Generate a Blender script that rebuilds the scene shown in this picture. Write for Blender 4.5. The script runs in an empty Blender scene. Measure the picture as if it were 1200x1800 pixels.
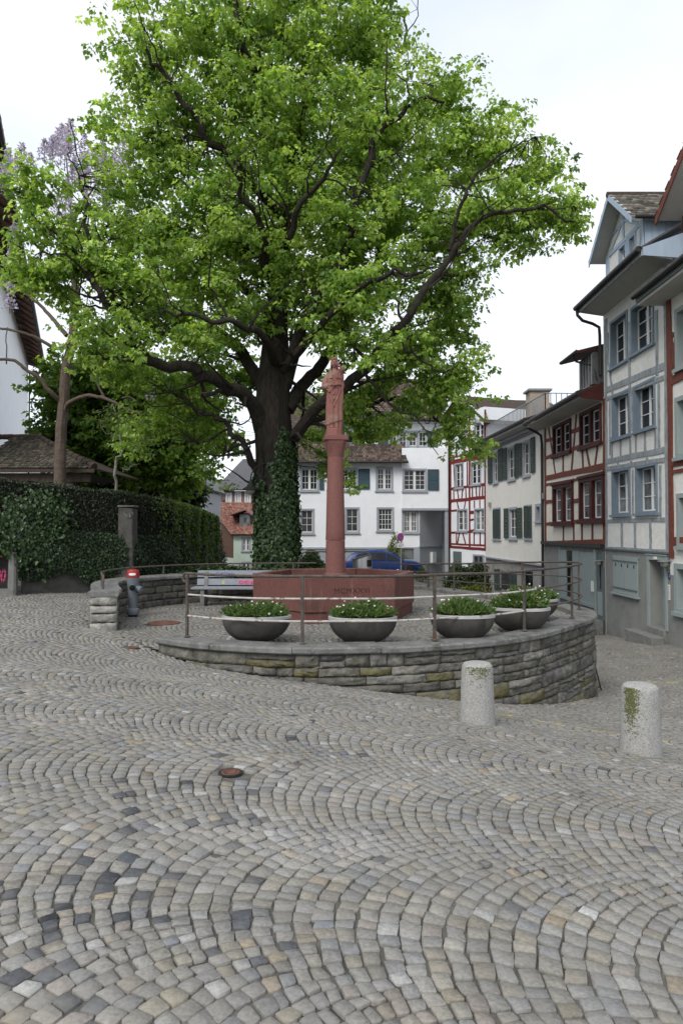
import bpy, bmesh, math, random
import numpy as np
from mathutils import Vector, Matrix
R = math.radians
rng = np.random.default_rng(7)
random.seed(7)
scene = bpy.context.scene
COL = scene.collection

# ---------------------------------------------------------------- camera, sky, sun, exposure
HC = 1.6
PITCH = math.atan(31.4 / 1200)
cam_d = bpy.data.cameras.new('camera')
cam = bpy.data.objects.new('camera', cam_d)
COL.objects.link(cam)
cam.location = (0, 0, HC)
cam.rotation_euler = (R(90) + PITCH, 0, 0)
cam_d.sensor_fit = 'VERTICAL'
cam_d.sensor_height = 36
cam_d.lens = 24
cam_d.clip_end = 2000
cam_d.clip_start = 0.05
scene.camera = cam

world = bpy.data.worlds.new('World')
scene.world = world
world.use_nodes = True
wn = world.node_tree.nodes
wl = world.node_tree.links
wn.clear()
SUN_EL, SUN_AZ = R(46), R(212)
w_out = wn.new('ShaderNodeOutputWorld')
sky = wn.new('ShaderNodeTexSky')
sky.sky_type = 'NISHITA'
sky.sun_disc = False
sky.sun_elevation = SUN_EL
sky.sun_rotation = SUN_AZ
bg1 = wn.new('ShaderNodeBackground'); bg1.inputs['Strength'].default_value = 0.05
wl.new(sky.outputs[0], bg1.inputs['Color'])
# a closed, bright layer of cloud over the blue
tc = wn.new('ShaderNodeTexCoord')
mp = wn.new('ShaderNodeMapping'); mp.inputs['Scale'].default_value = (1.0, 1.0, 2.2)
nz = wn.new('ShaderNodeTexNoise'); nz.inputs['Scale'].default_value = 1.6; nz.inputs['Detail'].default_value = 5
cr = wn.new('ShaderNodeValToRGB')
cr.color_ramp.elements[0].position = 0.3; cr.color_ramp.elements[0].color = (0.64, 0.71, 0.82, 1)
cr.color_ramp.elements[1].position = 0.62; cr.color_ramp.elements[1].color = (0.97, 0.975, 0.98, 1)
bg2 = wn.new('ShaderNodeBackground'); bg2.inputs['Strength'].default_value = 0.86
wl.new(tc.outputs['Generated'], mp.inputs['Vector']); wl.new(mp.outputs[0], nz.inputs['Vector'])
wl.new(nz.outputs['Fac'], cr.inputs[0]); wl.new(cr.outputs[0], bg2.inputs['Color'])
ad = wn.new('ShaderNodeAddShader')
wl.new(bg1.outputs[0], ad.inputs[0]); wl.new(bg2.outputs[0], ad.inputs[1])
wl.new(ad.outputs[0], w_out.inputs['Surface'])

sun_d = bpy.data.lights.new('sun', 'SUN')
sun_d.energy = 1.8
sun_d.angle = R(25)
sun_d.color = (1.0, 0.97, 0.92)
sun = bpy.data.objects.new('sun', sun_d)
COL.objects.link(sun)
# sun_rotation is measured clockwise from +Y; the lamp points from the sun to the ground
_sd = Vector((math.sin(SUN_AZ) * math.cos(SUN_EL), math.cos(SUN_AZ) * math.cos(SUN_EL), math.sin(SUN_EL)))
sun.rotation_euler = (-_sd).to_track_quat('-Z', 'Y').to_euler()
sun.location = (0, -10, 40)
scene.view_settings.view_transform = 'Standard'
scene.view_settings.look = 'None'
scene.view_settings.exposure = 0.25
scene.view_settings.gamma = 1.0
scene.view_settings.use_curve_mapping = False
scene.render.engine = 'CYCLES'
scene.cycles.max_bounces = 5
scene.cycles.diffuse_bounces = 3
scene.cycles.glossy_bounces = 2
scene.cycles.transmission_bounces = 3
scene.cycles.transparent_max_bounces = 4
scene.cycles.caustics_reflective = False
scene.cycles.caustics_refractive = False

# ---------------------------------------------------------------- helpers
_ct, _st = math.cos(PITCH), math.sin(PITCH)
def ray(px, py):
    x = (px - 600) / 1200.0; y = (900 - py) / 1200.0
    return Vector((x, _ct - y * _st, _st + y * _ct))
def at(px, py, Y):
    d = ray(px, py); t = Y / d.y
    return Vector((d.x * t, Y, HC + d.z * t))

WO = {}                                    # world origin of every thing and part
def worigin(o):
    return Vector(WO.get(o.name, (0, 0, 0)))
def tag(o, label=None, cat=None, group=None, kind=None):
    if label: o['label'] = label
    if cat: o['category'] = cat
    if group: o['group'] = group
    if kind: o['kind'] = kind
    return o
def thing(name, label, cat, loc=(0, 0, 0), group=None):
    o = bpy.data.objects.new(name, None)
    COL.objects.link(o)
    o.empty_display_size = 0.2
    o.location = loc
    WO[o.name] = Vector(loc)
    return tag(o, label, cat, group)
def link(name, me, parent=None, loc=None):
    o = bpy.data.objects.new(name, me)
    COL.objects.link(o)
    if parent is not None:
        o.parent = parent
        WO[o.name] = worigin(parent) if loc is None else Vector(loc)
        if loc is not None: o.location = Vector(loc) - worigin(parent)
    elif loc is not None:
        o.location = loc; WO[o.name] = Vector(loc)
    return o
def copy_tree(o, parent=None, loc=None):
    c = o.copy(); COL.objects.link(c)
    if parent is not None: c.parent = parent
    if loc is not None: c.location = loc
    for ch in list(o.children): copy_tree(ch, c)
    return c

class MB:
    """collects vertices and faces of ONE object, given in world coordinates"""
    def __init__(s): s.v = []; s.f = []; s.m = []; s.mi = 0
    def add(s, vs, fs):
        b = len(s.v); s.v.extend([tuple(p) for p in vs])
        for f in fs: s.f.append(tuple(b + i for i in f)); s.m.append(s.mi)
        return s
    def quad(s, a, b, c, d): return s.add([a, b, c, d], [(0, 1, 2, 3)])
    def poly(s, pts): return s.add(pts, [tuple(range(len(pts)))])
    def hexa(s, p):               # p: 4 bottom + 4 top corners
        return s.add(p, [(3, 2, 1, 0), (4, 5, 6, 7), (0, 1, 5, 4), (1, 2, 6, 5), (2, 3, 7, 6), (3, 0, 4, 7)])
    def box(s, x0, x1, y0, y1, z0, z1):
        return s.hexa([(x0, y0, z0), (x1, y0, z0), (x1, y1, z0), (x0, y1, z0), (x0, y0, z1), (x1, y0, z1), (x1, y1, z1), (x0, y1, z1)])
    def obox(s, c, ux, uy, uz, hx, hy, hz):
        c = Vector(c); ux = Vector(ux) * hx; uy = Vector(uy) * hy; uz = Vector(uz) * hz
        return s.hexa([c - ux - uy - uz, c + ux - uy - uz, c + ux + uy - uz, c - ux + uy - uz, c - ux - uy + uz, c + ux - uy + uz, c + ux + uy + uz, c - ux + uy + uz])
    def prism(s, pts, d):         # closed outline pts pushed along d
        n = len(pts); d = Vector(d); top = [Vector(p) + d for p in pts]
        s.add(list(pts) + top, [tuple(reversed(range(n))), tuple(range(n, 2 * n))] + [(i, (i + 1) % n, n + (i + 1) % n, n + i) for i in range(n)])
        return s
    def tube(s, pts, rad, n=8, cap=True):
        pts = [Vector(p) for p in pts]
        if not hasattr(rad, '__len__'): rad = [rad] * len(pts)
        rings = []; prev = None
        for i, p in enumerate(pts):
            t = (pts[min(i + 1, len(pts) - 1)] - pts[max(i - 1, 0)])
            if t.length < 1e-9: t = Vector((0, 0, 1))
            t.normalize()
            if prev is None:
                a = Vector((0, 0, 1)) if abs(t.z) < 0.9 else Vector((1, 0, 0))
                x = t.cross(a).normalized()
            else:
                x = prev - t * prev.dot(t)
                x = x.normalized() if x.length > 1e-6 else t.orthogonal().normalized()
            prev = x; y = t.cross(x)
            rings.append([p + (x * math.cos(2 * math.pi * k / n) + y * math.sin(2 * math.pi * k / n)) * rad[i] for k in range(n)])
        vs = [v for r in rings for v in r]
        fs = [(i * n + k, i * n + (k + 1) % n, (i + 1) * n + (k + 1) % n, (i + 1) * n + k) for i in range(len(pts) - 1) for k in range(n)]
        if cap: fs += [tuple(reversed(range(n))), tuple((len(pts) - 1) * n + k for k in range(n))]
        return s.add(vs, fs)
    def lathe(s, c, prof, n=24, axis=None, cap=True):
        """prof: list of (radius, height) along axis from c"""
        c = Vector(c); ax = Vector(axis or (0, 0, 1)).normalized()
        x = ax.orthogonal().normalized() if abs(ax.z) < 0.99 else Vector((1, 0, 0)); y = ax.cross(x)
        vs = [c + ax * h + (x * math.cos(2 * math.pi * k / n) + y * math.sin(2 * math.pi * k / n)) * r for r, h in prof for k in range(n)]
        m = len(prof)
        fs = [(i * n + k, i * n + (k + 1) % n, (i + 1) * n + (k + 1) % n, (i + 1) * n + k) for i in range(m - 1) for k in range(n)]
        if cap: fs += [tuple(reversed(range(n))), tuple((m - 1) * n + k for k in range(n))]
        return s.add(vs, fs)
    def build(s, name, mat, parent=None, smooth=False, bevel=0, loc=None, kind=None):
        o0 = worigin(parent) if parent is not None else Vector((0, 0, 0))
        if loc is not None: o0 = Vector(loc)
        me = bpy.data.meshes.new(name)
        me.from_pydata([(p[0] - o0.x, p[1] - o0.y, p[2] - o0.z) for p in s.v], [], s.f)
        for m_ in (mat if isinstance(mat, (list, tuple)) else [mat]): me.materials.append(m_)
        if any(s.m): me.polygons.foreach_set('material_index', s.m)
        if smooth: me.polygons.foreach_set('use_smooth', [True] * len(me.polygons))
        if bevel:
            bm = bmesh.new(); bm.from_mesh(me)
            bmesh.ops.remove_doubles(bm, verts=bm.verts, dist=1e-5)
            bmesh.ops.bevel(bm, geom=[e for e in bm.edges if e.is_manifold and e.calc_face_angle(0) > 0.5], offset=bevel, segments=1, affect='EDGES', profile=0.7, clamp_overlap=True)
            bm.to_mesh(me); bm.free()
        me.update()
        o = link(name, me, parent, loc)
        if smooth and not bevel:
            try: me.set_sharp_from_angle(angle=R(40))
            except Exception: pass
        if kind: o['kind'] = kind
        return o

def np_mesh(name, verts, loops, totals, mat, smooth=False, col=None):
    """a mesh from numpy arrays; loops flat, totals = corners per face"""
    me = bpy.data.meshes.new(name)
    verts = np.asarray(verts, np.float32); loops = np.asarray(loops, np.int32); totals = np.asarray(totals, np.int32)
    me.vertices.add(len(verts)); me.vertices.foreach_set('co', verts.ravel())
    me.loops.add(len(loops)); me.loops.foreach_set('vertex_index', loops)
    me.polygons.add(len(totals))
    st = np.zeros(len(totals), np.int32); st[1:] = np.cumsum(totals)[:-1]
    me.polygons.foreach_set('loop_start', st)
    if smooth: me.polygons.foreach_set('use_smooth', np.ones(len(totals), bool))
    if col is not None:
        a = me.attributes.new('tint', 'FLOAT_COLOR', 'POINT')
        c4 = np.ones((len(verts), 4), np.float32); c4[:, :3] = col
        a.data.foreach_set('color', c4.ravel())
    for m_ in (mat if isinstance(mat, (list, tuple)) else [mat]): me.materials.append(m_)
    me.update(calc_edges=True)
    me.validate()
    return me

def text_mesh(name, s, size, origin, ux, uy, m, parent, depth=.002, align='CENTER', shear=0):
    cu = bpy.data.curves.new('txt', 'FONT'); cu.body = s; cu.size = size; cu.align_x = align; cu.extrude = depth; cu.space_character = 1.12; cu.shear = shear; cu.resolution_u = 3
    to = bpy.data.objects.new('txt', cu); COL.objects.link(to); dg = bpy.context.evaluated_depsgraph_get()
    me = bpy.data.meshes.new_from_object(to.evaluated_get(dg)); COL.objects.unlink(to); bpy.data.objects.remove(to); bpy.data.curves.remove(cu)
    ux = Vector(ux).normalized(); uy = Vector(uy).normalized(); uz = ux.cross(uy)
    mw = Matrix((ux, uy, uz)).transposed().to_4x4(); mw.translation = Vector(origin) - (worigin(parent) if parent else Vector())
    me.transform(mw); me.materials.clear(); me.materials.append(m); me.name = name
    return link(name, me, parent)

def unit(a): return a / (np.linalg.norm(a, axis=-1, keepdims=True) + 1e-9)
# ---------------------------------------------------------------- materials
def _nt(name):
    m = bpy.data.materials.new(name); m.use_nodes = True
    nt = m.node_tree; b = nt.nodes['Principled BSDF']
    return m, nt, b
def mat(name, c1, c2=None, scale=6.0, rough=0.7, bump=0.0, bscale=None, stretch=(1, 1, 1), metal=0.0, spots=None, spec=0.18, detail=6.0, c3=None, s3=1.2, contrast=(0.35, 0.65), streak=None):
    """colour from two tones by noise in world space, optional large soft stains (c3), small spots and fine relief"""
    m, nt, b = _nt(name); N = nt.nodes; L = nt.links
    b.inputs['Roughness'].default_value = rough; b.inputs['Metallic'].default_value = metal
    b.inputs['Specular IOR Level'].default_value = spec
    g = N.new('ShaderNodeNewGeometry'); mp = N.new('ShaderNodeMapping'); mp.inputs['Scale'].default_value = stretch
    L.new(g.outputs['Position'], mp.inputs['Vector'])
    def noise(sc, det=detail, src=mp):
        n = N.new('ShaderNodeTexNoise'); n.inputs['Scale'].default_value = sc; n.inputs['Detail'].default_value = det; n.inputs['Roughness'].default_value = 0.6
        L.new(src.outputs[0], n.inputs['Vector']); return n
    def ramp(n, p0, p1, ca=(0, 0, 0), cb=(1, 1, 1)):
        r = N.new('ShaderNodeValToRGB'); r.color_ramp.elements[0].position = p0; r.color_ramp.elements[1].position = p1
        r.color_ramp.elements[0].color = (*ca, 1); r.color_ramp.elements[1].color = (*cb, 1)
        L.new(n.outputs['Fac'], r.inputs[0]); return r
    def mix(fac, a, bcol):
        x = N.new('ShaderNodeMix'); x.data_type = 'RGBA'
        L.new(fac, x.inputs[0])
        if isinstance(a, tuple): x.inputs[6].default_value = (*a, 1)
        else: L.new(a, x.inputs[6])
        if isinstance(bcol, tuple): x.inputs[7].default_value = (*bcol, 1)
        else: L.new(bcol, x.inputs[7])
        return x.outputs[2]
    if c2 is None: c2 = tuple(v * 0.85 for v in c1)
    col = ramp(noise(scale), contrast[0], contrast[1], c1, c2).outputs[0]
    if c3 is not None:
        f = ramp(noise(s3, 8.0), 0.52, 0.68); col = mix(f.outputs[0], col, c3)
    if streak is not None:             # dirt run down the face: (colour, amount threshold)
        mp2 = N.new('ShaderNodeMapping'); mp2.inputs['Scale'].default_value = (1, 1, 0.12); L.new(g.outputs['Position'], mp2.inputs['Vector'])
        f = ramp(noise(5.0, 5.0, mp2), streak[1], streak[1] + 0.22); col = mix(f.outputs[0], col, streak[0])
    if spots is not None:              # (colour, scale, threshold)
        f = ramp(noise(spots[1], 2.0), spots[2], spots[2] + 0.05); col = mix(f.outputs[0], col, spots[0])
    L.new(col, b.inputs['Base Color'])
    if bump:
        n = noise(bscale or scale * 3); bp = N.new('ShaderNodeBump'); bp.inputs['Strength'].default_value = 1.0; bp.inputs['Distance'].default_value = bump
        L.new(n.outputs['Fac'], bp.inputs['Height']); L.new(bp.outputs[0], b.inputs['Normal'])
    return m
def mat_tint(name, rough=0.75, bump=0.002, bscale=60, spec=0.35, vscale=30, vamt=0.35, dust=None):
    """colour from the per-piece attribute 'tint', broken up by grain"""
    m, nt, b = _nt(name); N = nt.nodes; L = nt.links
    b.inputs['Roughness'].default_value = rough; b.inputs['Specular IOR Level'].default_value = spec
    a = N.new('ShaderNodeAttribute'); a.attribute_name = 'tint'
    g = N.new('ShaderNodeNewGeometry')
    n = N.new('ShaderNodeTexNoise'); n.inputs['Scale'].default_value = vscale; n.inputs['Detail'].default_value = 8; n.inputs['Roughness'].default_value = 0.7
    L.new(g.outputs['Position'], n.inputs['Vector'])
    n2 = N.new('ShaderNodeTexNoise'); n2.inputs['Scale'].default_value = 1.1; n2.inputs['Detail'].default_value = 4
    L.new(g.outputs['Position'], n2.inputs['Vector'])
    mr = N.new('ShaderNodeMapRange'); mr.inputs['From Min'].default_value = 0.25; mr.inputs['From Max'].default_value = 0.75
    mr.inputs['To Min'].default_value = 1 - vamt; mr.inputs['To Max'].default_value = 1 + vamt
    L.new(n.outputs['Fac'], mr.inputs['Value'])
    mr2 = N.new('ShaderNodeMapRange'); mr2.inputs['From Min'].default_value = 0.3; mr2.inputs['From Max'].default_value = 0.7
    mr2.inputs['To Min'].default_value = 0.85; mr2.inputs['To Max'].default_value = 1.15
    L.new(n2.outputs['Fac'], mr2.inputs['Value'])
    mm = N.new('ShaderNodeMath'); mm.operation = 'MULTIPLY'; L.new(mr.outputs[0], mm.inputs[0]); L.new(mr2.outputs[0], mm.inputs[1])
    vm = N.new('ShaderNodeVectorMath'); vm.operation = 'SCALE'; L.new(a.outputs['Color'], vm.inputs[0]); L.new(mm.outputs[0], vm.inputs['Scale'])
    colr = vm.outputs[0]
    if dust is not None:                                    # grey dust trodden into the surface, in drifting patches and fine specks
        nd = N.new('ShaderNodeTexNoise'); nd.inputs['Scale'].default_value = 1.6; nd.inputs['Detail'].default_value = 9; nd.inputs['Roughness'].default_value = 0.72
        L.new(g.outputs['Position'], nd.inputs['Vector'])
        rd = N.new('ShaderNodeValToRGB'); rd.color_ramp.elements[0].position = .42; rd.color_ramp.elements[1].position = .72
        rd.color_ramp.elements[0].color = (0, 0, 0, 1); rd.color_ramp.elements[1].color = (.75, .75, .75, 1)
        L.new(nd.outputs['Fac'], rd.inputs[0])
        mx = N.new('ShaderNodeMix'); mx.data_type = 'RGBA'; L.new(rd.outputs[0], mx.inputs[0]); L.new(colr, mx.inputs[6]); mx.inputs[7].default_value = (*dust, 1); colr = mx.outputs[2]
    L.new(colr, b.inputs['Base Color'])
    n3 = N.new('ShaderNodeTexNoise'); n3.inputs['Scale'].default_value = bscale; n3.inputs['Detail'].default_value = 5
    L.new(g.outputs['Position'], n3.inputs['Vector'])
    bp = N.new('ShaderNodeBump'); bp.inputs['Distance'].default_value = bump; L.new(n3.outputs['Fac'], bp.inputs['Height']); L.new(bp.outputs[0], b.inputs['Normal'])
    return m
def mat_leaf(name, trans=0.35, rough=0.5, spec=0.3):
    m, nt, b = _nt(name); N = nt.nodes; L = nt.links
    a = N.new('ShaderNodeAttribute'); a.attribute_name = 'tint'
    b.inputs['Roughness'].default_value = rough; b.inputs['Specular IOR Level'].default_value = spec
    L.new(a.outputs['Color'], b.inputs['Base Color'])
    out = N['Material Output']
    if trans:
        t = N.new('ShaderNodeBsdfTranslucent')
        vm = N.new('ShaderNodeVectorMath'); vm.operation = 'MULTIPLY'; vm.inputs[1].default_value = (1.6, 1.55, 0.75)
        L.new(a.outputs['Color'], vm.inputs[0]); L.new(vm.outputs[0], t.inputs['Color'])
        mx = N.new('ShaderNodeMixShader'); mx.inputs[0].default_value = trans
        L.new(b.outputs[0], mx.inputs[1]); L.new(t.outputs[0], mx.inputs[2]); L.new(mx.outputs[0], out.inputs['Surface'])
    return m
def mat_glass(name, tint=(0.010, 0.011, 0.013), c2=None, rough=0.06):
    """window pane seen from outside: dark room behind, sky mirrored on it"""
    m, nt, b = _nt(name); N = nt.nodes; L = nt.links
    g = N.new('ShaderNodeNewGeometry'); n = N.new('ShaderNodeTexNoise'); n.inputs['Scale'].default_value = 1.7; n.inputs['Detail'].default_value = 2
    L.new(g.outputs['Position'], n.inputs['Vector'])
    r = N.new('ShaderNodeValToRGB'); r.color_ramp.elements[0].position = .35; r.color_ramp.elements[1].position = .65
    r.color_ramp.elements[0].color = (*tint, 1); r.color_ramp.elements[1].color = (*(c2 or tuple(v * 3 for v in tint)), 1)
    L.new(n.outputs['Fac'], r.inputs[0]); L.new(r.outputs[0], b.inputs['Base Color'])
    b.inputs['Roughness'].default_value = rough; b.inputs['Specular IOR Level'].default_value = 0.34
    bp = N.new('ShaderNodeBump'); bp.inputs['Distance'].default_value = 0.004
    L.new(n.outputs['Fac'], bp.inputs['Height']); L.new(bp.outputs[0], b.inputs['Normal'])
    return m

M = {}
M['joint'] = mat('paving_joint_sand', (0.055, 0.052, 0.044), (0.145, 0.137, 0.12), 5, 0.95, 0.006, 60, c3=(0.21, 0.20, 0.178), s3=1.7)
M['cobble'] = mat_tint('cobble_stone', 0.78, 0.004, 48, 0.3, 55, 0.42, dust=(.24, .226, .202))
M['wallstone'] = mat_tint('sandstone_block', 0.9, 0.03, 14, 0.2, 9, 0.62)
M['mortar'] = mat('wall_mortar', (0.10, 0.095, 0.085), (0.06, 0.058, 0.05), 8, 0.95, 0.01)
M['coping'] = mat('coping_stone', (0.20, 0.197, 0.187), (0.14, 0.138, 0.13), 7, 0.88, 0.008, 34, c3=(0.085, 0.088, 0.072), s3=2.6, spots=((0.30, 0.30, 0.28), 26, 0.64))
M['red'] = mat('red_granite', (0.165, 0.07, 0.059), (0.105, 0.044, 0.037), 60, 0.65, 0.003, 90, spots=((0.22, 0.11, 0.095), 130, 0.60), c3=(0.085, 0.045, 0.036), s3=2.4, streak=((0.27, 0.16, 0.14), 0.58))
M['redcol'] = mat('red_granite_column', (0.215, 0.093, 0.08), (0.155, 0.066, 0.057), 60, 0.7, 0.003, 90, spots=((0.28, 0.14, 0.12), 130, 0.60), c3=(0.16, 0.073, 0.062), s3=2.0, streak=((0.20, 0.10, 0.085), 0.62))
M['redstat'] = mat('red_sandstone', (0.265, 0.12, 0.10), (0.20, 0.087, 0.073), 40, 0.85, 0.004, 70, c3=(0.26, 0.165, 0.125), s3=4)
M['rail'] = mat('rusty_rail', (0.062, 0.053, 0.046), (0.115, 0.10, 0.088), 14, 0.7, 0.002, 60, c3=(0.10, 0.066, 0.048), s3=6)
M['railwhite'] = mat('worn_white_rail', (0.50, 0.48, 0.45), (0.36, 0.33, 0.30), 9, 0.6, 0.002, 60, spots=((0.20, 0.14, 0.115), 10, 0.60))
M['bowl'] = mat('fibre_cement', (0.088, 0.083, 0.075), (0.062, 0.058, 0.052), 5, 0.85, 0.002, 50, streak=((0.12, 0.114, 0.104), 0.58), c3=(0.05, 0.048, 0.042), s3=2.4)
M['bowlrim'] = mat('fibre_cement_rim', (0.46, 0.45, 0.43), (0.37, 0.36, 0.345), 6, 0.85, 0.001, 50)
M['soil'] = mat('soil', (0.03, 0.024, 0.018), (0.05, 0.04, 0.03), 20, 0.95, 0.01)
M['granite'] = mat('bollard_granite', (0.40, 0.392, 0.37), (0.27, 0.262, 0.245), 55, 0.85, 0.004, 80, spots=((0.17, 0.165, 0.155), 95, 0.60), streak=((0.30, 0.29, 0.26), 0.60))
M['iron'] = mat('cast_iron', (0.19, 0.085, 0.06), (0.10, 0.06, 0.048), 30, 0.7, 0.002, 60)
M['irondark'] = mat('dark_iron', (0.02, 0.02, 0.02), (0.035, 0.033, 0.03), 10, 0.55)
M['steel'] = mat('brushed_steel', (0.52, 0.52, 0.52), (0.42, 0.42, 0.42), 40, 0.32, metal=0.9)
M['galv'] = mat('galvanised', (0.34, 0.36, 0.37), (0.26, 0.27, 0.28), 20, 0.5, metal=0.4)
M['hyd'] = mat('hydrant_grey', (0.16, 0.18, 0.195), (0.12, 0.135, 0.15), 8, 0.5, 0.001, 50)
M['hydred'] = mat('hydrant_red', (0.34, 0.028, 0.024), (0.26, 0.02, 0.02), 9, 0.45, spec=.3)
M['black'] = mat('black_rubber', (0.012, 0.012, 0.012), (0.02, 0.02, 0.02), 10, 0.6)
M['white'] = mat('white_print', (0.78, 0.78, 0.76), (0.7, 0.7, 0.68), 10, 0.5)
M['benchgrey'] = mat('painted_bench', (0.26, 0.273, 0.30), (0.215, 0.228, 0.252), 7, 0.6, 0.001)
M['concrete'] = mat('concrete', (0.22, 0.215, 0.20), (0.15, 0.148, 0.14), 5, 0.9, 0.004, 30, c3=(0.10, 0.10, 0.085))
M['darkconc'] = mat('old_garden_wall', (0.10, 0.095, 0.085), (0.065, 0.06, 0.055), 5, 0.95, 0.006, 25)
M['inkblue'] = mat('blue_marker', (0.05, 0.09, 0.36), (0.06, 0.10, 0.42), 10, 0.5)
M['inkpink'] = mat('pink_spray', (0.78, 0.10, 0.26), (0.68, 0.09, 0.22), 10, 0.5)
M['bark'] = mat('bark', (0.046, 0.038, 0.031), (0.022, 0.018, 0.015), 9, 0.95, 0.05, 10, stretch=(3, 3, 0.5), c3=(0.05, 0.052, 0.035), s3=2)
M['barkpale'] = mat('smooth_bark', (0.14, 0.105, 0.083), (0.095, 0.072, 0.058), 7, 0.9, 0.006, 30, stretch=(1, 1, 2.2))
M['barkbirch'] = mat('pale_bark', (0.30, 0.28, 0.25), (0.18, 0.165, 0.145), 8, 0.9)
M['leaf'] = mat_leaf('linden_leaf', 0.5, 0.42, 0.4)
M['leafd'] = mat_leaf('ivy_leaf', 0.15, 0.42, 0.34)
M['petal'] = mat_leaf('petals', 0.3, 0.6, 0.2)
M['plasterw'] = mat('white_render', (0.85, 0.86, 0.87), (0.80, 0.815, 0.83), 1.5, 0.9, 0.004, 18, streak=((0.66, 0.67, 0.68), 0.62))
M['plasterc'] = mat('cream_render', (0.76, 0.735, 0.67), (0.70, 0.675, 0.615), 1.8, 0.92, 0.004, 14, streak=((0.60, 0.575, 0.52), 0.62))
M['plasterpale'] = mat('white_infill', (0.78, 0.765, 0.725), (0.70, 0.685, 0.645), 5, 0.92, 0.016, 13, streak=((0.50, 0.48, 0.43), 0.64))
M['plasterred'] = mat('cream_infill', (0.74, 0.69, 0.605), (0.66, 0.615, 0.54), 3, 0.92, 0.003, 14, streak=((0.50, 0.45, 0.38), 0.64))
M['plinth'] = mat('grey_green_plinth', (0.26, 0.262, 0.248), (0.225, 0.228, 0.216), 2, 0.88, 0.004, 14, c3=(0.20, 0.20, 0.186), s3=1.6, streak=((0.19, 0.19, 0.175), 0.6))
M['greygreen'] = mat('grey_green_paint', (0.31, 0.355, 0.345), (0.275, 0.315, 0.307), 6, 0.6, 0.001, 30, stretch=(3, 3, .4))
M['greygreend'] = mat('dark_grey_green_paint', (0.135, 0.16, 0.16), (0.12, 0.14, 0.14), 6, 0.6)
M['timblue'] = mat('blue_grey_timber', (0.36, 0.39, 0.41), (0.225, 0.24, 0.25), 10, 0.8, 0.008, 22, stretch=(1, 1, .35), spots=((0.115, 0.12, 0.125), 19, 0.66))
M['blue'] = mat('blue_window_paint', (0.195, 0.245, 0.30), (0.17, 0.215, 0.265), 4, 0.6)
M['bluep'] = mat('pale_blue_boards', (0.39, 0.47, 0.565), (0.35, 0.42, 0.51), 4, 0.6, stretch=(2, 2, .4))
M['timbrown'] = mat('red_brown_timber', (0.19, 0.062, 0.042), (0.13, 0.043, 0.031), 8, 0.75, 0.004, 22)
M['ox'] = mat('ox_blood_paint', (0.072, 0.02, 0.018), (0.052, 0.015, 0.014), 4, 0.6)
M['timred'] = mat('bright_red_timber', (0.21, 0.03, 0.026), (0.155, 0.024, 0.021), 8, 0.7)
M['shutter'] = mat('dark_green_shutter', (0.055, 0.078, 0.068), (0.042, 0.06, 0.052), 6, 0.55)
M['shutterb'] = mat('petrol_shutter', (0.055, 0.095, 0.115), (0.045, 0.08, 0.10), 6, 0.55)
M['sash'] = mat('white_sash', (0.74, 0.74, 0.72), (0.68, 0.68, 0.66), 8, 0.5)
M['greyframe'] = mat('grey_casing', (0.35, 0.37, 0.40), (0.31, 0.33, 0.355), 5, 0.7)
M['stonegrey'] = mat('grey_stone_trim', (0.30, 0.305, 0.30), (0.24, 0.245, 0.24), 6, 0.85)
M['glass'] = mat_glass('dark_pane')
M['glassc'] = mat_glass('curtained_pane', (0.05, 0.053, 0.056), (0.26, 0.265, 0.27), 0.08)
M['carglass'] = mat_glass('car_glass', (.004, .005, .006), (.01, .011, .012))
M['gutter'] = mat('dark_gutter', (0.035, 0.033, 0.032), (0.05, 0.047, 0.045), 8, 0.5, metal=0.3)
M['soffit'] = mat('pale_soffit', (0.50, 0.49, 0.465), (0.45, 0.44, 0.415), 4, 0.85, stretch=(1, 1, 1))
M['tile'] = mat_tint('roof_tile', 0.85, 0.003, 40, 0.2, 12, 0.35)
M['lead'] = mat('sheet_metal_roof', (0.13, 0.13, 0.133), (0.09, 0.09, 0.095), 5, 0.5, metal=0.3)
M['mint'] = mat('mint_render', (0.56, 0.65, 0.54), (0.50, 0.59, 0.485), 2, 0.9)
M['brownboard'] = mat('brown_cladding', (0.15, 0.085, 0.058), (0.11, 0.063, 0.045), 5, 0.8, stretch=(.6, .6, 4))
M['pinkbrown'] = mat('faded_red_render', (0.25, 0.15, 0.14), (0.2, 0.12, 0.115), 4, 0.9)
M['greywall'] = mat('pale_grey_render', (0.42, 0.425, 0.44), (0.38, 0.385, 0.40), 2, 0.9)
M['chim'] = mat('chimney_render', (0.42, 0.34, 0.27), (0.34, 0.28, 0.225), 6, 0.9)
M['carblue'] = mat('blue_car_paint', (0.010, 0.034, 0.145), (0.009, 0.03, 0.13), 2, 0.3, spec=0.3)
M['signblue'] = mat('sign_blue', (0.02, 0.10, 0.42), None, 5, 0.4)
M['signred'] = mat('sign_red', (0.50, 0.04, 0.04), None, 5, 0.4)
M['enamel'] = mat('blue_enamel', (0.012, 0.02, 0.16), None, 5, 0.3)
M['water'] = mat_glass('basin_water', (0.012, 0.014, 0.012), (0.02, 0.024, 0.02), 0.04)
M['lampglass'] = mat_glass('lamp_glass', (0.20, 0.20, 0.17), (0.30, 0.29, 0.25), 0.15)
M['wood'] = mat('weathered_wood', (0.075, 0.055, 0.042), (0.05, 0.037, 0.03), 8, 0.8, stretch=(1, 1, .3))
M['stepstone'] = mat('step_stone', (0.23, 0.23, 0.215), (0.16, 0.16, 0.15), 6, 0.9, 0.003, 30)
M['roughlow'] = mat('rough_pale_render', (0.36, 0.35, 0.325), (0.27, 0.262, 0.243), 6, 0.95, 0.012, 12, c3=(0.21, 0.205, 0.19))
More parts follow.
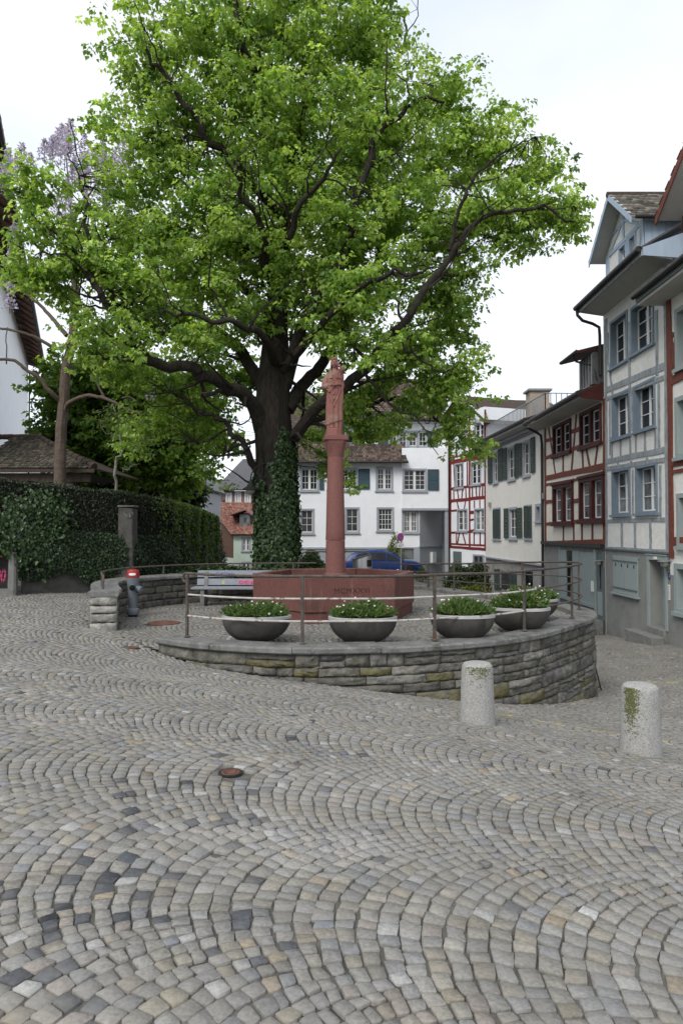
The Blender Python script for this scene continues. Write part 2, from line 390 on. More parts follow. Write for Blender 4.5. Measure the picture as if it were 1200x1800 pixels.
# ================================================================ ground
_gp = np.array([
 (0, 0, .03), (-2, 3, .06), (-1, 3, .02), (1.24, 2.9, -.12), (1.65, 4, -.16), (-2, 5, .05), (-4, 11.2, .0), (-8.4, 16.8, .0), (-6, 14, .0),
 (-2.75, 10.1, -.13), (-2.5, 9.75, -.20), (-1.8, 9.3, -.28), (-.25, 8.95, -.42), (.76, 9.1, -.58), (2.2, 9.75, -.86), (3.5, 10.95, -1.15), (4.8, 12.9, -1.47),
 (1.46, 7.43, -.49), (2.8, 6.5, -.50), (8.9, 18.6, -1.52), (8.9, 23.2, -1.93), (8.8, 30, -2.1), (8.2, 40, -2.0), (6, 18, -1.75), (5, 15, -1.66), (5.5, 24, -2.0),
 (3, 3, -.26), (-4, 4, .1), (-5, 9, .06), (0, 6, -.13), (-3, 8, -.02), (6, 8, -.95), (9, 13, -1.25), (7, 11, -1.2), (3, -2, -.1), (-3, -2, .12), (-8, 8, .2), (-9, 13, .1),
 (2.5, 40, -.9), (-1, 38, -.9), (5, 44, -1.3), (6.3, 40, -1.6), (0, 27, -.7), (4, 30, -1.4), (-5.2, 20, -.02), (-5, 27, -.35), (-4, 36, -1.2), (-4, 52, -3.3), (-9, 40, -.8), (6, 55, -1.5)])
def _U(r2): return np.where(r2 > 1e-12, r2 * np.log(np.maximum(r2, 1e-12)), 0)
_n = len(_gp); _K = _U(((_gp[:, None, :2] - _gp[None, :, :2]) ** 2).sum(-1)) + 1.5 * np.eye(_n)
_Pm = np.c_[np.ones(_n), _gp[:, :2]]
_w = np.linalg.solve(np.block([[_K, _Pm], [_Pm.T, np.zeros((3, 3))]]), np.r_[_gp[:, 2], 0, 0, 0])
def gz(x, y):
    x = np.clip(np.asarray(x, float), -11, 10); y = np.clip(np.asarray(y, float), -2, 58)
    sh = x.shape; p = np.c_[x.ravel(), y.ravel()]; out = np.empty(len(p))
    for i in range(0, len(p), 20000):
        q = p[i:i + 20000]
        out[i:i + 20000] = _U(((q[:, None, :] - _gp[None, :, :2]) ** 2).sum(-1)) @ _w[:_n] + _w[_n] + q @ _w[_n + 1:]
    return np.clip(out.reshape(sh), -3.6, .45)
def g1(x, y): return float(gz(np.array([x]), np.array([y]))[0])

def catmull(pts, per=12):
    P = np.array(pts, float); P = np.vstack([2 * P[0] - P[1], P, 2 * P[-1] - P[-2]]); out = []
    for i in range(1, len(P) - 2):
        for t in np.linspace(0, 1, per, endpoint=False):
            a, b, c, d = P[i - 1:i + 3]
            out.append(.5 * (2 * b + (c - a) * t + (2 * a - 5 * b + 4 * c - d) * t * t + (3 * b - a - 3 * c + d) * t ** 3))
    out.append(P[-2]); return np.array(out)
class Path:                                    # a smooth line on plan; left side = to the left of travel
    def __init__(s, pts):
        s.p = catmull(pts); d = np.linalg.norm(np.diff(s.p[:, :2], axis=0), axis=1); s.s = np.r_[0, np.cumsum(d)]; s.L = s.s[-1]
    def xy(s, t, off=0.0):                      # off > 0 : to the right of travel
        x = np.interp(t, s.s, s.p[:, 0]); y = np.interp(t, s.s, s.p[:, 1])
        a = min(max(t - .08, 0), s.L - .16); b = a + .16
        tx = np.interp(b, s.s, s.p[:, 0]) - np.interp(a, s.s, s.p[:, 0]); ty = np.interp(b, s.s, s.p[:, 1]) - np.interp(a, s.s, s.p[:, 1])
        l = math.hypot(tx, ty) or 1; return (x + ty / l * off, y - tx / l * off)
    def val(s, t, k): return float(np.interp(t, s.s, s.p[:, k]))
    def near(s, x, y):
        return s.s[np.argmin((s.p[:, 0] - x) ** 2 + (s.p[:, 1] - y) ** 2)]
def inside(x, y, poly):
    x = np.asarray(x); y = np.asarray(y); c = np.zeros(x.shape, bool); n = len(poly); j = n - 1
    for i in range(n):
        xi, yi = poly[i]; xj, yj = poly[j]
        c ^= ((yi > y) != (yj > y)) & (x < (xj - xi) * (y - yi) / ((yj - yi) if yj != yi else 1e-9) + xi); j = i
    return c

# terrace edge: outer line of the coping stones, from its left end round the front and right to the back
TER = Path([(-2.72, 9.98), (-2.25, 9.62), (-1.86, 9.40), (-.95, 9.12), (-.25, 9.05), (.76, 9.18), (1.6, 9.46), (2.31, 9.82), (3.0, 10.36), (3.61, 11.06), (4.15, 11.75), (4.6, 12.4), (4.86, 13.1), (4.92, 13.8), (4.72, 14.75), (4.3, 15.7), (3.85, 16.6), (3.0, 18.1), (2.2, 19.5), (1.3, 20.6), (.2, 21.4)])
LOW = Path([(-3.88, 11.18), (-4.0, 11.7), (-4.28, 12.4), (-4.52, 13.2), (-4.50, 14.0), (-4.15, 14.9), (-3.5, 15.65), (-2.7, 16.1), (-1.8, 16.35), (-.6, 16.45)])
PZ = -0.05
plaza_poly = [tuple(TER.xy(t, -.10)) for t in np.linspace(0, TER.L, 90)] + [(-.6, 21.4), (-.6, 16.4)] + [tuple(LOW.xy(t, 0)) for t in np.linspace(LOW.L, 0, 40)]
A_OP, B_OP = np.array((-3.75, 11.1)), np.array((-2.45, 10.0))
def plaza_z(x, y):
    d = B_OP - A_OP; n = np.array((-d[1], d[0])) / np.linalg.norm(d)
    dist = (np.asarray(x) - A_OP[0]) * n[0] + (np.asarray(y) - A_OP[1]) * n[1]      # into the terrace
    w = np.clip(dist / 1.3, 0, 1); w = w * w * (3 - 2 * w)
    return gz(x, y) * (1 - w) + PZ * w
def hz(x, y):
    x = np.asarray(x, float); y = np.asarray(y, float)
    return np.where(inside(x, y, plaza_poly), plaza_z(x, y), gz(x, y))

# the ground sheet, fine near the camera, coarse to the far edge
def grid_sheet(name, xs, ys, zf, m, kind, keep=None):
    X, Y = np.meshgrid(xs, ys); Z = zf(X, Y); nx, ny = len(xs), len(ys)
    v = np.stack([X, Y, Z], -1).reshape(-1, 3)
    i = np.arange(ny - 1)[:, None] * nx + np.arange(nx - 1)[None]
    q = np.stack([i, i + 1, i + nx + 1, i + nx], -1).reshape(-1, 4)
    if keep is not None:
        q = q[keep(v[q].mean(1))]
    me = np_mesh(name, v, q.ravel(), np.full(len(q), 4), m, True)
    o = link(name, me); o['kind'] = kind; return o
JOINT = .0105
def street_sheet(X, Y):
    z = gz(X, Y) - JOINT
    return np.where(inside(X, Y, plaza_poly), np.minimum(z, PZ - .35), z)
xs = np.unique(np.r_[np.linspace(-160, -12, 12), np.arange(-12, 11.01, .2), np.linspace(11, 160, 12)])
ys = np.unique(np.r_[np.linspace(-60, -3, 8), np.arange(-3, 26.01, .2), np.arange(26, 60.1, 1.5), np.linspace(60, 300, 8)])
ground = grid_sheet('ground', xs, ys, street_sheet, M['joint'], 'structure')
def plz(X, Y): return plaza_z(X, Y) - JOINT
plaza = grid_sheet('plaza_pavement', np.arange(-4.8, 5.1, .1), np.arange(9.0, 21.6, .1), plz, M['joint'], 'structure', keep=lambda c: inside(c[:, 0], c[:, 1], plaza_poly))

# ---- cobbles laid in segmental arcs
def arcs(org, ang, W, p, l, ub, vb, bend=0.0, seed=1, keep=None, amax=44):
    """returns (N,4,2) corners of stones on plan"""
    r = np.random.default_rng(seed); am = R(amax); Rd = W / 2 / math.sin(am); out = []
    ca, sa = math.cos(ang), math.sin(ang)
    def w2(u, v):
        a = bend * u; uu = u; vv = v + .5 * bend * u * u
        vv = vv + .07 * np.sin(u * 1.1 + v * .7 + seed) + .03 * np.sin(u * 3.1 - v * 1.9); uu = uu + .05 * np.sin(v * 1.3 + u * .6 + 2 * seed)
        vv = vv + .007 * np.sin(u * 33 + 2.5 * np.sin(v * 6)) + .008 * np.sin(u * 13.7 - v * 9); uu = uu + .004 * np.sin(v * 31 + 2 * np.sin(u * 5))
        return np.stack([org[0] + uu * ca - vv * sa, org[1] + uu * sa + vv * ca], -1)
    am = R(45); Rd = W / 2 / math.sin(am); m = int(round(2 * Rd * .8814 / p)); p = 2 * Rd * .8814 / m       # m square stones across each fan
    te = np.arctan(np.sinh(np.linspace(-.8814, .8814, m + 1)))                                             # joints closer towards the sides
    n = int((ub[1] - ub[0]) / p); U0 = ub[0] + p * np.arange(n)
    for b in range(vb[0], vb[1]):
        win = np.cos(te / am * math.pi / 2) ** .6; win[[0, -1]] = 0
        step = p / Rd * np.cos(te)
        T = te[None] + (r.uniform(-.42, .42, (n, 1)) + r.normal(0, .09, (n, m + 1))) * (win * step)[None]
        T = np.clip(T, -am, am)
        def pt(Ui, t): return Ui + Rd * (1 - np.cos(t)), b * W + Rd * np.sin(t)
        g = r.uniform(.0008, .0034, (n, m)) / Rd
        t0, t1 = T[:, :-1] + g, T[:, 1:] - g
        U = U0[:, None] + r.normal(0, .0025, (n, m)); gi = r.uniform(.0007, .0034, (n, m)); go = r.uniform(.0007, .0034, (n, m)); c = []
        for t, side in ((t0, 0), (t0, 1), (t1, 1), (t1, 0)):
            u, v = pt(U, t); dd = gi if side == 0 else p * np.cos(t) - go
            c.append((u + np.cos(t) * dd, v - np.sin(t) * dd))
        out.append(np.stack([np.stack(q, -1) for q in c], -2).reshape(-1, 4, 2))
        # square stones set on their corner close the seam to the next fan
        cu = U0 + p / 2 + Rd * (1 - math.cos(am)); h = p / 2 - r.uniform(.002, .005, n); cv = b * W + W / 2 + r.normal(0, .002, n)
        out.append(np.stack([np.stack([cu - h, cv], -1), np.stack([cu, cv - h], -1), np.stack([cu + h, cv], -1), np.stack([cu, cv + h], -1)], 1))
    q = np.concatenate(out); xy = w2(q[..., 0], q[..., 1])
    cen = xy.mean(1)
    ok = (cen[:, 1] > 1.0) & (np.abs(cen[:, 0]) < cen[:, 1] * .5 + .9)
    if keep is not None: ok &= keep(cen)
    return xy[ok]

COVERS = [(-0.735, 4.57, .08, 'a'), (-3.16, 12.2, .28, 'b'), (-3.03, 9.95, .09, 'c')]
def clear_of_covers(c):
    ok = np.ones(len(c), bool)
    for x, y, rr, _ in COVERS: ok &= (c[:, 0] - x) ** 2 + (c[:, 1] - y) ** 2 > (rr + .058) ** 2
    return ok
wall_face = [tuple(TER.xy(t, .0)) for t in np.linspace(0, TER.L, 90)]
terr_poly = wall_face + [(-.6, 21.4), (-.6, 16.4)] + [tuple(LOW.xy(t, 0)) for t in np.linspace(LOW.L, 0, 40)]
low_poly = [tuple(LOW.xy(t, .24)) for t in np.linspace(0, LOW.L, 40)] + [tuple(LOW.xy(t, -.24)) for t in np.linspace(LOW.L, 0, 40)]
def keep_street(c):
    return ~inside(c[:, 0], c[:, 1], terr_poly) & ~inside(c[:, 0], c[:, 1], low_poly) & clear_of_covers(c) & (c[:, 1] < np.where(c[:, 0] > 4, 23.0, 17.5)) & (c[:, 0] < 8.9)
inner = [tuple(TER.xy(t, -.44)) for t in np.linspace(.25, TER.L, 90)]
def keep_plaza(c):
    return inside(c[:, 0], c[:, 1], plaza_poly) & ~inside(c[:, 0], c[:, 1], low_poly) & clear_of_covers(c) & (c[:, 1] < 19) & ~((np.hypot(c[:, 0] + .14, c[:, 1] - 13.5) < 1.3))
S_street = arcs((-.2, 3.17), R(-15), 1.30, .0900, .080, (-14, 17), (-4, 19), bend=-.012, seed=3, keep=keep_street)
S_plaza = arcs((-.5, 10.5), R(-8), 1.2, .094, .08, (-8, 8), (-2, 9), bend=0, seed=9, keep=lambda c: keep_plaza(c))

def stone_mesh(q, zf, seed, K8=True):
    """verts (N,nv,3), per-stone face template, tints (N,3)"""
    r = np.random.default_rng(seed); N = len(q); c = q.mean(1)
    base = zf(c[:, 0], c[:, 1]) + r.normal(0, .0028, N)
    e = .03
    gx = (zf(c[:, 0] + e, c[:, 1]) - zf(c[:, 0] - e, c[:, 1])) / (2 * e) + r.normal(0, .026, N)
    gy = (zf(c[:, 0], c[:, 1] + e) - zf(c[:, 0], c[:, 1] - e)) / (2 * e) + r.normal(0, .024, N)
    q = q + r.normal(0, .0028, q.shape)
    if K8:
        f1 = r.uniform(.05, .17, (N, 4, 1)); f2 = r.uniform(.05, .17, (N, 4, 1)); nx = np.roll(q, -1, 1)
        o = np.stack([q + (nx - q) * f1, nx - (nx - q) * f2], 2).reshape(N, 8, 2)
        o = o + r.normal(0, .0018, o.shape); K = 8
    else: o = q; K = 4
    ctr = o.mean(1, keepdims=True)
    rad = np.linalg.norm(o - ctr, axis=2, keepdims=True)
    def ring(pl, dz):
        d = pl - ctr
        z = base[:, None] + gx[:, None] * d[..., 0] + gy[:, None] * d[..., 1] + dz
        return np.concatenate([pl, z[..., None]], 2)
    ins = ctr + (o - ctr) * np.maximum(0, 1 - .0042 / rad)
    if K8:
        mid = ctr + (o - ctr) * np.maximum(0, 1 - .002 / rad)
        rings = [ring(o, -.035), ring(mid, -.0030), ring(ins, r.normal(.0, .0012, (N, K)))]
    else:
        rings = [ring(o, -.02), ring(ins, 0.0)]
    v = np.concatenate(rings, 1); nr = len(rings); fl = []; ft = []
    for i in range(nr - 1):
        for k in range(K):
            fl += [i * K + k, (i + 1) * K + k, (i + 1) * K + (k + 1) % K, i * K + (k + 1) % K]; ft.append(4)
    fl += [(nr - 1) * K + k for k in reversed(range(K))]; ft.append(K)
    # stone colours: mostly warm grey, some tan, a few dark and a few pale ones in patches
    g = r.normal(1, .10, N)[:, None] * np.array((.218, .207, .185))
    warm = r.normal(0, .0085, N)[:, None] * np.array((1, .3, -1)); t = g + warm
    pat = np.sin(c[:, 0] * 1.7 + 2.1) + np.sin(c[:, 1] * 1.3 + c[:, 0] * .6) + r.normal(0, .7, N)
    k = r.random(N)
    tan = k < .016; t[tan] = np.array((.27, .225, .165)) * r.normal(1, .12, (tan.sum(), 1))
    pinkish = (k > .045) & (k < .08); t[pinkish] = np.array((.245, .215, .188)) * r.normal(1, .1, (pinkish.sum(), 1))
    near_dark = 1.0 * np.exp(-(c[:, 0] + .65) ** 2 / .7 - (c[:, 1] - 3.85) ** 2 / .55) + 1.6 * np.exp(-(c[:, 0] + 1.0) ** 2 / .3 - (c[:, 1] - 2.6) ** 2 / .35)
    dark = (k > .12) & (k < .1235 + .085 * near_dark + .008 * (pat > 1.2)); t[dark] = np.array((.068, .072, .080)) * r.normal(1, .18, (dark.sum(), 1))
    pale = (k > .975); t[pale] = np.array((.33, .325, .305)) * r.normal(1, .08, (pale.sum(), 1))
    # worn yellow road paint lying on some stones
    for (a, b) in (((1.7, 8.72), (3.75, 7.45)), ((5.9, 14.6), (8.6, 12.9))):
        a = np.array(a); b = np.array(b); d = (b - a) / np.linalg.norm(b - a); w = c - a; s_ = w @ d; n_ = np.abs(w @ np.array((-d[1], d[0])))
        y = (s_ > 0) & (s_ < np.linalg.norm(b - a)) & (n_ < .05) & (r.random(N) < .62); t[y] = .35 * t[y] + .65 * np.array((.50, .42, .10))
    wear = .5 * np.exp(-((c[:, 0] + .1) ** 2 / .35 + (c[:, 1] - 3.65) ** 2 / .06)) + .35 * np.exp(-((c[:, 0] - .1) ** 2 / .2 + (c[:, 1] - 4.6) ** 2 / .1))
    t = t * (1 - wear[:, None]) + np.array((.34, .33, .315)) * wear[:, None]
    return v, np.array(fl), np.array(ft), np.clip(t, .02, .6)
def stones_obj(name, v, fl, ft, t, parent, kind=None):
    N, nv = v.shape[:2]
    me = np_mesh(name, v.reshape(-1, 3), (fl[None] + np.arange(N)[:, None] * nv).ravel(), np.tile(ft, N), M['cobble'], False, np.repeat(t, nv, 0))
    o = link(name, me, parent)
    if kind: o['kind'] = kind
    return o
_c = S_street.mean(1); _near = _c[:, 1] < 8.2
qn, qf = S_street[_near], S_street[~_near]
v, fl, ft, t = stone_mesh(qn, gz, 21, True)
cn = qn.mean(1); zc = hz(cn[:, 0], cn[:, 1])
dep = cn[:, 1]; ipx = 341 + cn[:, 0] / dep * 682; ipy = 512 - ((zc - HC) / dep - math.tan(PITCH)) * 682
vis = (ipx > 4) & (ipx < 678) & (ipy < 1020)
area = np.where(vis, 1 / dep ** 3, 0); order = np.argsort(-area)[:300]
single = np.zeros(len(qn), bool); single[order] = True
for i in order:
    stones_obj('cobble', v[i:i + 1], fl, ft, t[i:i + 1], ground)
stones_obj('cobbles', v[~single], fl, ft, t[~single], ground, 'stuff')
v, fl, ft, t = stone_mesh(qf, gz, 22, False)
stones_obj('distant_cobbles', v, fl, ft, t, ground, 'stuff')
v, fl, ft, t = stone_mesh(S_plaza, plaza_z, 23, False)
t *= .86
stones_obj('cobbles', v, fl, ft, t, plaza, 'stuff')
print('cobbles', len(S_street), len(S_plaza))

# ---- iron covers let into the paving
for x, y, rr, k in COVERS:
    z = float(hz(np.array([x]), np.array([y]))[0])
    lab = {'a': 'small round rusty valve cover among the cobbles in the foreground', 'b': 'large round rust-red manhole cover on the plaza left of the flower bowls', 'c': 'small rusty cover in the cobbles beside the left end of the terrace wall'}[k]
    c_ = thing('manhole_cover', lab, 'cover', (x, y, z))
    sl = (float(hz(np.array([x + .1]), np.array([y]))[0]) - z) / .1; sy = (float(hz(np.array([x]), np.array([y + .1]))[0]) - z) / .1
    ax = Vector((-sl, -sy, 1)).normalized(); c0 = Vector((x, y, z))
    mb = MB(); mb.lathe(c0, [(rr, -.03), (rr, .003), (rr * .96, .005), (rr * .8, .005), (rr * .79, .001), (rr * .1, .001), (rr * .02, .001)], 32, ax); mb.build('frame', M['irondark'] if k == 'a' else M['iron'], c_)
    mb = MB(); mb.lathe(c0 + ax * .0012, [(rr * .77, 0), (rr * .77, .004), (rr * .62, .005), (rr * .6, .0025), (rr * .45, .0025), (rr * .43, .006), (rr * .3, .006), (rr * .28, .003), (rr * .02, .003)], 32, ax)
    tx = ax.cross(Vector((0, 1, 0))).normalized(); ty = ax.cross(tx)
    for j in range(22):
        a = 2 * math.pi * j / 22; rd = tx * math.cos(a) + ty * math.sin(a)
        mb.obox(c0 + ax * .006 + rd * rr * .53, rd, ax.cross(rd), ax, rr * .055, rr * .02, .0035)
    mb.build('lid', M['iron'], c_)

# ================================================================ the terrace wall
def noise2(a, b, s): return math.sin(a * 12.9 + b * 7.3 + s) * .5 + math.sin(a * 31.7 - b * 17.1 + 2 * s) * .3 + math.sin(a * 5.1 + b * 41.0 + s * 3) * .2
def wall_stone(name, pos, s0, s1, z0, z1, parent, tint, seed, bulge=.03, depth=.14, moss=0.0):
    nx, nz_ = 6, 4; rr = random.Random(seed); vs = []; cols = []
    for j in range(nz_ + 1):
        for i in range(nx + 1):
            a, b = i / nx, j / nz_
            ed = min(a, 1 - a) * nx; eb = min(b, 1 - b) * nz_
            k = min(1, ed) * min(1, eb)
            d = (rr.uniform(-.1, 1) * bulge if k > .2 else rr.uniform(-.006, .006))
            js = rr.uniform(-.006, .006) if k < .5 else rr.uniform(-.015, .015)
            vs.append(pos(s0 + (s1 - s0) * a + js, z0 + (z1 - z0) * b + rr.uniform(-.011, .011), d))
            m_ = max(0, min(1, moss * (1.5 - b) + rr.uniform(-.35, .25)))
            q_ = rr.uniform(.82, 1.18); cols.append(tuple((tint[c_] * (1 - m_) + (.135, .118, .045)[c_] * m_) * q_ for c_ in range(3)))
    W = nx + 1
    fs = [(j * W + i, j * W + i + 1, (j + 1) * W + i + 1, (j + 1) * W + i) for j in range(nz_) for i in range(nx)]
    per = [i for i in range(W)] + [j * W + nx for j in range(1, nz_ + 1)] + [nz_ * W + i for i in range(nx - 1, -1, -1)] + [j * W for j in range(nz_ - 1, 0, -1)]
    b0 = len(vs)
    for k in per:
        a = (k % W) / nx; b = (k // W) / nz_
        vs.append(pos(s0 + (s1 - s0) * a, z0 + (z1 - z0) * b, -depth)); cols.append(tint)
    n = len(per)
    fs += [(per[(k + 1) % n], per[k], b0 + k, b0 + (k + 1) % n) for k in range(n)]
    o0 = worigin(parent); vv = np.array(vs) - np.array(o0)
    me = np_mesh(name, vv, np.array([i for f in fs for i in f]), np.array([4] * len(fs)), M['wallstone'], False, np.array(cols))
    return link(name, me, parent)
wall = thing('retaining_wall', 'curved rough stone retaining wall with grey coping round the fountain terrace', 'wall', (0.5, 9.1, -.6))
FACE = -.07
def wpos(s, z, d):
    x, y = TER.xy(max(0.0, s), FACE + d + (-.05 - z) * .03); return (x, y, z)
rw = random.Random(5)
s_end = 15.0
# courses from the coping down
zt = -.055; course = 0
bot = lambda s: g1(*TER.xy(s, 0)) - .07
mb = MB()                                       # core behind the stones
ss = np.arange(0, s_end + .01, .3)
for a, b in zip(ss[:-1], ss[1:]):
    za, zb = bot(a) - .1, bot(b) - .1
    p = [TER.xy(a, FACE - .035 + .02), TER.xy(b, FACE - .035 + .02), TER.xy(b, FACE - .25), TER.xy(a, FACE - .25)]
    mb.hexa([(*p[0], za), (*p[1], zb), (*p[2], zb), (*p[3], za)] + [(*q_, -.058) for q_ in p])
mb.build('mortar_core', M['mortar'], wall)
def split(s0, s1, z0, z1, out):
    out.append((s0, s1, z0, z1))
stones = []
zl = -.057
while zl > -1.75:
    h = rw.choice((.12, .15, .18, .22)); z0 = zl - h
    s = rw.uniform(-.3, 0)
    while s < s_end:
        l = rw.choice((.24, .34, .44, .56, .7, .85)); a, b = max(s, 0), min(s + l, s_end)
        if b - a > .09 and zl > bot((a + b) / 2) + .03:
            zb_ = bot((a + b) / 2)
            zz = max(z0, zb_ - .1) if z0 < zb_ else z0
            if h > .15 and rw.random() < .38 and l > .3: m_ = rw.uniform(.35, .65); stones += [(a, b, z0 + h * m_, zl), (a, b, z0, z0 + h * m_)]
            else: stones.append((a, b, z0, zl))
        s += l
    zl = z0
for i, (a, b, z0, z1) in enumerate(stones):
    g = rw.uniform(.085, .185); tint = (g, g * rw.uniform(.94, .98), g * rw.uniform(.80, .90))
    hgt = z1 - bot((a + b) / 2)
    moss = (.75 if rw.random() < (.5 if a > 7 else .3) else .05) if hgt < .42 else (.3 if rw.random() < .08 else 0)
    if a < 1.2: moss = .6 if rw.random() < .25 else 0
    wall_stone('stone', wpos, a + .006, b - .006, z0 + .006, z1 - .006, wall, tint, 100 + i, bulge=rw.choice((.015, .025, .038, .055)), moss=moss)
print('wall stones', len(stones))
def coping(path, s0, s1, o_out, o_in, zb, zt, parent, seed, name='coping_stone', nose=.02):
    rr = random.Random(seed); n = max(3, int((s1 - s0) / .2)); vs = []; fs = []
    dz = rr.uniform(-.006, .006)
    for i in range(n + 1):
        s = s0 + (s1 - s0) * i / n
        prof = [(o_out - nose, zb), (o_out + rr.uniform(-.006, .004), zb + .02), (o_out + rr.uniform(-.006, .004), zt - .022), (o_out - .02, zt + rr.uniform(-.003, .003)), (o_in + .015, zt + rr.uniform(-.002, .002)), (o_in, zt - .015), (o_in, zb)]
        for off, z in prof: vs.append((*path.xy(s, off), z + dz))
    K = 7
    fs = [(i * K + k, i * K + (k + 1) % K, (i + 1) * K + (k + 1) % K, (i + 1) * K + k) for i in range(n) for k in range(K)] + [tuple(reversed(range(K))), tuple(n * K + k for k in range(K))]
    return MB().add(vs, fs).build(name, M['coping'], parent)
s = 0.0; i = 0
while s < TER.L - .3:
    l = rw.uniform(.95, 1.35); e = min(s + l, TER.L)
    wd = .44 if e < 15.5 else .3
    coping(TER, s + .004, e - .004, .0, -wd, -.054, .04, wall, 300 + i); s = e; i += 1

# ---------------------------------------------------------------- low wall on the left
low = thing('low_wall', 'low curving stone wall with coping behind the hydrant and bench', 'wall', (-3.9, 11.2, 0))
LZ = .60
mb = MB(); ss = np.arange(0, LOW.L, .25)
for a, b in zip(ss[:-1], ss[1:]):
    p = [LOW.xy(a + .05, .13), LOW.xy(b + .05, .13), LOW.xy(b + .05, -.13), LOW.xy(a + .05, -.13)]
    mb.hexa([(*q_, -.25) for q_ in p] + [(*q_, LZ - .09) for q_ in p])
mb.build('mortar_core', M['mortar'], low)
k = 0
for side in (1, -1):
    def lpos(s, z, d, side=side):
        x, y = LOW.xy(min(max(s, 0), LOW.L), side * (.175 + d)); return (x, y, z)
    zl = LZ - .085
    while zl > -.02:
        h = rw.choice((.12, .145, .17)); s = 0.0
        while s < LOW.L - .05:
            l = rw.uniform(.35, .8); e = min(s + l, LOW.L)
            g = rw.uniform(.11, .19) * (.75 if s > 1.5 else 1); tint = (g, g * .95, g * .85)
            if not (side == -1 and s > 6.5):
                if side == 1: wall_stone('stone', lpos, s + .006, e - .006, zl - h + .006, zl - .006, low, tint, 900 + k, bulge=.02, depth=.10)
                else: wall_stone('stone', lambda a_, z_, d_, s=s, e=e: lpos(s + e - a_, z_, d_), s + .006, e - .006, zl - h + .006, zl - .006, low, tint, 900 + k, bulge=.02, depth=.10)
            k += 1; s = e
        zl -= h
# squared stones of its front end
P0 = LOW.xy(0, 0); tdir = Vector((LOW.p[4][0] - LOW.p[0][0], LOW.p[4][1] - LOW.p[0][1], 0)).normalized(); ndir = Vector((tdir.y, -tdir.x, 0))
zl = LZ - .085
for h in (.15, .13, .15, .17):
    def epos(s, z, d): 
        q_ = Vector((P0[0], P0[1], 0)) + ndir * s - tdir * (.035 + d); return (q_.x, q_.y, z)
    g = rw.uniform(.22, .29)
    wall_stone('stone', epos, -.205, .205, zl - h + .006, zl - .006, low, (g, g * .96, g * .86), 1200 + k, bulge=.035, depth=.12); k += 1; zl -= h
s = -.06; i = 0
while s < LOW.L - .2:
    l = rw.uniform(.9, 1.3); e = min(s + l, LOW.L)
    class _E:                                     # lets the first coping overhang the wall's end
        def xy(self, t, off):
            if t >= 0: return LOW.xy(t, off)
            x, y = LOW.xy(0, off); return (x + tdir.x * t, y + tdir.y * t)
    coping(_E(), s + .004, e - .004, .245, -.245, LZ - .085, LZ, low, 400 + i); s = e; i += 1

# ================================================================ railings
rail = thing('railing', 'rusty three-bar iron railing standing on the coping of the terrace wall', 'railing', (*TER.xy(.6, -.28), .05))
def rp(s): return TER.xy(s, -.27)
posts_at = [TER.near(-2.3, 9.84) , TER.near(-.52, 9.2), TER.near(1.37, 9.44), TER.near(3.0, 10.4), TER.near(4.3, 11.9), TER.near(4.75, 13.4)]
s_ = posts_at[-1]
ends = [TER.near(4.2, 15.6), TER.near(3.7, 16.8), TER.near(3.15, 17.8), TER.near(2.6, 18.8), TER.near(2.1, 19.7), TER.near(1.3, 20.6)]
posts_at += ends
sk = np.array([posts_at[0], posts_at[3], posts_at[5], TER.near(4.2, 15.6), TER.near(3.7, 17.0), TER.near(2.2, 19.5), TER.L])
def top_z(s): return float(np.interp(s, sk, [.965, .965, .965, .87, .78, .62, .58]))
for i, s in enumerate(posts_at):
    x, y = rp(s); zt_ = top_z(s)
    t = Vector((TER.xy(s + .1, 0)[0] - TER.xy(s - .1, 0)[0], TER.xy(s + .1, 0)[1] - TER.xy(s - .1, 0)[1], 0)).normalized()
    mb = MB(); mb.obox((x, y, (zt_ + .045) / 2), t, Vector((-t.y, t.x, 0)), (0, 0, 1), .022, .016, (zt_ - .045) / 2)
    mb.lathe((x, y, .047), [(.045, 0), (.045, .012), (.03, .018), (.024, .03)], 10)
    mb.build('post', M['rail'], rail, bevel=.003)
srange = np.arange(posts_at[0], posts_at[-1] + .01, .14)
def railpts(f): return [Vector((*rp(s), f(s))) for s in srange]
for nm, fr, rad, m_ in (('top_rail', 1.0, .021, 'rail'), ('middle_rail', .665, .0145, 'railwhite'), ('lower_rail', .33, .0145, 'railwhite')):
    pts = railpts(lambda s: .05 + (top_z(s) - .05) * fr + (.004 * math.sin(s * 3)))
    mb = MB()
    if nm == 'top_rail':
        # scroll at the free end
        p0 = pts[0]; d0 = (pts[0] - pts[1]).normalized(); up = Vector((0, 0, 1)); cv = []
        for k in range(16):
            a = k / 15; th = a * 4.6; r_ = .075 * (1 - .55 * a)
            cv.append(p0 + d0 * (.03 + r_ * math.sin(th) * 1.0) + up * (-.075 + r_ * math.cos(th)))
        pts = cv[::-1] + pts
    k_ = next(i for i, s in enumerate(srange) if s > posts_at[3] + .3)
    if nm == 'top_rail': mb.tube(pts, rad, 7); mb.build(nm, M[m_], rail, smooth=True)
    else:                                        # white paint survives on the front run only
        mb.tube(pts[:k_ + 1], rad, 7); mb.build(nm, M[m_], rail, smooth=True)
        MB().tube(pts[k_:], rad, 7).build(nm, M['rail'], rail, smooth=True)
rail2 = thing('railing', 'thin dark handrail on short stubs along the low wall behind the bench', 'railing', (-4.0, 12, .6))
sp = np.arange(.35, LOW.L, .2)
zr = lambda s: LZ + .20
pts = [Vector((*LOW.xy(.42, -.06), LZ + .1))] + [Vector((*LOW.xy(s, -.06), zr(s))) for s in sp[1:]]
MB().tube(pts, .018, 7).build('handrail', M['galv'] if False else M['rail'], rail2, smooth=True)
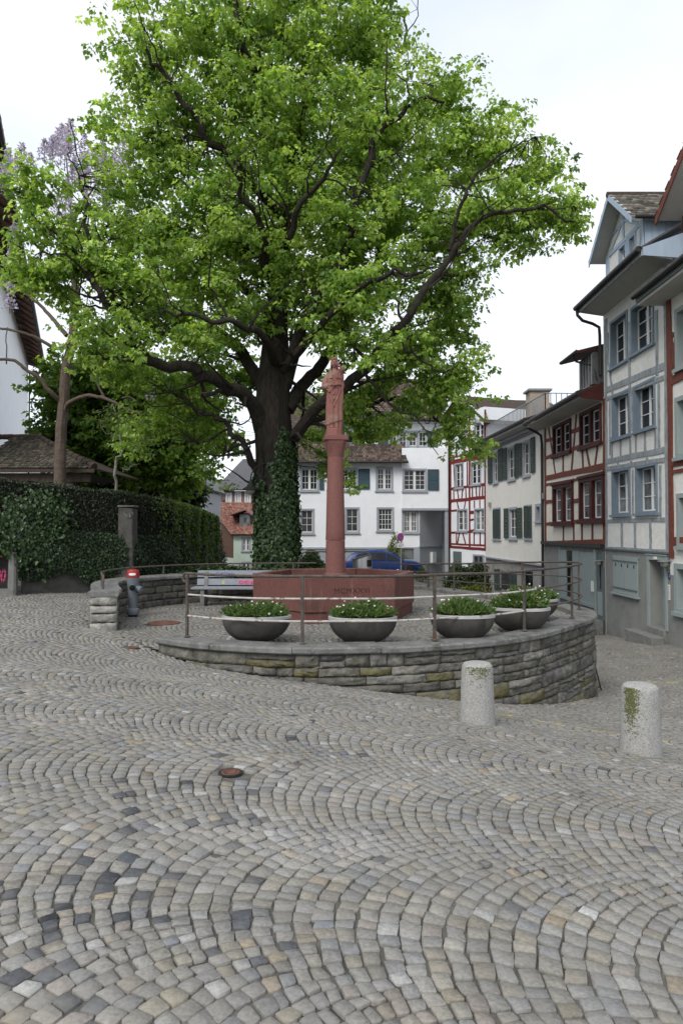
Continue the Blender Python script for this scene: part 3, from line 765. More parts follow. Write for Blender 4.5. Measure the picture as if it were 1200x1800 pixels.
for s in [.42, 1.0, 2.1, 3.2, 4.3, 5.4, 6.5, 7.4]:
    x, y = LOW.xy(s, -.06); MB().box(x - .016, x + .016, y - .016, y + .016, LZ - .01, (zr(s) if s > .5 else LZ + .1)).build('stub', M['rail'], rail2)
# ================================================================ buildings: a facade is a vertical plane seen from its front
class Facade:
    def __init__(s, A, B):
        s.A = Vector((*A, 0)); s.B = Vector((*B, 0)); s.L = (s.B - s.A).length; s.u = (s.B - s.A) / s.L; s.n = Vector((s.u.y, -s.u.x, 0)); s.open = []
    def P(s, u, z, d=0.0): 
        q = s.A + s.u * u + s.n * d; return Vector((q.x, q.y, z))
    def px(s, px, py, d=0.0):
        r = ray(px, py); o = Vector((0, 0, HC)); a = s.A + s.n * d
        t = (a - o).dot(s.n) / r.dot(s.n); q = o + r * t
        return ((q - a).dot(s.u), q.z)
    def rect(s, x0, y0, x1, y1, d=0.0):
        (u0, z1), (u1, z0) = s.px(x0, y0, d), s.px(x1, y1, d); return (u0, u1, z0, z1)
    def box(s, mb, u0, u1, z0, z1, d0, d1):
        return mb.hexa([s.P(u0, z0, d1), s.P(u1, z0, d1), s.P(u1, z0, d0), s.P(u0, z0, d0), s.P(u0, z1, d1), s.P(u1, z1, d1), s.P(u1, z1, d0), s.P(u0, z1, d0)])
    def wall(s, root, m, u0, u1, z0, z1, name='wall', dep=.22, mrev=None, prof=None):
        """front skin cut open at the windows; each opening has its own reveal"""
        mb = MB(); ops = [o for o in s.open if o[0] < u1 and o[1] > u0 and o[2] < z1 and o[3] > z0]
        us = sorted({u0, u1, *[min(max(o[k], u0), u1) for o in ops for k in (0, 1)]}); zs = sorted({z0, z1, *[min(max(o[k], z0), z1) for o in ops for k in (2, 3)]})
        for a, b in zip(us[:-1], us[1:]):
            for c, d in zip(zs[:-1], zs[1:]):
                if b - a < 1e-6 or d - c < 1e-6: continue
                um, zm = (a + b) / 2, (c + d) / 2
                if any(o[0] < um < o[1] and o[2] < zm < o[3] for o in ops): continue
                mb.quad(s.P(a, c), s.P(b, c), s.P(b, d), s.P(a, d))
        for a, b, c, d in [o[:4] for o in ops]:
            mb.quad(s.P(a, c, -dep), s.P(b, c, -dep), s.P(b, c), s.P(a, c)); mb.quad(s.P(a, d), s.P(b, d), s.P(b, d, -dep), s.P(a, d, -dep))
            mb.quad(s.P(a, c), s.P(a, d), s.P(a, d, -dep), s.P(a, c, -dep)); mb.quad(s.P(b, c, -dep), s.P(b, d, -dep), s.P(b, d), s.P(b, c))
        return mb.build(name, m, root)
    def shell(s, root, m, u0, u1, z0, z1, depth, name='side_wall'):
        """the other three walls and a closed top, behind the front"""
        mb = MB(); a, b = s.P(u0, z0), s.P(u1, z0); e = .003
        mb.quad(s.P(u0, z0, -depth), s.P(u0, z0, -e), s.P(u0, z1, -e), s.P(u0, z1, -depth)); mb.quad(s.P(u1, z0, -e), s.P(u1, z0, -depth), s.P(u1, z1, -depth), s.P(u1, z1, -e))
        mb.quad(s.P(u1, z0, -depth), s.P(u0, z0, -depth), s.P(u0, z1, -depth), s.P(u1, z1, -depth))
        return mb.build(name, m, root)
    def beam(s, root, p, q, w, m, d=.022, name='beam', pix=True):
        a = s.px(*p) if pix else p; b = s.px(*q) if pix else q
        a, b = Vector((a[0], a[1])), Vector((b[0], b[1])); t = (b - a).normalized(); nr = Vector((-t.y, t.x)) * w / 2
        d = d + random.uniform(-.004, .004)
        k = 6; L_, R_ = [], []; wv = [random.uniform(-.05, .05) * w if 0 < i < 6 else 0 for i in range(7)]
        for i in range(k + 1):
            c = a + (b - a) * i / k + nr * wv[i] / max(w, .01) * 2; j1, j2 = random.uniform(.84, 1.08), random.uniform(.84, 1.08); L_.append(c + nr * j1); R_.append(c - nr * j2)
        vs = [s.P(*v, d) for v in L_] + [s.P(*v, d) for v in R_] + [s.P(*v, -.01) for v in L_] + [s.P(*v, -.01) for v in R_]
        n = k + 1; fs = []
        for i in range(k):
            fs += [(i, i + 1, n + i + 1, n + i), (2 * n + i, 2 * n + i + 1, i + 1, i), (n + i, n + i + 1, 3 * n + i + 1, 3 * n + i)]
        fs += [(0, n, 3 * n, 2 * n), (k, 2 * n + k, 3 * n + k, n + k)]
        return MB().add(vs, fs).build(name, m, root)
    def window(s, root, r, mc, ms, leaves=2, rows=3, cols=2, cw=.09, proud=.03, rec=.16, sill=.05, glass='glass', mpost=.07, sillm=None, lower=False, head=0.0):
        """casing (the part) with sash, pane and sill as sub-parts; r = outer rectangle of the casing"""
        u0, u1, z0, z1 = r; s.open.append((u0 + .004, u1 - .004, z0 + .004, z1 - .004))
        mb = MB(); P = s.P
        for a, b, c, d in ((u0, u0 + cw, z0, z1), (u1 - cw, u1, z0, z1), (u0 + cw, u1 - cw, z1 - cw, z1), (u0 + cw, u1 - cw, z0, z0 + cw * .7)):
            s.box(mb, a, b, c, d, -rec - .05, proud)
        wdw = mb.build('window', mc, root)
        if head: s.box(MB(), u0 - .05, u1 + .05, z1 + .002, z1 + head, -.01, proud + .05).build('lintel', mc, wdw)
        i0, i1, j0, j1 = u0 + cw, u1 - cw, z0 + cw * .7, z1 - cw
        wl_ = (i1 - i0 - mpost * (leaves - 1)) / leaves
        mb = MB(); gl = MB(); d1, d0 = -rec + .035, -rec
        for k in range(leaves):
            a = i0 + k * (wl_ + mpost); b = a + wl_; f = .045
            for q in ((a, a + f, j0, j1), (b - f, b, j0, j1), (a + f, b - f, j0, j0 + f * 1.2), (a + f, b - f, j1 - f, j1)): s.box(mb, *q, d0, d1)
            for c in range(1, cols): x = a + f + (b - a - 2 * f) * c / cols; s.box(mb, x - .013, x + .013, j0 + f, j1 - f, d0 + .006, d1 - .004)
            for c in range(1, rows): y = j0 + f + (j1 - j0 - 2 * f) * c / rows; s.box(mb, a + f, b - f, y - .013, y + .013, d0 + .008, d1 - .006)
            gl.quad(P(a + .02, j0 + .02, d0 + .004), P(b - .02, j0 + .02, d0 + .004), P(b - .02, j1 - .02, d0 + .004), P(a + .02, j1 - .02, d0 + .004))
        mb.build('sash', ms, wdw); gl.build('pane', M[glass], wdw)
        if leaves > 1:
            mb = MB()
            for k in range(leaves - 1): a = i0 + (k + 1) * wl_ + k * mpost; s.box(mb, a, a + mpost, j0, j1, -rec - .02, proud - .012 if mpost > .1 else d1 + .01)
            mb.build('mullion', mc if mpost > .1 else ms, wdw)
        if sill: s.box(MB(), u0 - .05, u1 + .05, z0 - sill, z0 + .004, -.02, proud + .06).build('sill', sillm or mc, wdw)
        return wdw
    def shutter(s, root, r, m, slats=True, d=.03, name='shutter', swing=0.0, hinge='l'):
        u0, u1, z0, z1 = r; mb = MB(); f = .055; t = .035
        h0 = s.P(u0 if hinge == 'l' else u1, 0, d)
        def bx(a, b, c, e, d0, d1): s.box(mb, a, b, c, e, d0, d1)
        bx(u0, u0 + f, z0, z1, d, d + t); bx(u1 - f, u1, z0, z1, d, d + t); bx(u0 + f, u1 - f, z1 - f, z1, d, d + t); bx(u0 + f, u1 - f, z0, z0 + f, d, d + t); zm = (z0 + z1) / 2; bx(u0 + f, u1 - f, zm - f / 2, zm + f / 2, d, d + t)
        n = max(4, int((z1 - z0) / .075))
        for k in range(n):
            z = z0 + f + (z1 - z0 - 2 * f) * (k + .5) / n
            mb.hexa([s.P(a, z + b, c) for a, b, c in ((u0 + f, -.03, d + .03), (u1 - f, -.03, d + .03), (u1 - f, -.022, d + .03), (u0 + f, -.022, d + .03), (u0 + f, .022, d + .004), (u1 - f, .022, d + .004), (u1 - f, .03, d + .004), (u0 + f, .03, d + .004))])
        if swing:
            c_, s_ = math.cos(swing), math.sin(swing)
            nv = []
            for p in mb.v:
                q = Vector(p) - Vector((h0.x, h0.y, 0)); nv.append((h0.x + q.x * c_ - q.y * s_, h0.y + q.x * s_ + q.y * c_, q.z))
            mb.v = nv
        return mb.build(name, m, root)

TILE_COLS = {'brown': ((.115, .085, .070), (.075, .058, .05), (.16, .12, .095)), 'red': ((.25, .115, .085), (.19, .085, .066), (.31, .17, .13)), 'grey': ((.14, .125, .108), (.09, .082, .072), (.21, .19, .16)), 'moss': ((.075, .066, .05), (.05, .046, .036), (.115, .10, .075))}
def tiles(root, p0, pu, pv, wu, wv, tone, nu, nv, seed=0, th=.022, clip=None, name='tiles'):
    """overlapping plain tiles on a sloped plane: p0 eave corner, pu along the eave, pv up the slope"""
    r = np.random.default_rng(seed); p0 = np.array(p0); pu = unit(np.array(pu, float)); pv = unit(np.array(pv, float)); nn = np.cross(pu, pv)
    if nn[2] < 0: nn = -nn
    I, J = np.meshgrid(np.arange(nu), np.arange(nv)); I = I.ravel(); J = J.ravel(); du, dv = wu / nu, wv / nv
    off = (J % 2) * .5
    a = (I + off) * du + .006; b = a + du - .012; lo = J * dv - .02; hi = lo + dv * 1.35
    b = np.minimum(b, wu); ok = a < wu - .02
    if clip is not None: ok &= clip((a + b) / 2, (lo + hi) / 2)
    a, b, lo, hi = a[ok], b[ok], lo[ok], hi[ok]; n = len(a)
    t0 = th * 1.6 + r.normal(0, .004, n); sk = r.normal(0, .008, n)
    def pt(u, v, h): return p0 + pu * u[:, None] + pv * v[:, None] + nn * h[:, None]
    z = np.zeros(n); m_ = (a + b) / 2
    V = np.stack([pt(a, lo + sk, t0 - th), pt(b, lo - sk, t0 - th), pt(b, hi, z), pt(a, hi, z), pt(a, lo + sk, t0), pt(b, lo - sk, t0), pt(b, hi, z + th * .4), pt(a, hi, z + th * .4)], 1)
    f = np.array([(4, 5, 6, 7), (0, 1, 5, 4), (1, 2, 6, 5), (3, 0, 4, 7)])
    c = np.array(TILE_COLS[tone]); col = c[r.integers(0, 3, n)] * r.normal(1, .15, (n, 1))
    V = V - np.array(worigin(root))
    me = np_mesh(name, V.reshape(-1, 3), (f[None] + np.arange(n)[:, None, None] * 8).ravel(), np.full(4 * n, 4), M['tile'], False, np.repeat(np.clip(col, .01, 1), 8, 0))
    o = link(name, me, root); o['kind'] = 'stuff'; return o
def slab(root, pts, th, m, name):
    """a thick sloping plate from 4 points of its underside"""
    a, b, c, d = [Vector(p) for p in pts]; n = (b - a).cross(d - a).normalized()
    if n.z < 0: n = -n
    return MB().hexa([a, b, c, d] + [p + n * th for p in (a, b, c, d)]).build(name, m, root)
def gutter(root, p, q, r=.07, name='gutter'):
    return MB().tube([p, q], r, 10).build(name, M['gutter'], root, smooth=True)

# ================================================================ street on the right, from near to far
XF = 8.95
# ---- blue half-timbered house ------------------------------------------------
F = Facade((XF, 23.2), (XF, 18.6))
hb = thing('timbered_house', 'tall narrow pale half-timbered house with blue window frames and a dormer gable', 'house', (XF, 21, -1.7))
zb = F.px(1120, 967)[1]                                   # top of the plastered ground floor
ze = 9.05; e2_ = 6.15
M['blueframe'] = M['blue']
def win_blue(r, **k): return F.window(hb, r, M['blue'], M['sash'], leaves=2, rows=3, cols=1, cw=.085, proud=.035, rec=.20, mpost=.02, **k)
for q in ((1075, 827, 1108, 904), (1116.5, 820, 1156, 901)): win_blue(F.rect(*q), sill=.07, glass='glassc')
for q in ((1075, 697, 1108, 764), (1113, 680, 1152, 749)): win_blue(F.rect(*q), sill=.06)
for q in ((1072, 567, 1103.5, 632), (1108, 543, 1149.5, 603)): win_blue(F.rect(*q), sill=.06)
F.wall(hb, M['plasterpale'], 0, F.L, zb, ze, dep=.24)
tb = M['timblue']
for p, q, w in (((1065.5, 968), (1064.5, 560), .20), ((1173.5, 973), (1169, 430), .22), ((1063.5, 963.5), (1176.5, 969.5), .11), ((1064, 824), (1175, 806.5), .13), ((1064, 811), (1175, 789), .17), ((1063.5, 686), (1173, 641), .20), ((1063.5, 702), (1173, 661), .15), ((1064, 916), (1174, 913), .12),
                ((1092.5, 917), (1093, 962), .15), ((1115.5, 917), (1116, 964), .15), ((1142.5, 917), (1143, 966), .15), ((1111.8, 826), (1112, 906), .10), ((1160, 818), (1160.5, 908), .13),
                ((1086, 813), (1086, 821), .13), ((1109, 810), (1109, 818), .13), ((1137, 804), (1137, 812), .13),
                ((1075, 768), (1075.5, 808), .11), ((1090, 768), (1090.5, 806), .12), ((1107, 764), (1108, 803), .13), ((1117, 757), (1117.5, 800), .10), ((1133, 754), (1133.5, 797), .12), ((1151.5, 750), (1152, 794), .12), ((1110.5, 684), (1111, 757), .08), ((1157.5, 672), (1158, 790), .13), ((1071.5, 705), (1072, 800), .08),
                ((1070, 640), (1077, 697), .12), ((1105.5, 566), (1106.5, 684), .15), ((1153.5, 545), (1154.5, 660), .15), ((1068.5, 585), (1069, 640), .10)):
    F.beam(hb, p, q, w, tb)
# ground floor: plain plaster with boarded shutter window and a door set deep in the wall
zg = -2.3
r_sh = F.rect(1078, 977, 1122, 1049)
shut = F.rect(1078, 978, 1122, 1050)
r_door = F.rect(1141, 983.5, 1170.5, 1109)
F.open.append((r_door[0], r_door[1], r_door[2], r_door[3]))
F.wall(hb, M['plinth'], 0, F.L, zg, zb - .004, name='ground_floor_wall', dep=.42)
F.box(MB(), -.02, F.L + .02, zb - .05, zb + .0, -.01, .055).build('cornice', M['greygreend'], hb)
su0, su1, sz0, sz1 = shut
fr_ = MB(); F.box(fr_, su0 - .05, su1 + .05, sz1 + .003, sz1 + .04, .0, .03); fr_.build('shutter_head', M['greygreen'], hb)
for k in range(2):
    a = su0 + (su1 - su0) * k / 2 + .006; b = su0 + (su1 - su0) * (k + 1) / 2 - .006; lf = None
    for j in range(2):
        c = a + (b - a) * j / 2; e = a + (b - a) * (j + 1) / 2 - .006
        mb = MB(); F.box(mb, c, e, sz0 + .01, sz1, .004, .034 + .003 * j); o_ = mb.build('shutter_board', M['greygreen'], hb)
        m2 = MB(); cu, cz = (c + e) / 2, sz1 - .26                   # flat black patch on the board, painting the dark of a cut-out
        pts = [F.P(cu + .045 * math.sin(t) , cz + .06 * math.cos(t) , .0385 + .003 * j) for t in np.linspace(0, 2 * math.pi, 14)[:-1]]
        m2.poly(pts[::-1]); m2.build('peep_hole', M['black'], o_)
    for z in (sz0 + .17, sz1 - .12): F.box(MB(), a - .02, b, z - .022, z + .022, .038, .055).build('hinge_strap', M['greygreend'], hb)
F.box(MB(), su0 - .08, su1 + .08, sz0 - .05, sz0 - .002, -.01, .11).build('shutter_sill', M['greygreen'], hb)
du0, du1, dz0, dz1 = r_door
fr_ = MB()
for q in ((du0 - .13, du0 - .002, dz0 + .0, dz1 + .14), (du1 + .002, du1 + .11, dz0, dz1 + .14), (du0 - .002, du1 + .002, dz1 + .002, dz1 + .14)): F.box(fr_, *q, -.01, .045)
F.box(fr_, du0 - .15, du1 + .13, dz1 + .14, dz1 + .17, -.01, .07)
fr_.build('door_frame', M['greygreen'], hb)
door = F.box(MB(), du0 + .005, du1 - .005, dz0 + .02, dz1 - .005, -.42, -.37).build('door', M['greygreend'], hb)
mb = MB()
for q in ((du0 + .005, du0 + .13, dz0 + .02, dz1 - .01), (du1 - .13, du1 - .005, dz0 + .02, dz1 - .01), (du0 + .13, du1 - .13, dz1 - .16, dz1 - .01), (du0 + .13, du1 - .13, dz0 + .02, dz0 + .2), (du0 + .13, du1 - .13, dz0 + .86, dz0 + 1.0)): F.box(mb, *q, -.37, -.345)
mb.build('door_rails', M['greygreen'], door)
mb = MB(); mb.quad(*[F.P(a, b, -.367) for a, b in ((du0 + .13, dz0 + 1.0), (du1 - .13, dz0 + 1.0), (du1 - .13, dz1 - .16), (du0 + .13, dz1 - .16))]); mb.build('door_glass', M['glass'], door)
mb = MB()
for k in range(7):                                                     # wrought grille in the door glass
    z = dz0 + 1.05 + k * (dz1 - dz0 - 1.25) / 6; F.box(mb, du0 + .13, du1 - .13, z - .006, z + .006, -.362, -.35)
for a in (.33, .5, .67): x = du0 + .13 + (du1 - du0 - .26) * a; F.box(mb, x - .006, x + .006, dz0 + 1.0, dz1 - .16, -.364, -.352)
mb.build('door_grille', M['irondark'], door)
MB().lathe(F.P(du0 + .2, dz0 + 1.02, -.345), [(.02, 0), (.02, .03), (.03, .04), (.025, .06)], 10, F.n).build('door_handle', M['galv'], door)
gzd = g1(XF - .4, F.P(du0, 0).y)
# two worn steps
F.box(MB(), du0 - .03, du1 + .03, gzd - .3, dz0 + .015, -.41, .10).build('step', M['stepstone'], hb, bevel=.015)
F.box(MB(), du0 - .75, du1 + .12, gzd - .4, dz0 - .17, .101, .46).build('step', M['stepstone'], hb, bevel=.015)
# door-side fittings
for (u_, z_) in ((du1 + .3, dz1 - .12), (-.22, F.px(1057, 992)[1])):
    lp = F.box(MB(), u_ - .13, u_ + .13, z_ - .09, z_ + .13, .002, .03).build('wall_lamp', M['galv'], hb)
    mb = MB(); mb.hexa([F.P(u_ - .15, z_ + .11, .31), F.P(u_ + .13, z_ + .11, .31), F.P(u_ + .13, z_ + .13, .03), F.P(u_ - .15, z_ + .13, .03), F.P(u_ - .15, z_ + .125, .31), F.P(u_ + .13, z_ + .125, .31), F.P(u_ + .13, z_ + .145, .03), F.P(u_ - .15, z_ + .145, .03)]); mb.build('lamp_hood', M['galv'], lp)
    mb = MB(); mb.lathe(F.P(u_ - .01, z_ + .10, .17), [(.10, 0), (.108, .05), (.09, .11), (.05, .145), (.004, .155)], 16, (0, 0, -1)); mb.build('lamp_globe', M['lampglass'], lp, smooth=True)
# enamel number plate and the narrow bell panel
un, zn = F.L - .10 + .02, F.px(1179, 1013)[1]
MB().lathe(F.P(un, zn, .003), [(.095, 0), (.095, .006), (.085, .009), (.002, .010)], 20, F.n).build('house_number', M['enamel'], hb, smooth=True)
text_mesh('digit', '1', .13, F.P(un, zn - .047, .0145), F.u, (0, 0, 1), M['white'], hb, depth=.0005)
q = F.rect(1177.5, 1028, 1181.5, 1056); bp_ = F.box(MB(), F.L - .16, F.L - .055, q[2], q[3], .002, .02).build('bell_panel', M['white'], hb)
mb = MB()
for k in range(9): z = q[3] - .05 - k * (q[3] - q[2] - .08) / 8.5; F.box(mb, F.L - .145, F.L - .07, z - .012, z + .008, .0195, .022)
mb.build('bell_label', M['stonegrey'], bp_)
F.box(MB(), (du0 + du1) / 2 - .07, (du0 + du1) / 2 + .07, dz1 + .03, dz1 + .10, .046, .09).build('door_light', M['white'], hb)
F.shell(hb, M['plasterpale'], 0, F.L, zg, ze, 9.5)
# eaves: soffit, boxed ends, gutter, down pipe
E = .80; ye0, ye1 = 23.25, 18.32
mb = MB(); mb.hexa([(XF - E, ye1, ze - .0), (XF + .0, ye1, ze - .12), (XF + .0, ye0, ze - .12), (XF - E, ye0, ze - .0), (XF - E, ye1, ze + .06), (XF + .0, ye1, ze + .06), (XF + .0, ye0, ze + .06), (XF - E, ye0, ze + .06)]); mb.build('soffit', M['soffit'], hb)
MB().box(XF - E - .03, XF - E - .002, ye1, ye0, ze - .02, ze + .16).build('fascia', M['timblue'], hb)
MB().hexa([(XF - E, ye1 - .04, ze - .02), (XF + .35, ye1 - .04, ze - .1), (XF + .35, ye1 - .003, ze - .1), (XF - E, ye1 - .003, ze - .02), (XF - E, ye1 - .04, ze + .2), (XF + .35, ye1 - .04, ze + .62), (XF + .35, ye1 - .003, ze + .62), (XF - E, ye1 - .003, ze + .2)]).build('eave_board', M['bluep'], hb)
gutter(hb, (XF - E - .10, ye0 + .1, ze + .17), (XF - E - .10, ye1, ze + .17), .085)
slab(hb, [(XF - E - .05, ye1, ze + .17), (XF - E - .05, ye0, ze + .17), (XF + 1.3, ye0, ze + 1.5), (XF + 1.3, ye1, ze + 1.5)], .05, M['lead'], 'roof')
MB().tube([(XF - E - .1, 23.2, ze + .1), (XF - E - .08, 23.2, ze - .1), (XF - E + .1, 23.22, ze - .28), (XF - .35, 23.24, ze - .38), (XF - .12, 23.26, ze - .5), (XF - .10, 23.26, ze - .8), (XF - .10, 23.26, e2_ + .75)], .055, 8).build('downpipe', M['gutter'], hb, smooth=True)
# dormer gable
D = Facade((8.75, 22.35), (8.75, 19.55)); zd0, zd1 = ze + .12, 10.62; pk = 11.95; um = D.L / 2
D.open = []
wins = [D.rect(1086.5, 425, 1101, 500), D.rect(1104, 405, 1118, 480)]
wins = [(a, b, zd0 + .30, zd0 + 1.32) for a, b, _, _ in wins]
for q in wins: D.window(hb, q, M['bluep'], M['sash'], leaves=2, rows=3, cols=1, cw=.07, rec=.12, mpost=.02, sill=.04)
D.wall(hb, M['plasterpale'], 0, D.L, zd0, zd1 - .9 + .9, name='gable_wall', dep=.15)
MB().poly([D.P(0, zd1), D.P(D.L, zd1), D.P(um, pk - .1)]).build('gable_field', M['plasterpale'], hb)
def db(a, b, w): D.beam(hb, a, b, w, M['bluep'], d=.03, pix=False)
db((.07, zd0), (.07, zd1), .14); db((D.L - .07, zd0), (D.L - .07, zd1), .14); db((0, zd1 - .05), (D.L, zd1 - .05), .13); db((.1, zd0 + .2), (D.L - .1, zd0 + .2), .1); db((.5, zd1 + .52), (D.L - .5, zd1 + .52), .11); db((um, zd1), (um, pk - .2), .12); db((um - .2, zd1 + .5), (.35, zd1), .1); db((um + .2, zd1 + .5), (D.L - .35, zd1), .1)
db((.3, zd0 + .2), (.22, zd1 - .1), .08); db((D.L - .35, zd0 + .2), (D.L - .18, zd1 - .1), .08); db(((wins[0][1] + wins[1][0]) / 2, zd0 + .2), ((wins[0][1] + wins[1][0]) / 2, zd1 - .1), .12)
for k in range(8):                                          # boarded cheek facing the camera
    MB().box(8.756 + k * .2, 8.756 + k * .2 + .192, 19.50, 19.53 + .004 * (k % 2), ze + .25, 10.55).build('cheek_board', M['bluep'], hb)
MB().box(8.76, 10.4, 22.30, 22.34, ze + .1, 10.6).build('cheek', M['bluep'], hb)
X0, X1 = 8.28, 11.2
yl, yr, ym = 22.62, 19.30, 20.95
zl_, zr_ = 10.48, 10.52
for (ya, za, nm) in ((yl, zl_, 'l'), (yr, zr_, 'r')):
    slab(hb, [(X0, ya, za), (X1, ya, za), (X1, ym, pk), (X0, ym, pk)], .07, M['soffit'], 'dormer_roof')
    tiles(hb, (X0 - .03, ya, za + .08), (1, 0, 0), (0, ym - ya, pk - za), X1 - X0, math.hypot(ym - ya, pk - za) + .03, 'grey', 16, 12, 3)
    dv = Vector((0, ym - ya, pk - za)).normalized(); a = Vector((X0 - .03, ya, za - .12)); b = Vector((X0 - .03, ym, pk - .12))
    MB().hexa([a, a + Vector((.028, 0, 0)), b + Vector((.028, 0, 0)), b, a + Vector((0, 0, .2)), a + Vector((.028, 0, .2)), b + Vector((.028, 0, .2)), b + Vector((0, 0, .2))]).build('bargeboard', M['bluep'], hb)
for k in range(9): MB().lathe((X0 - .05 + k * .33, ym, pk + .06), [(.09, 0), (.085, .33), (.075, .34)], 10, (1, 0, 0)).build('ridge_tile', M['wood'], hb, smooth=True)
MB().tube([(X0 + .1, yr - .05, zr_ + .02), (X1, yr - .05, zr_ + .02)], .06, 8).build('dormer_gutter', M['gutter'], hb, smooth=True)

# ---- right-hand red half-timbered house (mostly outside the frame) -----------
F = Facade((XF - .04, 18.56), (XF + .1, 13.0))
hr = thing('timbered_house', 'red half-timbered house with grey window surrounds at the right edge', 'house', (XF, 16, -1.5))
for q in ((1190, 868, 1226, 962), (1187, 700, 1224, 798), (1187, 545, 1222, 635)):
    r_ = F.rect(*q); F.window(hr, (r_[0], r_[0] + 1.15, r_[2], r_[3]), M['greygreen'], M['sash'], leaves=2, rows=3, cols=1, cw=.12, proud=.05, rec=.2, sill=.09, glass='glassc')
gw = F.rect(1186, 990, 1222, 1083); F.window(hr, (gw[0], gw[0] + 1.2, gw[2], gw[3]), M['greygreen'], M['greygreen'], leaves=1, rows=3, cols=3, cw=.14, proud=.05, rec=.25, sill=.1)
zbr = F.px(1184, 975)[1]; zer = 7.95
F.wall(hr, M['plasterpale'], 0, F.L, zbr - .55, zer, dep=.3)
F.wall(hr, M['plinth'], 0, F.L, -2.2, zbr - .554, name='ground_floor_wall', dep=.3)
for p, q, w in (((.12, zbr - .1), (.12, zer - .05), .24), ((.0, F.px(1187, 806)[1] - .1), (5, F.px(1187, 806)[1] - .1), .22), ((0, F.px(1187, 829)[1]), (5, F.px(1187, 829)[1]), .1), ((0, F.px(1187, 666)[1]), (5, F.px(1187, 666)[1]), .24), ((.2, F.px(1180, 590)[1]), (.55, F.px(1190, 672)[1]), .13), ((.2, F.px(1180, 590)[1]), (.36, F.px(1180, 590)[1]), .13), ((.2, F.px(1178, 635)[1]), (.5, F.px(1178, 635)[1]), .12), ((.24, F.px(1180, 655)[1]), (.5, F.px(1187, 585)[1]), .09), ((.2, F.px(1187, 945)[1] - .1), (4, F.px(1187, 945)[1] - .1), .24), ((1.75, zbr), (1.75, zer), .2)):
    F.beam(hr, p, q, w, M['timbrown'], pix=False, d=.035)
F.shell(hr, M['plasterpale'], 0, F.L, -2.2, zer, 9)
zq = F.px(1163, 556, .62)[1]
mb = MB(); mb.hexa([(XF - .70, 12.6, zer - .1), (XF + .2, 12.6, zer - .1), (XF + .0, 18.9, zer - .1), (XF - .70, 18.9, zer - .1), (XF - .70, 12.6, zer), (XF + .2, 12.6, zer + .1), (XF + .0, 18.9, zer + .1), (XF - .70, 18.9, zer)]); mb.build('soffit', M['soffit'], hr)
MB().hexa([(XF - .74, 12.6, zer - .02), (XF - .701, 12.6, zer - .02), (XF - .701, 18.93, zer - .02), (XF - .74, 18.93, zer - .02), (XF - .74, 12.6, zer + .16), (XF - .701, 12.6, zer + .16), (XF - .701, 18.93, zer + .16), (XF - .74, 18.93, zer + .16)]).build('fascia', M['greygreend'], hr)
gutter(hr, (XF - .80, 18.95, zer + .16), (XF - .80, 12.6, zer + .16), .08)
slab(hr, [(XF - .76, 12.6, zer + .17), (XF - .76, 18.95, zer + .17), (XF + .9, 18.95, zer + 1.4), (XF + .9, 12.6, zer + 1.4)], .06, M['lead'], 'roof')
# its dormer with oxblood bargeboards
yA, yP = 18.62, 16.3; zA, zP = at(1152, 388, 18.62).z, at(1152, 388, 18.62).z + 1.62
Xg = at(1152, 388, 18.62).x
slab(hr, [(Xg, yA, zA), (Xg + 3, yA, zA), (Xg + 3, yP, zP), (Xg, yP, zP)], .08, M['soffit'], 'dormer_roof')
a = Vector((Xg - .03, yA, zA - .14)); b = Vector((Xg - .03, yP, zP - .14)); MB().hexa([a, a + Vector((.028, 0, 0)), b + Vector((.028, 0, 0)), b, a + Vector((0, 0, .24)), a + Vector((.028, 0, .24)), b + Vector((.028, 0, .24)), b + Vector((0, 0, .24))]).build('bargeboard', M['timbrown'], hr)
tiles(hr, (Xg - .05, yA + .04, zA + .08), (1, 0, 0), (0, yP - yA, zP - zA), 3, math.hypot(yP - yA, zP - zA), 'grey', 14, 14, 6)
G = Facade((Xg + .62, 18.35), (Xg + .62, 14.3)); zg0 = zer + .9
G.window(hr, (.25, 1.2, zg0 + .3, zg0 + 1.5), M['greygreen'], M['sash'], leaves=2, rows=3, cols=1, cw=.1, rec=.12)
G.wall(hr, M['plasterpale'], 0, G.L, zg0 - .4, zA, name='gable_wall', dep=.15)
MB().poly([G.P(0, zA), G.P(G.L, zA), G.P(G.L / 2, zP)]).build('gable_field', M['plasterpale'], hr)
for p, q in (((.08, zg0 - .4), (.08, zA)), ((0, zA - .08), (4, zA - .08)), ((.1, zA), (2, zP - .1)), ((0, zg0 + .12), (4, zg0 + .12)), ((.14, zA - .2), (.25, zg0 + .1))): G.beam(hr, p, q, .16, M['timbrown'], pix=False, d=.03)
MB().box(Xg + .625, Xg + 2.6, 18.36, 18.39, zg0 - .5, zA).build('cheek', M['ox'], hr)

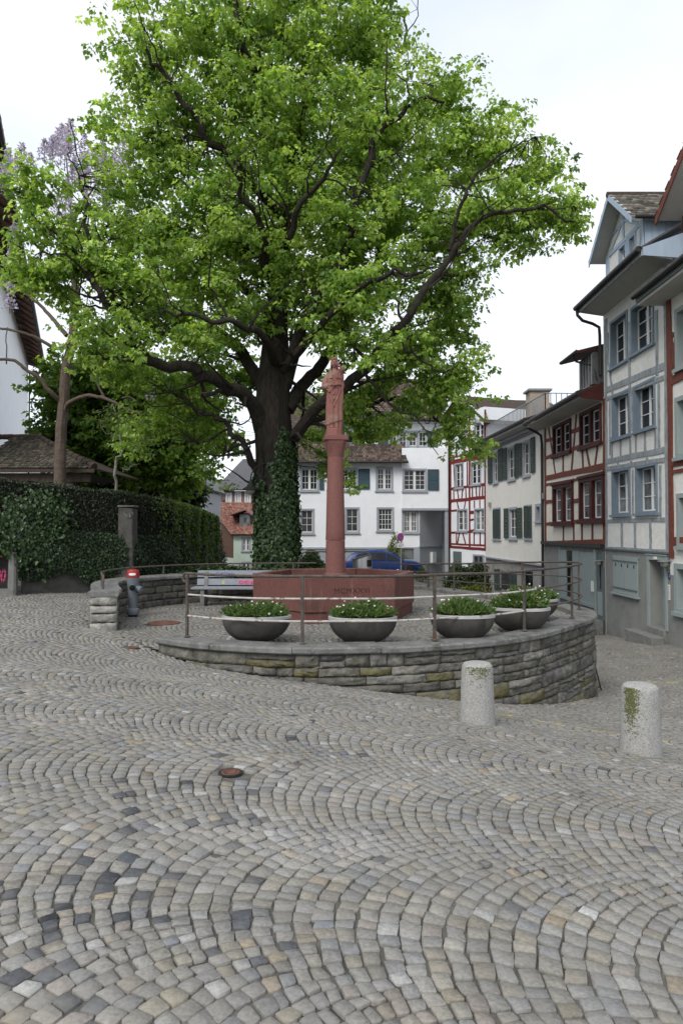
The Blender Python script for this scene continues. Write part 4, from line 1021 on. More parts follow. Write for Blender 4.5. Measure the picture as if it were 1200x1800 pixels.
# ---- red-brown half-timbered house -------------------------------------------
F = Facade((XF + .02, 30.2), (XF, 23.24))
h2 = thing('timbered_house', 'red-brown half-timbered house with deep dark red window bays beside the blue house', 'house', (XF, 26.5, -2))
z2 = F.px(1010, 953)[1]; e2 = 6.15
for q in ((972, 750, 1004, 792), (1019, 727, 1057.5, 776)): F.window(h2, F.rect(*q), M['ox'], M['sash'], leaves=2, rows=3, cols=1, cw=.12, proud=.06, rec=.10, mpost=.2, sill=.1)
for q in ((972.5, 855, 1008, 920), (1019, 843, 1063, 915)): F.window(h2, F.rect(*q), M['ox'], M['sash'], leaves=2, rows=3, cols=1, cw=.14, proud=.08, rec=.10, mpost=.24, sill=.1, head=.1, glass='glassc')
F.wall(h2, M['plasterred'], 0, F.L, z2, e2, dep=.36)
tbm = M['timbrown']
for p, q, w in (((958.5, 955), (958, 752), .22), ((1061.8, 952), (1061.5, 700), .22), ((958, 841), (1062.6, 819), .22), ((958, 852), (1062.6, 835), .10), ((958, 954.5), (1063, 951.5), .17), ((958.5, 775), (972, 771), .16), ((959, 805), (972, 800), .16), ((964, 752), (976, 835), .13), ((989, 797), (989.5, 834), .16), ((1013, 728), (1004, 828), .15), ((1005, 759), (1018, 754), .18), ((1004, 790), (1018, 785), .15), ((1023, 782), (1024.5, 825), .14), ((1029, 783), (1037, 823), .14), ((1050.5, 780), (1045, 822), .14), ((959, 921), (972, 920), .14), ((990, 924), (990, 950), .13), ((1008, 920), (1008, 950), .14), ((1022.5, 918), (1022.5, 949), .14), ((1041, 916), (1041, 949), .14), ((959, 882), (972, 881), .14), ((1008, 881), (1018.5, 879), .16), ((1008, 917), (1018.5, 916), .13), ((1007.5, 842), (1005, 850), .14)):
    F.beam(h2, p, q, w, tbm, d=.025)
# ground floor: painted shop front panels, door at the right
F.wall(h2, M['plinth'], 0, F.L, -2.7, z2 - .004, name='ground_floor_wall', dep=.3)
F.box(MB(), -.1, F.L - .01, z2 - .16, z2 - .03, .002, .16).build('cornice', M['gutter'], h2)
qa = F.rect(985.5, 966, 1046, 1063)
pw = (qa[1] - qa[0]) / 5
MBf = MB(); F.box(MBf, qa[0] - .1, qa[1] + .1, qa[2] - .12, qa[2] - .0, .0, .10); MBf.build('shop_sill', M['greygreen'], h2)
for k in range(5):
    if k == 1: F.box(MB(), qa[0] + pw * k + .01, qa[0] + pw * (k + 1) - .01, qa[2], qa[3], .002, .015).build('shop_window', M['glass'], h2)
    else: F.box(MB(), qa[0] + pw * k + .012, qa[0] + pw * (k + 1) - .012, qa[2], qa[3] - .02 * (k % 2), .002, .045 + .006 * (k % 3)).build('shop_panel', M['greygreen'], h2)
F.box(MB(), qa[0] - .14, qa[0] - .004, qa[2] - .6, qa[3] + .12, .002, .06).build('pilaster', M['greygreen'], h2); F.box(MB(), qa[1] + .004, qa[1] + .14, qa[2] - .6, qa[3] + .12, .002, .06).build('pilaster', M['greygreen'], h2)
dr = F.rect(1049.5, 972, 1062, 1091); d2 = F.box(MB(), dr[0], F.L - .06, dr[2], dr[3], .002, .05).build('door', M['greygreend'], h2)
mb = MB(); F.box(mb, dr[0] + .32, F.L - .25, dr[2] + 1.05, dr[3] - .25, .048, .056); mb.build('door_glass', M['glass'], d2)
mb = MB(); F.box(mb, dr[0] + .1, F.L - .16, dr[2] + .15, dr[2] + .95, .048, .065); F.box(mb, dr[0] - .12, dr[0] - .002, dr[2], dr[3] + .1, .0, .10); mb.build('door_panel', M['greygreen'], d2)
F.box(MB(), dr[0] - .3, F.L - .04, -2.6, dr[2] - .0, .06, .42).build('step', M['stepstone'], h2, bevel=.015); F.box(MB(), dr[0] - .4, F.L - .0, -2.7, dr[2] - .19, .421, .75).build('step', M['stepstone'], h2, bevel=.015)
ib = F.px(1046.5, 1029); F.box(MB(), dr[0] - .36, dr[0] - .14, ib[1] - .22, ib[1] + .14, .062, .12).build('letter_box', M['white'], h2)
MB().box(XF + .3, XF + .4, 25, 25.1, 0, .1) 
F.shell(h2, M['plasterred'], 0, F.L, -2.7, e2, 9)
E2 = .80; yb0, yb1 = 30.1, 22.75
mb = MB(); mb.hexa([(XF - E2, yb1 + .55, e2 - .02), (XF + .0, yb1 + .55, e2 - .1), (XF + .0, yb0, e2 - .1), (XF - E2, yb0, e2 - .02), (XF - E2, yb1 + .55, e2 + .05), (XF, yb1 + .55, e2 + .05), (XF, yb0, e2 + .05), (XF - E2, yb0, e2 + .05)]); mb.build('soffit', M['soffit'], h2)
MB().hexa([(XF - E2, 23.22, e2 - .03), (XF - .03, 23.22, e2 - .12), (XF - .03, 23.26, e2 - .12), (XF - E2, 23.26, e2 - .03), (XF - E2, 23.22, e2 + .14), (XF - .03, 23.22, e2 + .5), (XF - .03, 23.26, e2 + .5), (XF - E2, 23.26, e2 + .14)]).build('eave_board', M['timred'] if False else M['ox'], h2)
gutter(h2, (XF - E2 - .08, yb0, e2 + .12), (XF - E2 - .08, 23.2, e2 + .12), .085)
slab(h2, [(XF - E2 - .05, 23.28, e2 + .13), (XF - E2 - .05, yb0, e2 + .13), (XF + 3.5, yb0, e2 + 1.6), (XF + 3.5, 23.28, e2 + 1.6)], .08, M['wood'], 'roof')
tiles(h2, (XF - E2 - .05, yb0, e2 + .2), (0, -1, 0), (4.3, 0, 1.47), yb0 - 23.3, 4.5, 'brown', 34, 16, 8)
MB().tube([(XF - .45, 23.35, e2 + .4), (XF - .45, yb0, e2 + .4)], .02, 6).build('snow_guard', M['galv'], h2)
dm = MB().box(XF - .35, XF + 1.4, 23.3, 24.6, e2 + .45, e2 + 1.55).build('roof_dormer', M['lead'], h2)
for k in range(5): MB().box(XF - .38, XF - .352, 23.32 + k * .26, 23.34 + k * .26, e2 + .45, e2 + 1.5).build('standing_seam', M['galv'], dm)
slab(dm, [(XF - .9, 23.28, e2 + 1.5), (XF - .9, 24.9, e2 + 1.5), (XF + 1.5, 24.9, e2 + 2.1), (XF + 1.5, 23.28, e2 + 2.1)], .10, M['ox'], 'dormer_roof')
MB().tube([(XF - .92, 24.9, e2 + 1.56), (XF - .92, 23.2, e2 + 1.56)], .06, 8).tube([(XF - .92, 23.6, e2 + 1.5), (XF - .8, 23.6, e2 + 1.3), (XF - .3, 23.35, e2 + 1.1), (XF - .2, 23.3, e2 + .6)], .04, 8).build('dormer_gutter', M['gutter'], dm, smooth=True)

# ---- cream house with green shutters -----------------------------------------
F = Facade((8.43, 40.0), (XF + .02, 30.24))
h3 = thing('plastered_house', 'cream plastered house with dark green louvred shutters and a roof terrace rail', 'house', (8.7, 35, -2))
e3 = 6.42
W3 = [(866, 796, 875.5, 848), (892, 787, 906, 842), (918.5, 776, 932, 835)]
for q in W3: F.window(h3, F.rect(*q), M['greyframe'], M['sash'], leaves=1, rows=3, cols=2, cw=.12, proud=.03, rec=.09, sill=.08)
L3 = [(894, 892, 909, 947)]
for q in L3: F.window(h3, F.rect(*q), M['greyframe'], M['sash'], leaves=1, rows=3, cols=2, cw=.12, proud=.03, rec=.09, sill=.08)
F.window(h3, F.rect(940.5, 886, 950.5, 917), M['greyframe'], M['irondark'], leaves=1, rows=1, cols=1, cw=.14, proud=.03, rec=.18, sill=.06)
for q in ((866, 893, 880, 948), (921, 888, 935, 947)): F.window(h3, F.rect(*q), M['greyframe'], M['sash'], leaves=1, rows=2, cols=1, cw=.09, proud=.02, rec=.14, sill=.08)
zs3 = F.px(905, 986)[1]
F.wall(h3, M['plasterc'], 0, F.L, zs3, e3, dep=.26)
for q, hg, sw in (((858.5, 798, 865.5, 849), 'r', 0), ((876, 790, 884, 844), 'l', 0), ((884.5, 789, 891.5, 842), 'r', 0), ((905.5, 781, 911.5, 839), 'l', 0), ((911.8, 780, 918, 836), 'r', 0), ((933.5, 770, 941, 830), 'l', 0), ((886.5, 894, 894, 946), 'r', 0), ((908.5, 893, 918, 945), 'l', 0), ((867, 896, 873, 946), 'r', 0), ((873.3, 896, 879.5, 946), 'l', 0), ((921.5, 890, 928, 945), 'r', 0), ((928.4, 890, 934.8, 945), 'l', 0)):
    F.shutter(h3, F.rect(*q), M['shutter'], d=.035 if q[1] < 860 or q[0] in (886.5, 908.5) else .03)
F.shell(h3, M['plasterc'], 0, F.L, -2.7, e3, 10)
# lower storey in rough render with shutters and doors
F.wall(h3, M['roughlow'], 0, F.L, -2.7, zs3 - .004, name='ground_floor_wall', dep=.2)
F.box(MB(), .1, F.L - .1, zs3 - .05, zs3 + .03, .003, .13).build('string_course', M['greyframe'], h3)
for q in ((869, 1000, 874, 1037), (874.4, 1000, 880, 1037), (894, 1003, 900, 1037), (901, 1003, 908, 1037)): F.shutter(h3, F.rect(*q), M['shutter'], d=.01)
for q in ((881, 1003, 893, 1037), (921, 1003, 936, 1037)): r_ = F.rect(*q); F.box(MB(), *r_, .004, .03).build('doorway', M['glass'], h3); F.box(MB(), r_[0] - .1, r_[0] - .002, r_[2], r_[3] + .1, .004, .06).build('door_post', M['stonegrey'], h3)
F.box(MB(), F.px(856, 0)[0], F.px(858, 0)[0], F.px(856, 892)[1], F.px(856, 884)[1], .002, .12).build('vent_box', M['stonegrey'], h3)
F.box(MB(), F.px(947.5, 0)[0], F.px(950.5, 0)[0], F.px(949, 878)[1], F.px(949, 868)[1], .002, .12).build('vent_box', M['stonegrey'], h3)
n3 = F.n
def off3(u, z, d): return F.P(u, z, d)
mb = MB(); mb.hexa([F.P(0, e3 - .06, .75), F.P(F.L, e3 - .06, .75), F.P(F.L, e3 - .14, -.02), F.P(0, e3 - .14, -.02), F.P(0, e3 + .05, .75), F.P(F.L, e3 + .05, .75), F.P(F.L, e3 + .05, -.02), F.P(0, e3 + .05, -.02)]); mb.build('soffit', M['soffit'], h3)
for k, (d, z) in enumerate(((.16, -.26), (.3, -.2))): F.box(MB(), 0, F.L, e3 + z - .06, e3 + z + .06, -.01, d).build('eave_moulding', M['greyframe'], h3)
gutter(h3, F.P(0, e3 + .10, .82), F.P(F.L - .05, e3 + .10, .82), .085)
slab(h3, [F.P(0, e3 + .1, .78), F.P(F.L, e3 + .1, .78), F.P(F.L, e3 + .55, -.6), F.P(0, e3 + .55, -.6)], .06, M['wood'], 'roof')
MB().add([F.P(0, e3 + .6, -.6), F.P(F.L, e3 + .6, -.6), F.P(F.L, e3 + .6, -9), F.P(0, e3 + .6, -9)], [(0, 1, 2, 3)]).build('terrace_floor', M['lead'], h3)
MB().tube([F.P(F.L - .1, e3 + .05, .82), F.P(F.L - .06, e3 - .25, .75), F.P(F.L - .02, e3 - .5, .3), F.P(F.L - .02, e3 - .62, .12), F.P(F.L - .02, e3 - 1.0, .08), F.P(F.L - .02, -2.4, .08)], .06, 8).build('downpipe', M['gutter'], h3, smooth=True)
# roof terrace balustrade of thin white bars
def balust(pts, n, h):
    P0, P1 = pts
    MB().tube([P0 + Vector((0, 0, h)), P1 + Vector((0, 0, h))], .025, 6).build('terrace_handrail', M['galv'], h3); MB().tube([P0 + Vector((0, 0, .05)), P1 + Vector((0, 0, .05))], .02, 6).build('terrace_bottom_rail', M['galv'], h3)
    for k in range(n + 1):
        p = P0 + (P1 - P0) * k / n; MB().box(p.x - .018, p.x + .018, p.y - .018, p.y + .018, p.z, p.z + h).build('baluster', M['galv'], h3)
balust((F.P(.2, e3 + .3, -.05), F.P(F.L + .1, e3 + .3, -.05)), 44, .95)
balust((F.P(F.L + .1, e3 + .3, -.05), F.P(F.L + .1, e3 + .3, -3.5)), 14, .95)
cx, cy = at(944, 700, 32.5).x, 32.5
ch = MB().box(cx - .45, cx + .45, cy - .4, cy + .4, e3 + .3, at(944, 690, 32.5).z).build('chimney', M['chim'], h3)
zc_ = at(944, 690, 32.5).z; MB().box(cx - .56, cx + .56, cy - .5, cy + .5, zc_ + .002, zc_ + .1).build('chimney_cap', M['stonegrey'], ch)
# roof behind the terrace
hroof = thing('tiled_roof', 'brown tiled roof of a house behind the roof terrace', 'roof', (10.5, 46, 6))
zr0, zr1 = at(860, 745, 46).z, at(860, 708, 48).z
slab(hroof, [(8.0, 45.8, zr0), (14.5, 45.8, zr0), (14.5, 48, zr1), (8.0, 48, zr1)], .1, M['wood'], 'roof_deck')
tiles(hroof, (8.0, 45.75, zr0 + .1), (1, 0, 0), (0, 2.2, zr1 - zr0), 6.5, 2.9, 'brown', 24, 9, 15)
MB().box(8.3, 14.2, 46.4, 47.6, -1, zr0 - .0).build('wall', M['plasterpale'], hroof)

# ---- bright red half-timbered house, set at an angle -------------------------
F = Facade((6.95, 43.9), (8.41, 40.05))
h4 = thing('timbered_house', 'white half-timbered house with bright red timbers at the far end of the street', 'house', (7.7, 42, -1.6))
e4 = at(800, 735, 43).z + .2
for q in ((803, 895, 821.5, 934), (833, 894, 852, 933.5)): F.window(h4, F.rect(*q), M['greyframe'], M['sash'], leaves=2, rows=3, cols=1, cw=.09, rec=.1, sill=.08, glass='glassc')
for q in ((799, 815, 814.5, 857), (827, 812, 845, 851)): F.window(h4, F.rect(*q), M['greyframe'], M['sash'], leaves=2, rows=3, cols=1, cw=.09, rec=.1, sill=.08)
for q in ((806, 752, 819, 782), (833, 745, 851, 776)): F.window(h4, F.rect(*q), M['greyframe'], M['sash'], leaves=2, rows=3, cols=1, cw=.09, rec=.1, sill=.08)
z4 = F.px(822, 964)[1]
F.wall(h4, M['plasterw'], 0, F.L, z4, e4, dep=.14)
F.wall(h4, M['plasterw'], 0, F.L, -2.6, z4 - .004, name='ground_floor_wall', dep=.14)
tr = M['timred']
for p, q, w in (((791.3, 960), (791.3, 725), .22), ((825, 962), (824.5, 725), .19), ((852.3, 966), (852.3, 720), .16), ((790.5, 813), (853, 801.5), .28), ((790.5, 859.5), (853, 851), .16), ((790.5, 881), (853, 874), .2), ((790.5, 936.5), (853, 933.5), .13), ((790.5, 898), (803, 897), .13), ((790.5, 961), (853, 966), .17), ((790.5, 956), (853, 959), .11), ((821, 767), (833, 764), .2), ((821, 781), (831, 779), .2), ((797, 859), (797.5, 880), .12), ((803, 858), (806, 879), .12), ((813.5, 857), (811, 878), .12), ((818, 856), (819, 878), .12), ((830, 855), (830, 877), .12), ((836, 854), (837.5, 876), .12), ((843, 853), (842, 876), .12), ((848, 852), (847.5, 875), .12), ((803, 882), (806, 895), .11), ((818, 881), (815.5, 895), .11), ((833.5, 880), (833.5, 893), .11), ((843, 879), (843, 893), .11), ((802, 937), (802, 957), .12), ((807, 937), (803.5, 957), .12), ((813, 937), (818, 957), .12), ((833, 936), (833, 958), .12), ((843.5, 936), (843.5, 959), .12), ((825, 901), (833, 900.5), .2), ((825, 914), (833, 913), .12), ((825, 934), (833, 933), .2), ((791, 805), (852, 792), .1), ((797, 815), (799, 856), .1), ((821, 812), (821, 856), .13)):
    F.beam(h4, p, q, w, tr, d=.02)
F.shell(h4, M['plasterw'], 0, F.L, -2.6, e4, 8)
q = F.rect(797, 969, 811, 1006); F.box(MB(), *q, .003, .05).build('door', M['greygreend'], h4); q = F.rect(832, 974, 851, 1000); F.window(h4, q, M['greyframe'], M['greygreend'], leaves=2, rows=2, cols=1, cw=.1, rec=.0, sill=.06, proud=.07)
ap = F.px(806, 699); ez = F.px(853, 741)[1]; lz4 = ap[1] - ap[0] * (ap[1] - ez) / (F.L - ap[0])
MB().poly([F.P(0, e4 + .001), F.P(F.L, e4 + .001), F.P(F.L, ez), F.P(*ap), F.P(0, lz4)]).build('gable_field', M['plasterw'], h4) if ez > e4 else MB().poly([F.P(0, e4 + .001), F.P(F.L * .8, e4 + .001), F.P(*ap), F.P(0, lz4)]).build('gable_field', M['plasterw'], h4)
k4 = (ez - ap[1]) / (F.L - ap[0])
for ua, ub, nm in ((ap[0], F.L + .35, 'r'), (ap[0], -.35, 'l')):
    zb4 = ap[1] + abs(ub - ap[0]) * k4
    slab(h4, [F.P(ua, ap[1] + .04, .3), F.P(ub, zb4 + .04, .3), F.P(ub, zb4 + .04, -7), F.P(ua, ap[1] + .04, -7)], .1, M['wood'], 'roof')
    MB().hexa([F.P(ua, ap[1] - .02, .301), F.P(ub, zb4 - .02, .301), F.P(ub, zb4 - .02, .33), F.P(ua, ap[1] - .02, .33), F.P(ua, ap[1] + .16, .301), F.P(ub, zb4 + .16, .301), F.P(ub, zb4 + .16, .33), F.P(ua, ap[1] + .16, .33)]).build('bargeboard', M['sash'], h4)
MB().tube([F.P(.05, e4, .08), F.P(.05, -2, .08)], .05, 8).build('downpipe', M['gutter'], h4)

# ---- white house across the back ---------------------------------------------
YB = 44.0
F = Facade((at(470, 900, YB).x, YB), (at(706, 900, YB).x, YB))
h5 = thing('white_house', 'large white house with grey window frames and petrol shutters behind the fountain', 'house', (0, YB, -1.2))
zr_e, zr_t = at(600, 813, YB - .5).z, at(600, 783, YB + .8).z; zt5 = zr_e + .55 * (zr_t - zr_e) / 1.45 - .01; zk = at(600, 962, YB).z
def W5(q, f=None, **k):
    f = f or F; return f.window(h5, f.rect(*q), M['greyframe'], M['sash'], cw=.12, proud=.04, rec=.1, sill=.08, **k)
W5((526, 894, 552.5, 938), leaves=1, rows=3, cols=2); W5((605.5, 891.5, 632, 936.5), leaves=1, rows=3, cols=2); W5((661.5, 891.5, 692, 933.5), leaves=1, rows=4, cols=4)
W5((527, 821.5, 560.5, 863), leaves=2, rows=3, cols=2); W5((597, 822, 629, 862), leaves=2, rows=3, cols=2); W5((660, 820.5, 690.5, 862.5), leaves=2, rows=4, cols=2)
F.wall(h5, M['plasterw'], 0, F.L, zk, zt5, dep=.12)
for q in ((561.5, 824, 569.5, 861), (629.5, 824, 649.5, 860)): F.shutter(h5, F.rect(*q), M['shutterb'])
for q in ((600.5, 897, 604, 935), (521, 897, 525, 935)): F.shutter(h5, F.rect(*q), M['shutterb'])
F.wall(h5, M['greyframe'], 0, F.L, -1.9, zk - .004, name='base_wall', dep=.1)
F.box(MB(), 0, F.L, zk - .12, zk - .0, .0, .05).build('base_band', M['greyframe'], h5)
# lean-to tiled roof over the left part
zr_e, zr_t = at(600, 813, YB - .5).z, at(600, 783, YB + .8).z
xl = at(470, 0, YB).x
slab(h5, [(xl, YB - .55, zr_e), (at(713, 0, YB).x, YB - .55, zr_e), (at(704, 0, YB).x, YB + .9, zr_t), (xl, YB + .9, zr_t)], .08, M['wood'], 'lower_roof')
tiles(h5, (xl, YB - .58, zr_e + .09), (1, 0, 0), (0, 1.45, zr_t - zr_e), at(711, 0, YB).x - xl, math.hypot(1.45, zr_t - zr_e), 'brown', 52, 9, 25)
gutter(h5, (xl, YB - .6, zr_e + .02), (at(714, 0, YB).x, YB - .6, zr_e + .02), .07)
# right part, a little further out over an open passage
F2 = Facade((F.B.x + .003, YB - .12), (at(788.5, 900, YB).x, YB - .12))
zp = at(760, 895, YB).z
W5((706.5, 823.5, 750, 863.5), F2, leaves=2, rows=4, cols=2); F2.shutter(h5, F2.rect(751, 825, 771, 862), M['shutterb'])
r_ = F2.rect(682, 757, 750, 786)
zt6 = at(760, 741, YB).z
F3 = Facade((at(640, 900, YB + .9).x, YB + .9), (at(788.5, 900, YB + .9).x, YB + .9))
for k in range(4): q = (682 + 17.3 * k, 757, 682 + 17.3 * (k + 1) - .4, 785.5); F3.window(h5, F3.rect(*q), M['greyframe'], M['sash'], leaves=1, rows=3, cols=2, cw=.09, proud=.04, rec=.1, sill=.06)
for q in ((664, 758, 681.5, 785), (751, 758, 769, 786)): F3.shutter(h5, F3.rect(*q), M['shutterb'])
F3.wall(h5, M['plasterw'], 0, F3.L, zr_t - .3, zt6, name='upper_wall', dep=.12)
MB().add([F2.P(0, zp, -.13), F2.P(0, zp, 0), F2.P(0, at(760, 788, YB).z, 0), F2.P(0, at(760, 788, YB).z, -.13)], [(0, 1, 2, 3)]).build('projecting_side', M['plasterw'], h5)
F2.wall(h5, M['plasterw'], 0, F2.L, zp + .0, at(760, 788, YB).z, name='projecting_wall', dep=.12)
F2.box(MB(), 0, F2.L, at(760, 824, YB).z - .16, at(760, 824, YB).z - .06, .0, .05).build('string_course', M['greyframe'], h5) if False else None
MB().add([F2.P(0, zp, 0), F2.P(F2.L, zp, 0), F2.P(F2.L, zp, -2.5), F2.P(0, zp, -2.5)], [(0, 1, 2, 3)]).build('passage_ceiling', M['greyframe'], h5)
F2.box(MB(), -.02, F2.L + .02, zp - .09, zp + .06, -.1, .05).build('passage_beam', M['greyframe'], h5)
MB().add([F2.P(0, at(760, 788, YB).z, 0), F2.P(F2.L, at(760, 788, YB).z, 0), F2.P(F2.L, at(760, 787, YB).z + .1, -1.0), F2.P(0, at(760, 787, YB).z + .1, -1.0)], [(0, 1, 2, 3)]).build('ledge', M['plasterw'], h5)
# set-back wall under it with window and grille
F4 = Facade((F.B.x + .004, YB + .12), (at(737.5, 900, YB).x, YB + .12))
W5((706.5, 896, 735.5, 936.5), F4, leaves=2, rows=4, cols=2, glass='glassc')
F4.wall(h5, M['plasterw'], 0, F4.L, zk, zp, name='lower_wall', dep=.12)
gq = F4.rect(707, 964, 727, 983); F4.open.append(gq)
F4.wall(h5, M['greyframe'], 0, F4.L, -1.9, zk - .004, name='base_wall', dep=.15)
gg = MB(); gg.quad(*[F4.P(a, b, -.14) for a, b in ((gq[0], gq[2]), (gq[1], gq[2]), (gq[1], gq[3]), (gq[0], gq[3]))]); gl = gg.build('cellar_window', M['glassc'], h5)
mb = MB()
for k in range(7): u_ = gq[0] + (gq[1] - gq[0]) * (k + .5) / 7; F4.box(mb, u_ - .012, u_ + .012, gq[2], gq[3], -.05, -.026)
mb.build('grille', M['stonegrey'], gl)
F5 = Facade((F4.B.x, YB + .13), (at(776, 900, YB + 2.4).x, YB + 2.4)); F5.wall(h5, M['greywall'], 0, F5.L, zk + .08, zp, name='passage_wall'); F5.wall(h5, M['greyframe'], 0, F5.L, -1.9, zk - .0, name='passage_base'); F5.box(MB(), -.05, F5.L, zk - .0, zk + .08, -.05, .07).build('passage_band', M['greyframe'], h5)
F5.box(MB(), F5.L * .45, F5.L * .62, zk - 1.05, zk - .35, .003, .2).build('meter_box', M['white'], h5)
F6 = Facade((at(768, 900, YB + 2.4).x, YB + 2.4), (at(789, 900, YB + 2.4).x, YB + 2.4)); F6.wall(h5, M['stonegrey'], 0, F6.L, -1.9, zp, name='passage_end_wall')
MB().box(at(777.5, 0, YB).x, at(786, 0, YB).x, YB - .10, YB + .2, -1.9, zp - .092).build('pillar', M['greyframe'], h5)
MB().box(at(783.5, 0, YB).x, at(789, 0, YB).x, YB - .16, YB - .122, zp, at(760, 786, YB).z).build('corner_board', M['greyframe'], h5)
# main roof
zm = at(700, 737, YB).z; zmt = at(700, 690, YB + 4).z
slab(h5, [(at(632, 0, YB).x, YB + .3, zm), (at(792, 0, YB).x, YB + .3, zm), (at(792, 0, YB).x, YB + 5, zm + 3.6), (at(632, 0, YB).x, YB + 5, zm + 3.6)], .1, M['wood'], 'main_roof')
tiles(h5, (at(632, 0, YB).x, YB + .26, zm + .1), (1, 0, 0), (0, 4.7, 3.6), at(792, 0, YB).x - at(632, 0, YB).x, 5.9, 'brown', 26, 20, 27)
gutter(h5, (at(632, 0, YB).x, YB + .25, zm), (at(792, 0, YB).x, YB + .25, zm), .08)
MB().box(at(632, 0, YB).x, at(790, 0, YB).x, YB + .4, YB + 1.2, zm - .12, zm - .02).build('eave_soffit', M['soffit'], h5)
slab(h5, [(xl, YB + .9, zr_t), (at(640, 0, YB).x, YB + .9, zr_t), (at(640, 0, YB).x, YB + 5, zr_t + 4.2), (xl, YB + 5, zr_t + 4.2)], .1, M['wood'], 'rear_roof')
tiles(h5, (xl, YB + .92, zr_t + .12), (1, 0, 0), (0, 4.1, 4.2), at(640, 0, YB).x - xl, 5.8, 'grey', 40, 22, 28)
for a, b in ((606, 634),):
    dmr = MB().box(at(a, 0, YB).x, at(b, 0, YB).x, YB + .95, YB + 3, at(600, 782, YB).z, at(600, 742, YB).z).build('dormer', M['greyframe'], h5)
    MB().box(at(a + 2, 0, YB).x, at(b - 2, 0, YB).x, YB + .93, YB + .948, at(600, 774, YB).z, at(600, 757, YB).z).build('dormer_pane', M['glass'], dmr); MB().box(at(a - 4, 0, YB).x, at(b + 4, 0, YB).x, YB + .6, YB + 3, at(600, 741, YB).z, at(600, 737, YB).z).build('dormer_roof', M['greyframe'], dmr)
MB().add([(at(470, 0, YB).x, YB + .02, -1.9), (at(470, 0, YB).x, YB + 8, -1.9), (at(470, 0, YB).x, YB + 8, 5), (at(470, 0, YB).x, YB + .02, 5)], [(0, 1, 2, 3)]).build('side_wall', M['plasterw'], h5)

# ---- mint green house with a red roof, left of the trunk ---------------------
YG = 52.0
h6 = thing('gabled_house', 'small mint green house with red tiled roof and brown clad gable', 'house', (at(430, 0, YG).x, YG, -3))
F = Facade((at(414.5, 0, YG).x, YG), (at(520, 0, YG).x, YG)); zi = at(430, 941, YG).z
F.window(h6, F.rect(424.5, 944.5, 440.5, 969.5), M['greyframe'], M['sash'], leaves=2, rows=2, cols=1, cw=.1, rec=.08, glass='glassc'); F.window(h6, F.rect(424.5, 987, 441, 1006), M['greyframe'], M['sash'], leaves=2, rows=2, cols=1, cw=.1, rec=.08)
F.wall(h6, M['mint'], 0, F.L, -3.4, zi, dep=.1)
GA = Facade((at(360, 0, YG + 7).x, YG + 7), (F.A.x - .002, YG))
kz = at(400, 981, YG).z
pk6 = GA.px(364, 890)
MB().poly([GA.P(0, kz + .0), GA.P(GA.L, kz), GA.P(GA.L, zi), GA.P(max(0, pk6[0]), pk6[1]), GA.P(0, pk6[1])]).build('gable_cladding', M['brownboard'], h6)
GA.wall(h6, M['mint'], 0, GA.L, -3.4, kz - .004); q = GA.rect(383, 989, 396, 1003); GA.box(MB(), *q, .003, .04).build('window', M['glass'], h6)
R0 = F.P(-.15, zi - .03, .3); R1 = F.P(F.L, zi - .03, .3); T0 = at(362, 886, YG + 6.0); T1 = at(520, 889, YG + 6.0); T1.z = T0.z
slab(h6, [R0, R1, T1, T0], .1, M['wood'], 'roof')
tiles(h6, R0 + Vector((0, -.03, .12)), (T0 - R0).cross(Vector((0, 0, 1))) * 0 + (R1 - R0), (T0 - R0), (R1 - R0).length, (T0 - R0).length, 'red', 40, 26, 33)
dq0, dq1 = at(428, 905, YG + 1.2), at(437, 928, YG + 1.2)
dd = MB().box(dq0.x - .3, dq1.x + .1, YG + 1.2, YG + 3.5, dq1.z - .3, dq0.z + .05).build('dormer', M['greygreend'], h6)
MB().box(dq0.x + .05, dq1.x + .02, YG + 1.17, YG + 1.197, dq1.z + .15, dq0.z - .1).build('dormer_pane', M['glassc'], dd)
slab(dd, [(dq0.x - 1.1, YG + .9, dq0.z - .05), (dq0.x + .15, YG + .9, dq0.z + .35), (dq0.x + .15, YG + 3.6, dq0.z + .35), (dq0.x - 1.1, YG + 3.6, dq0.z - .05)], .08, M['pinkbrown'], 'dormer_roof'); slab(dd, [(dq0.x + .16, YG + .9, dq0.z + .35), (dq1.x + .4, YG + .9, dq0.z - .15), (dq1.x + .4, YG + 3.6, dq0.z - .15), (dq0.x + .16, YG + 3.6, dq0.z + .35)], .08, M['pinkbrown'], 'dormer_roof')

# ---- slate roofed house further back -----------------------------------------
YS = 64.0
h7 = thing('slate_house', 'faded red house with dark slate roof far behind the mint house', 'house', (at(410, 0, YS).x, YS, -3))
F = Facade((at(394, 0, YS).x, YS), (at(530, 0, YS).x, YS)); zs = at(420, 863, YS).z
for q in ((397, 866, 407.5, 886), (413, 864.5, 424, 885), (430, 864, 441, 885)): F.window(h7, F.rect(*q), M['sash'], M['sash'], leaves=2, rows=1, cols=1, cw=.12, rec=.08, mpost=.1)
F.wall(h7, M['pinkbrown'], 0, F.L, -3, zs, dep=.1)
slab(h7, [(F.A.x - .6, YS - .5, zs), (F.B.x, YS - .5, zs), (F.B.x, YS + 4, zs + 3.3), (F.A.x + 1.4, YS + 4, zs + 3.3)], .15, M['lead'], 'roof')
MB().box(at(370, 0, YS).x, at(404, 0, YS).x, YS + .6, YS + 4, -2, at(385, 842, YS).z).build('slate_block', M['lead'], h7)
slab(h7, [(at(360, 0, YS).x, YS - 1, at(380, 886, YS).z), (F.A.x + .2, YS - 1, at(380, 886, YS).z), (F.A.x + .2, YS + 3, at(380, 862, YS).z), (at(360, 0, YS).x, YS + 3, at(380, 862, YS).z)], .1, M['lead'], 'annex_roof')
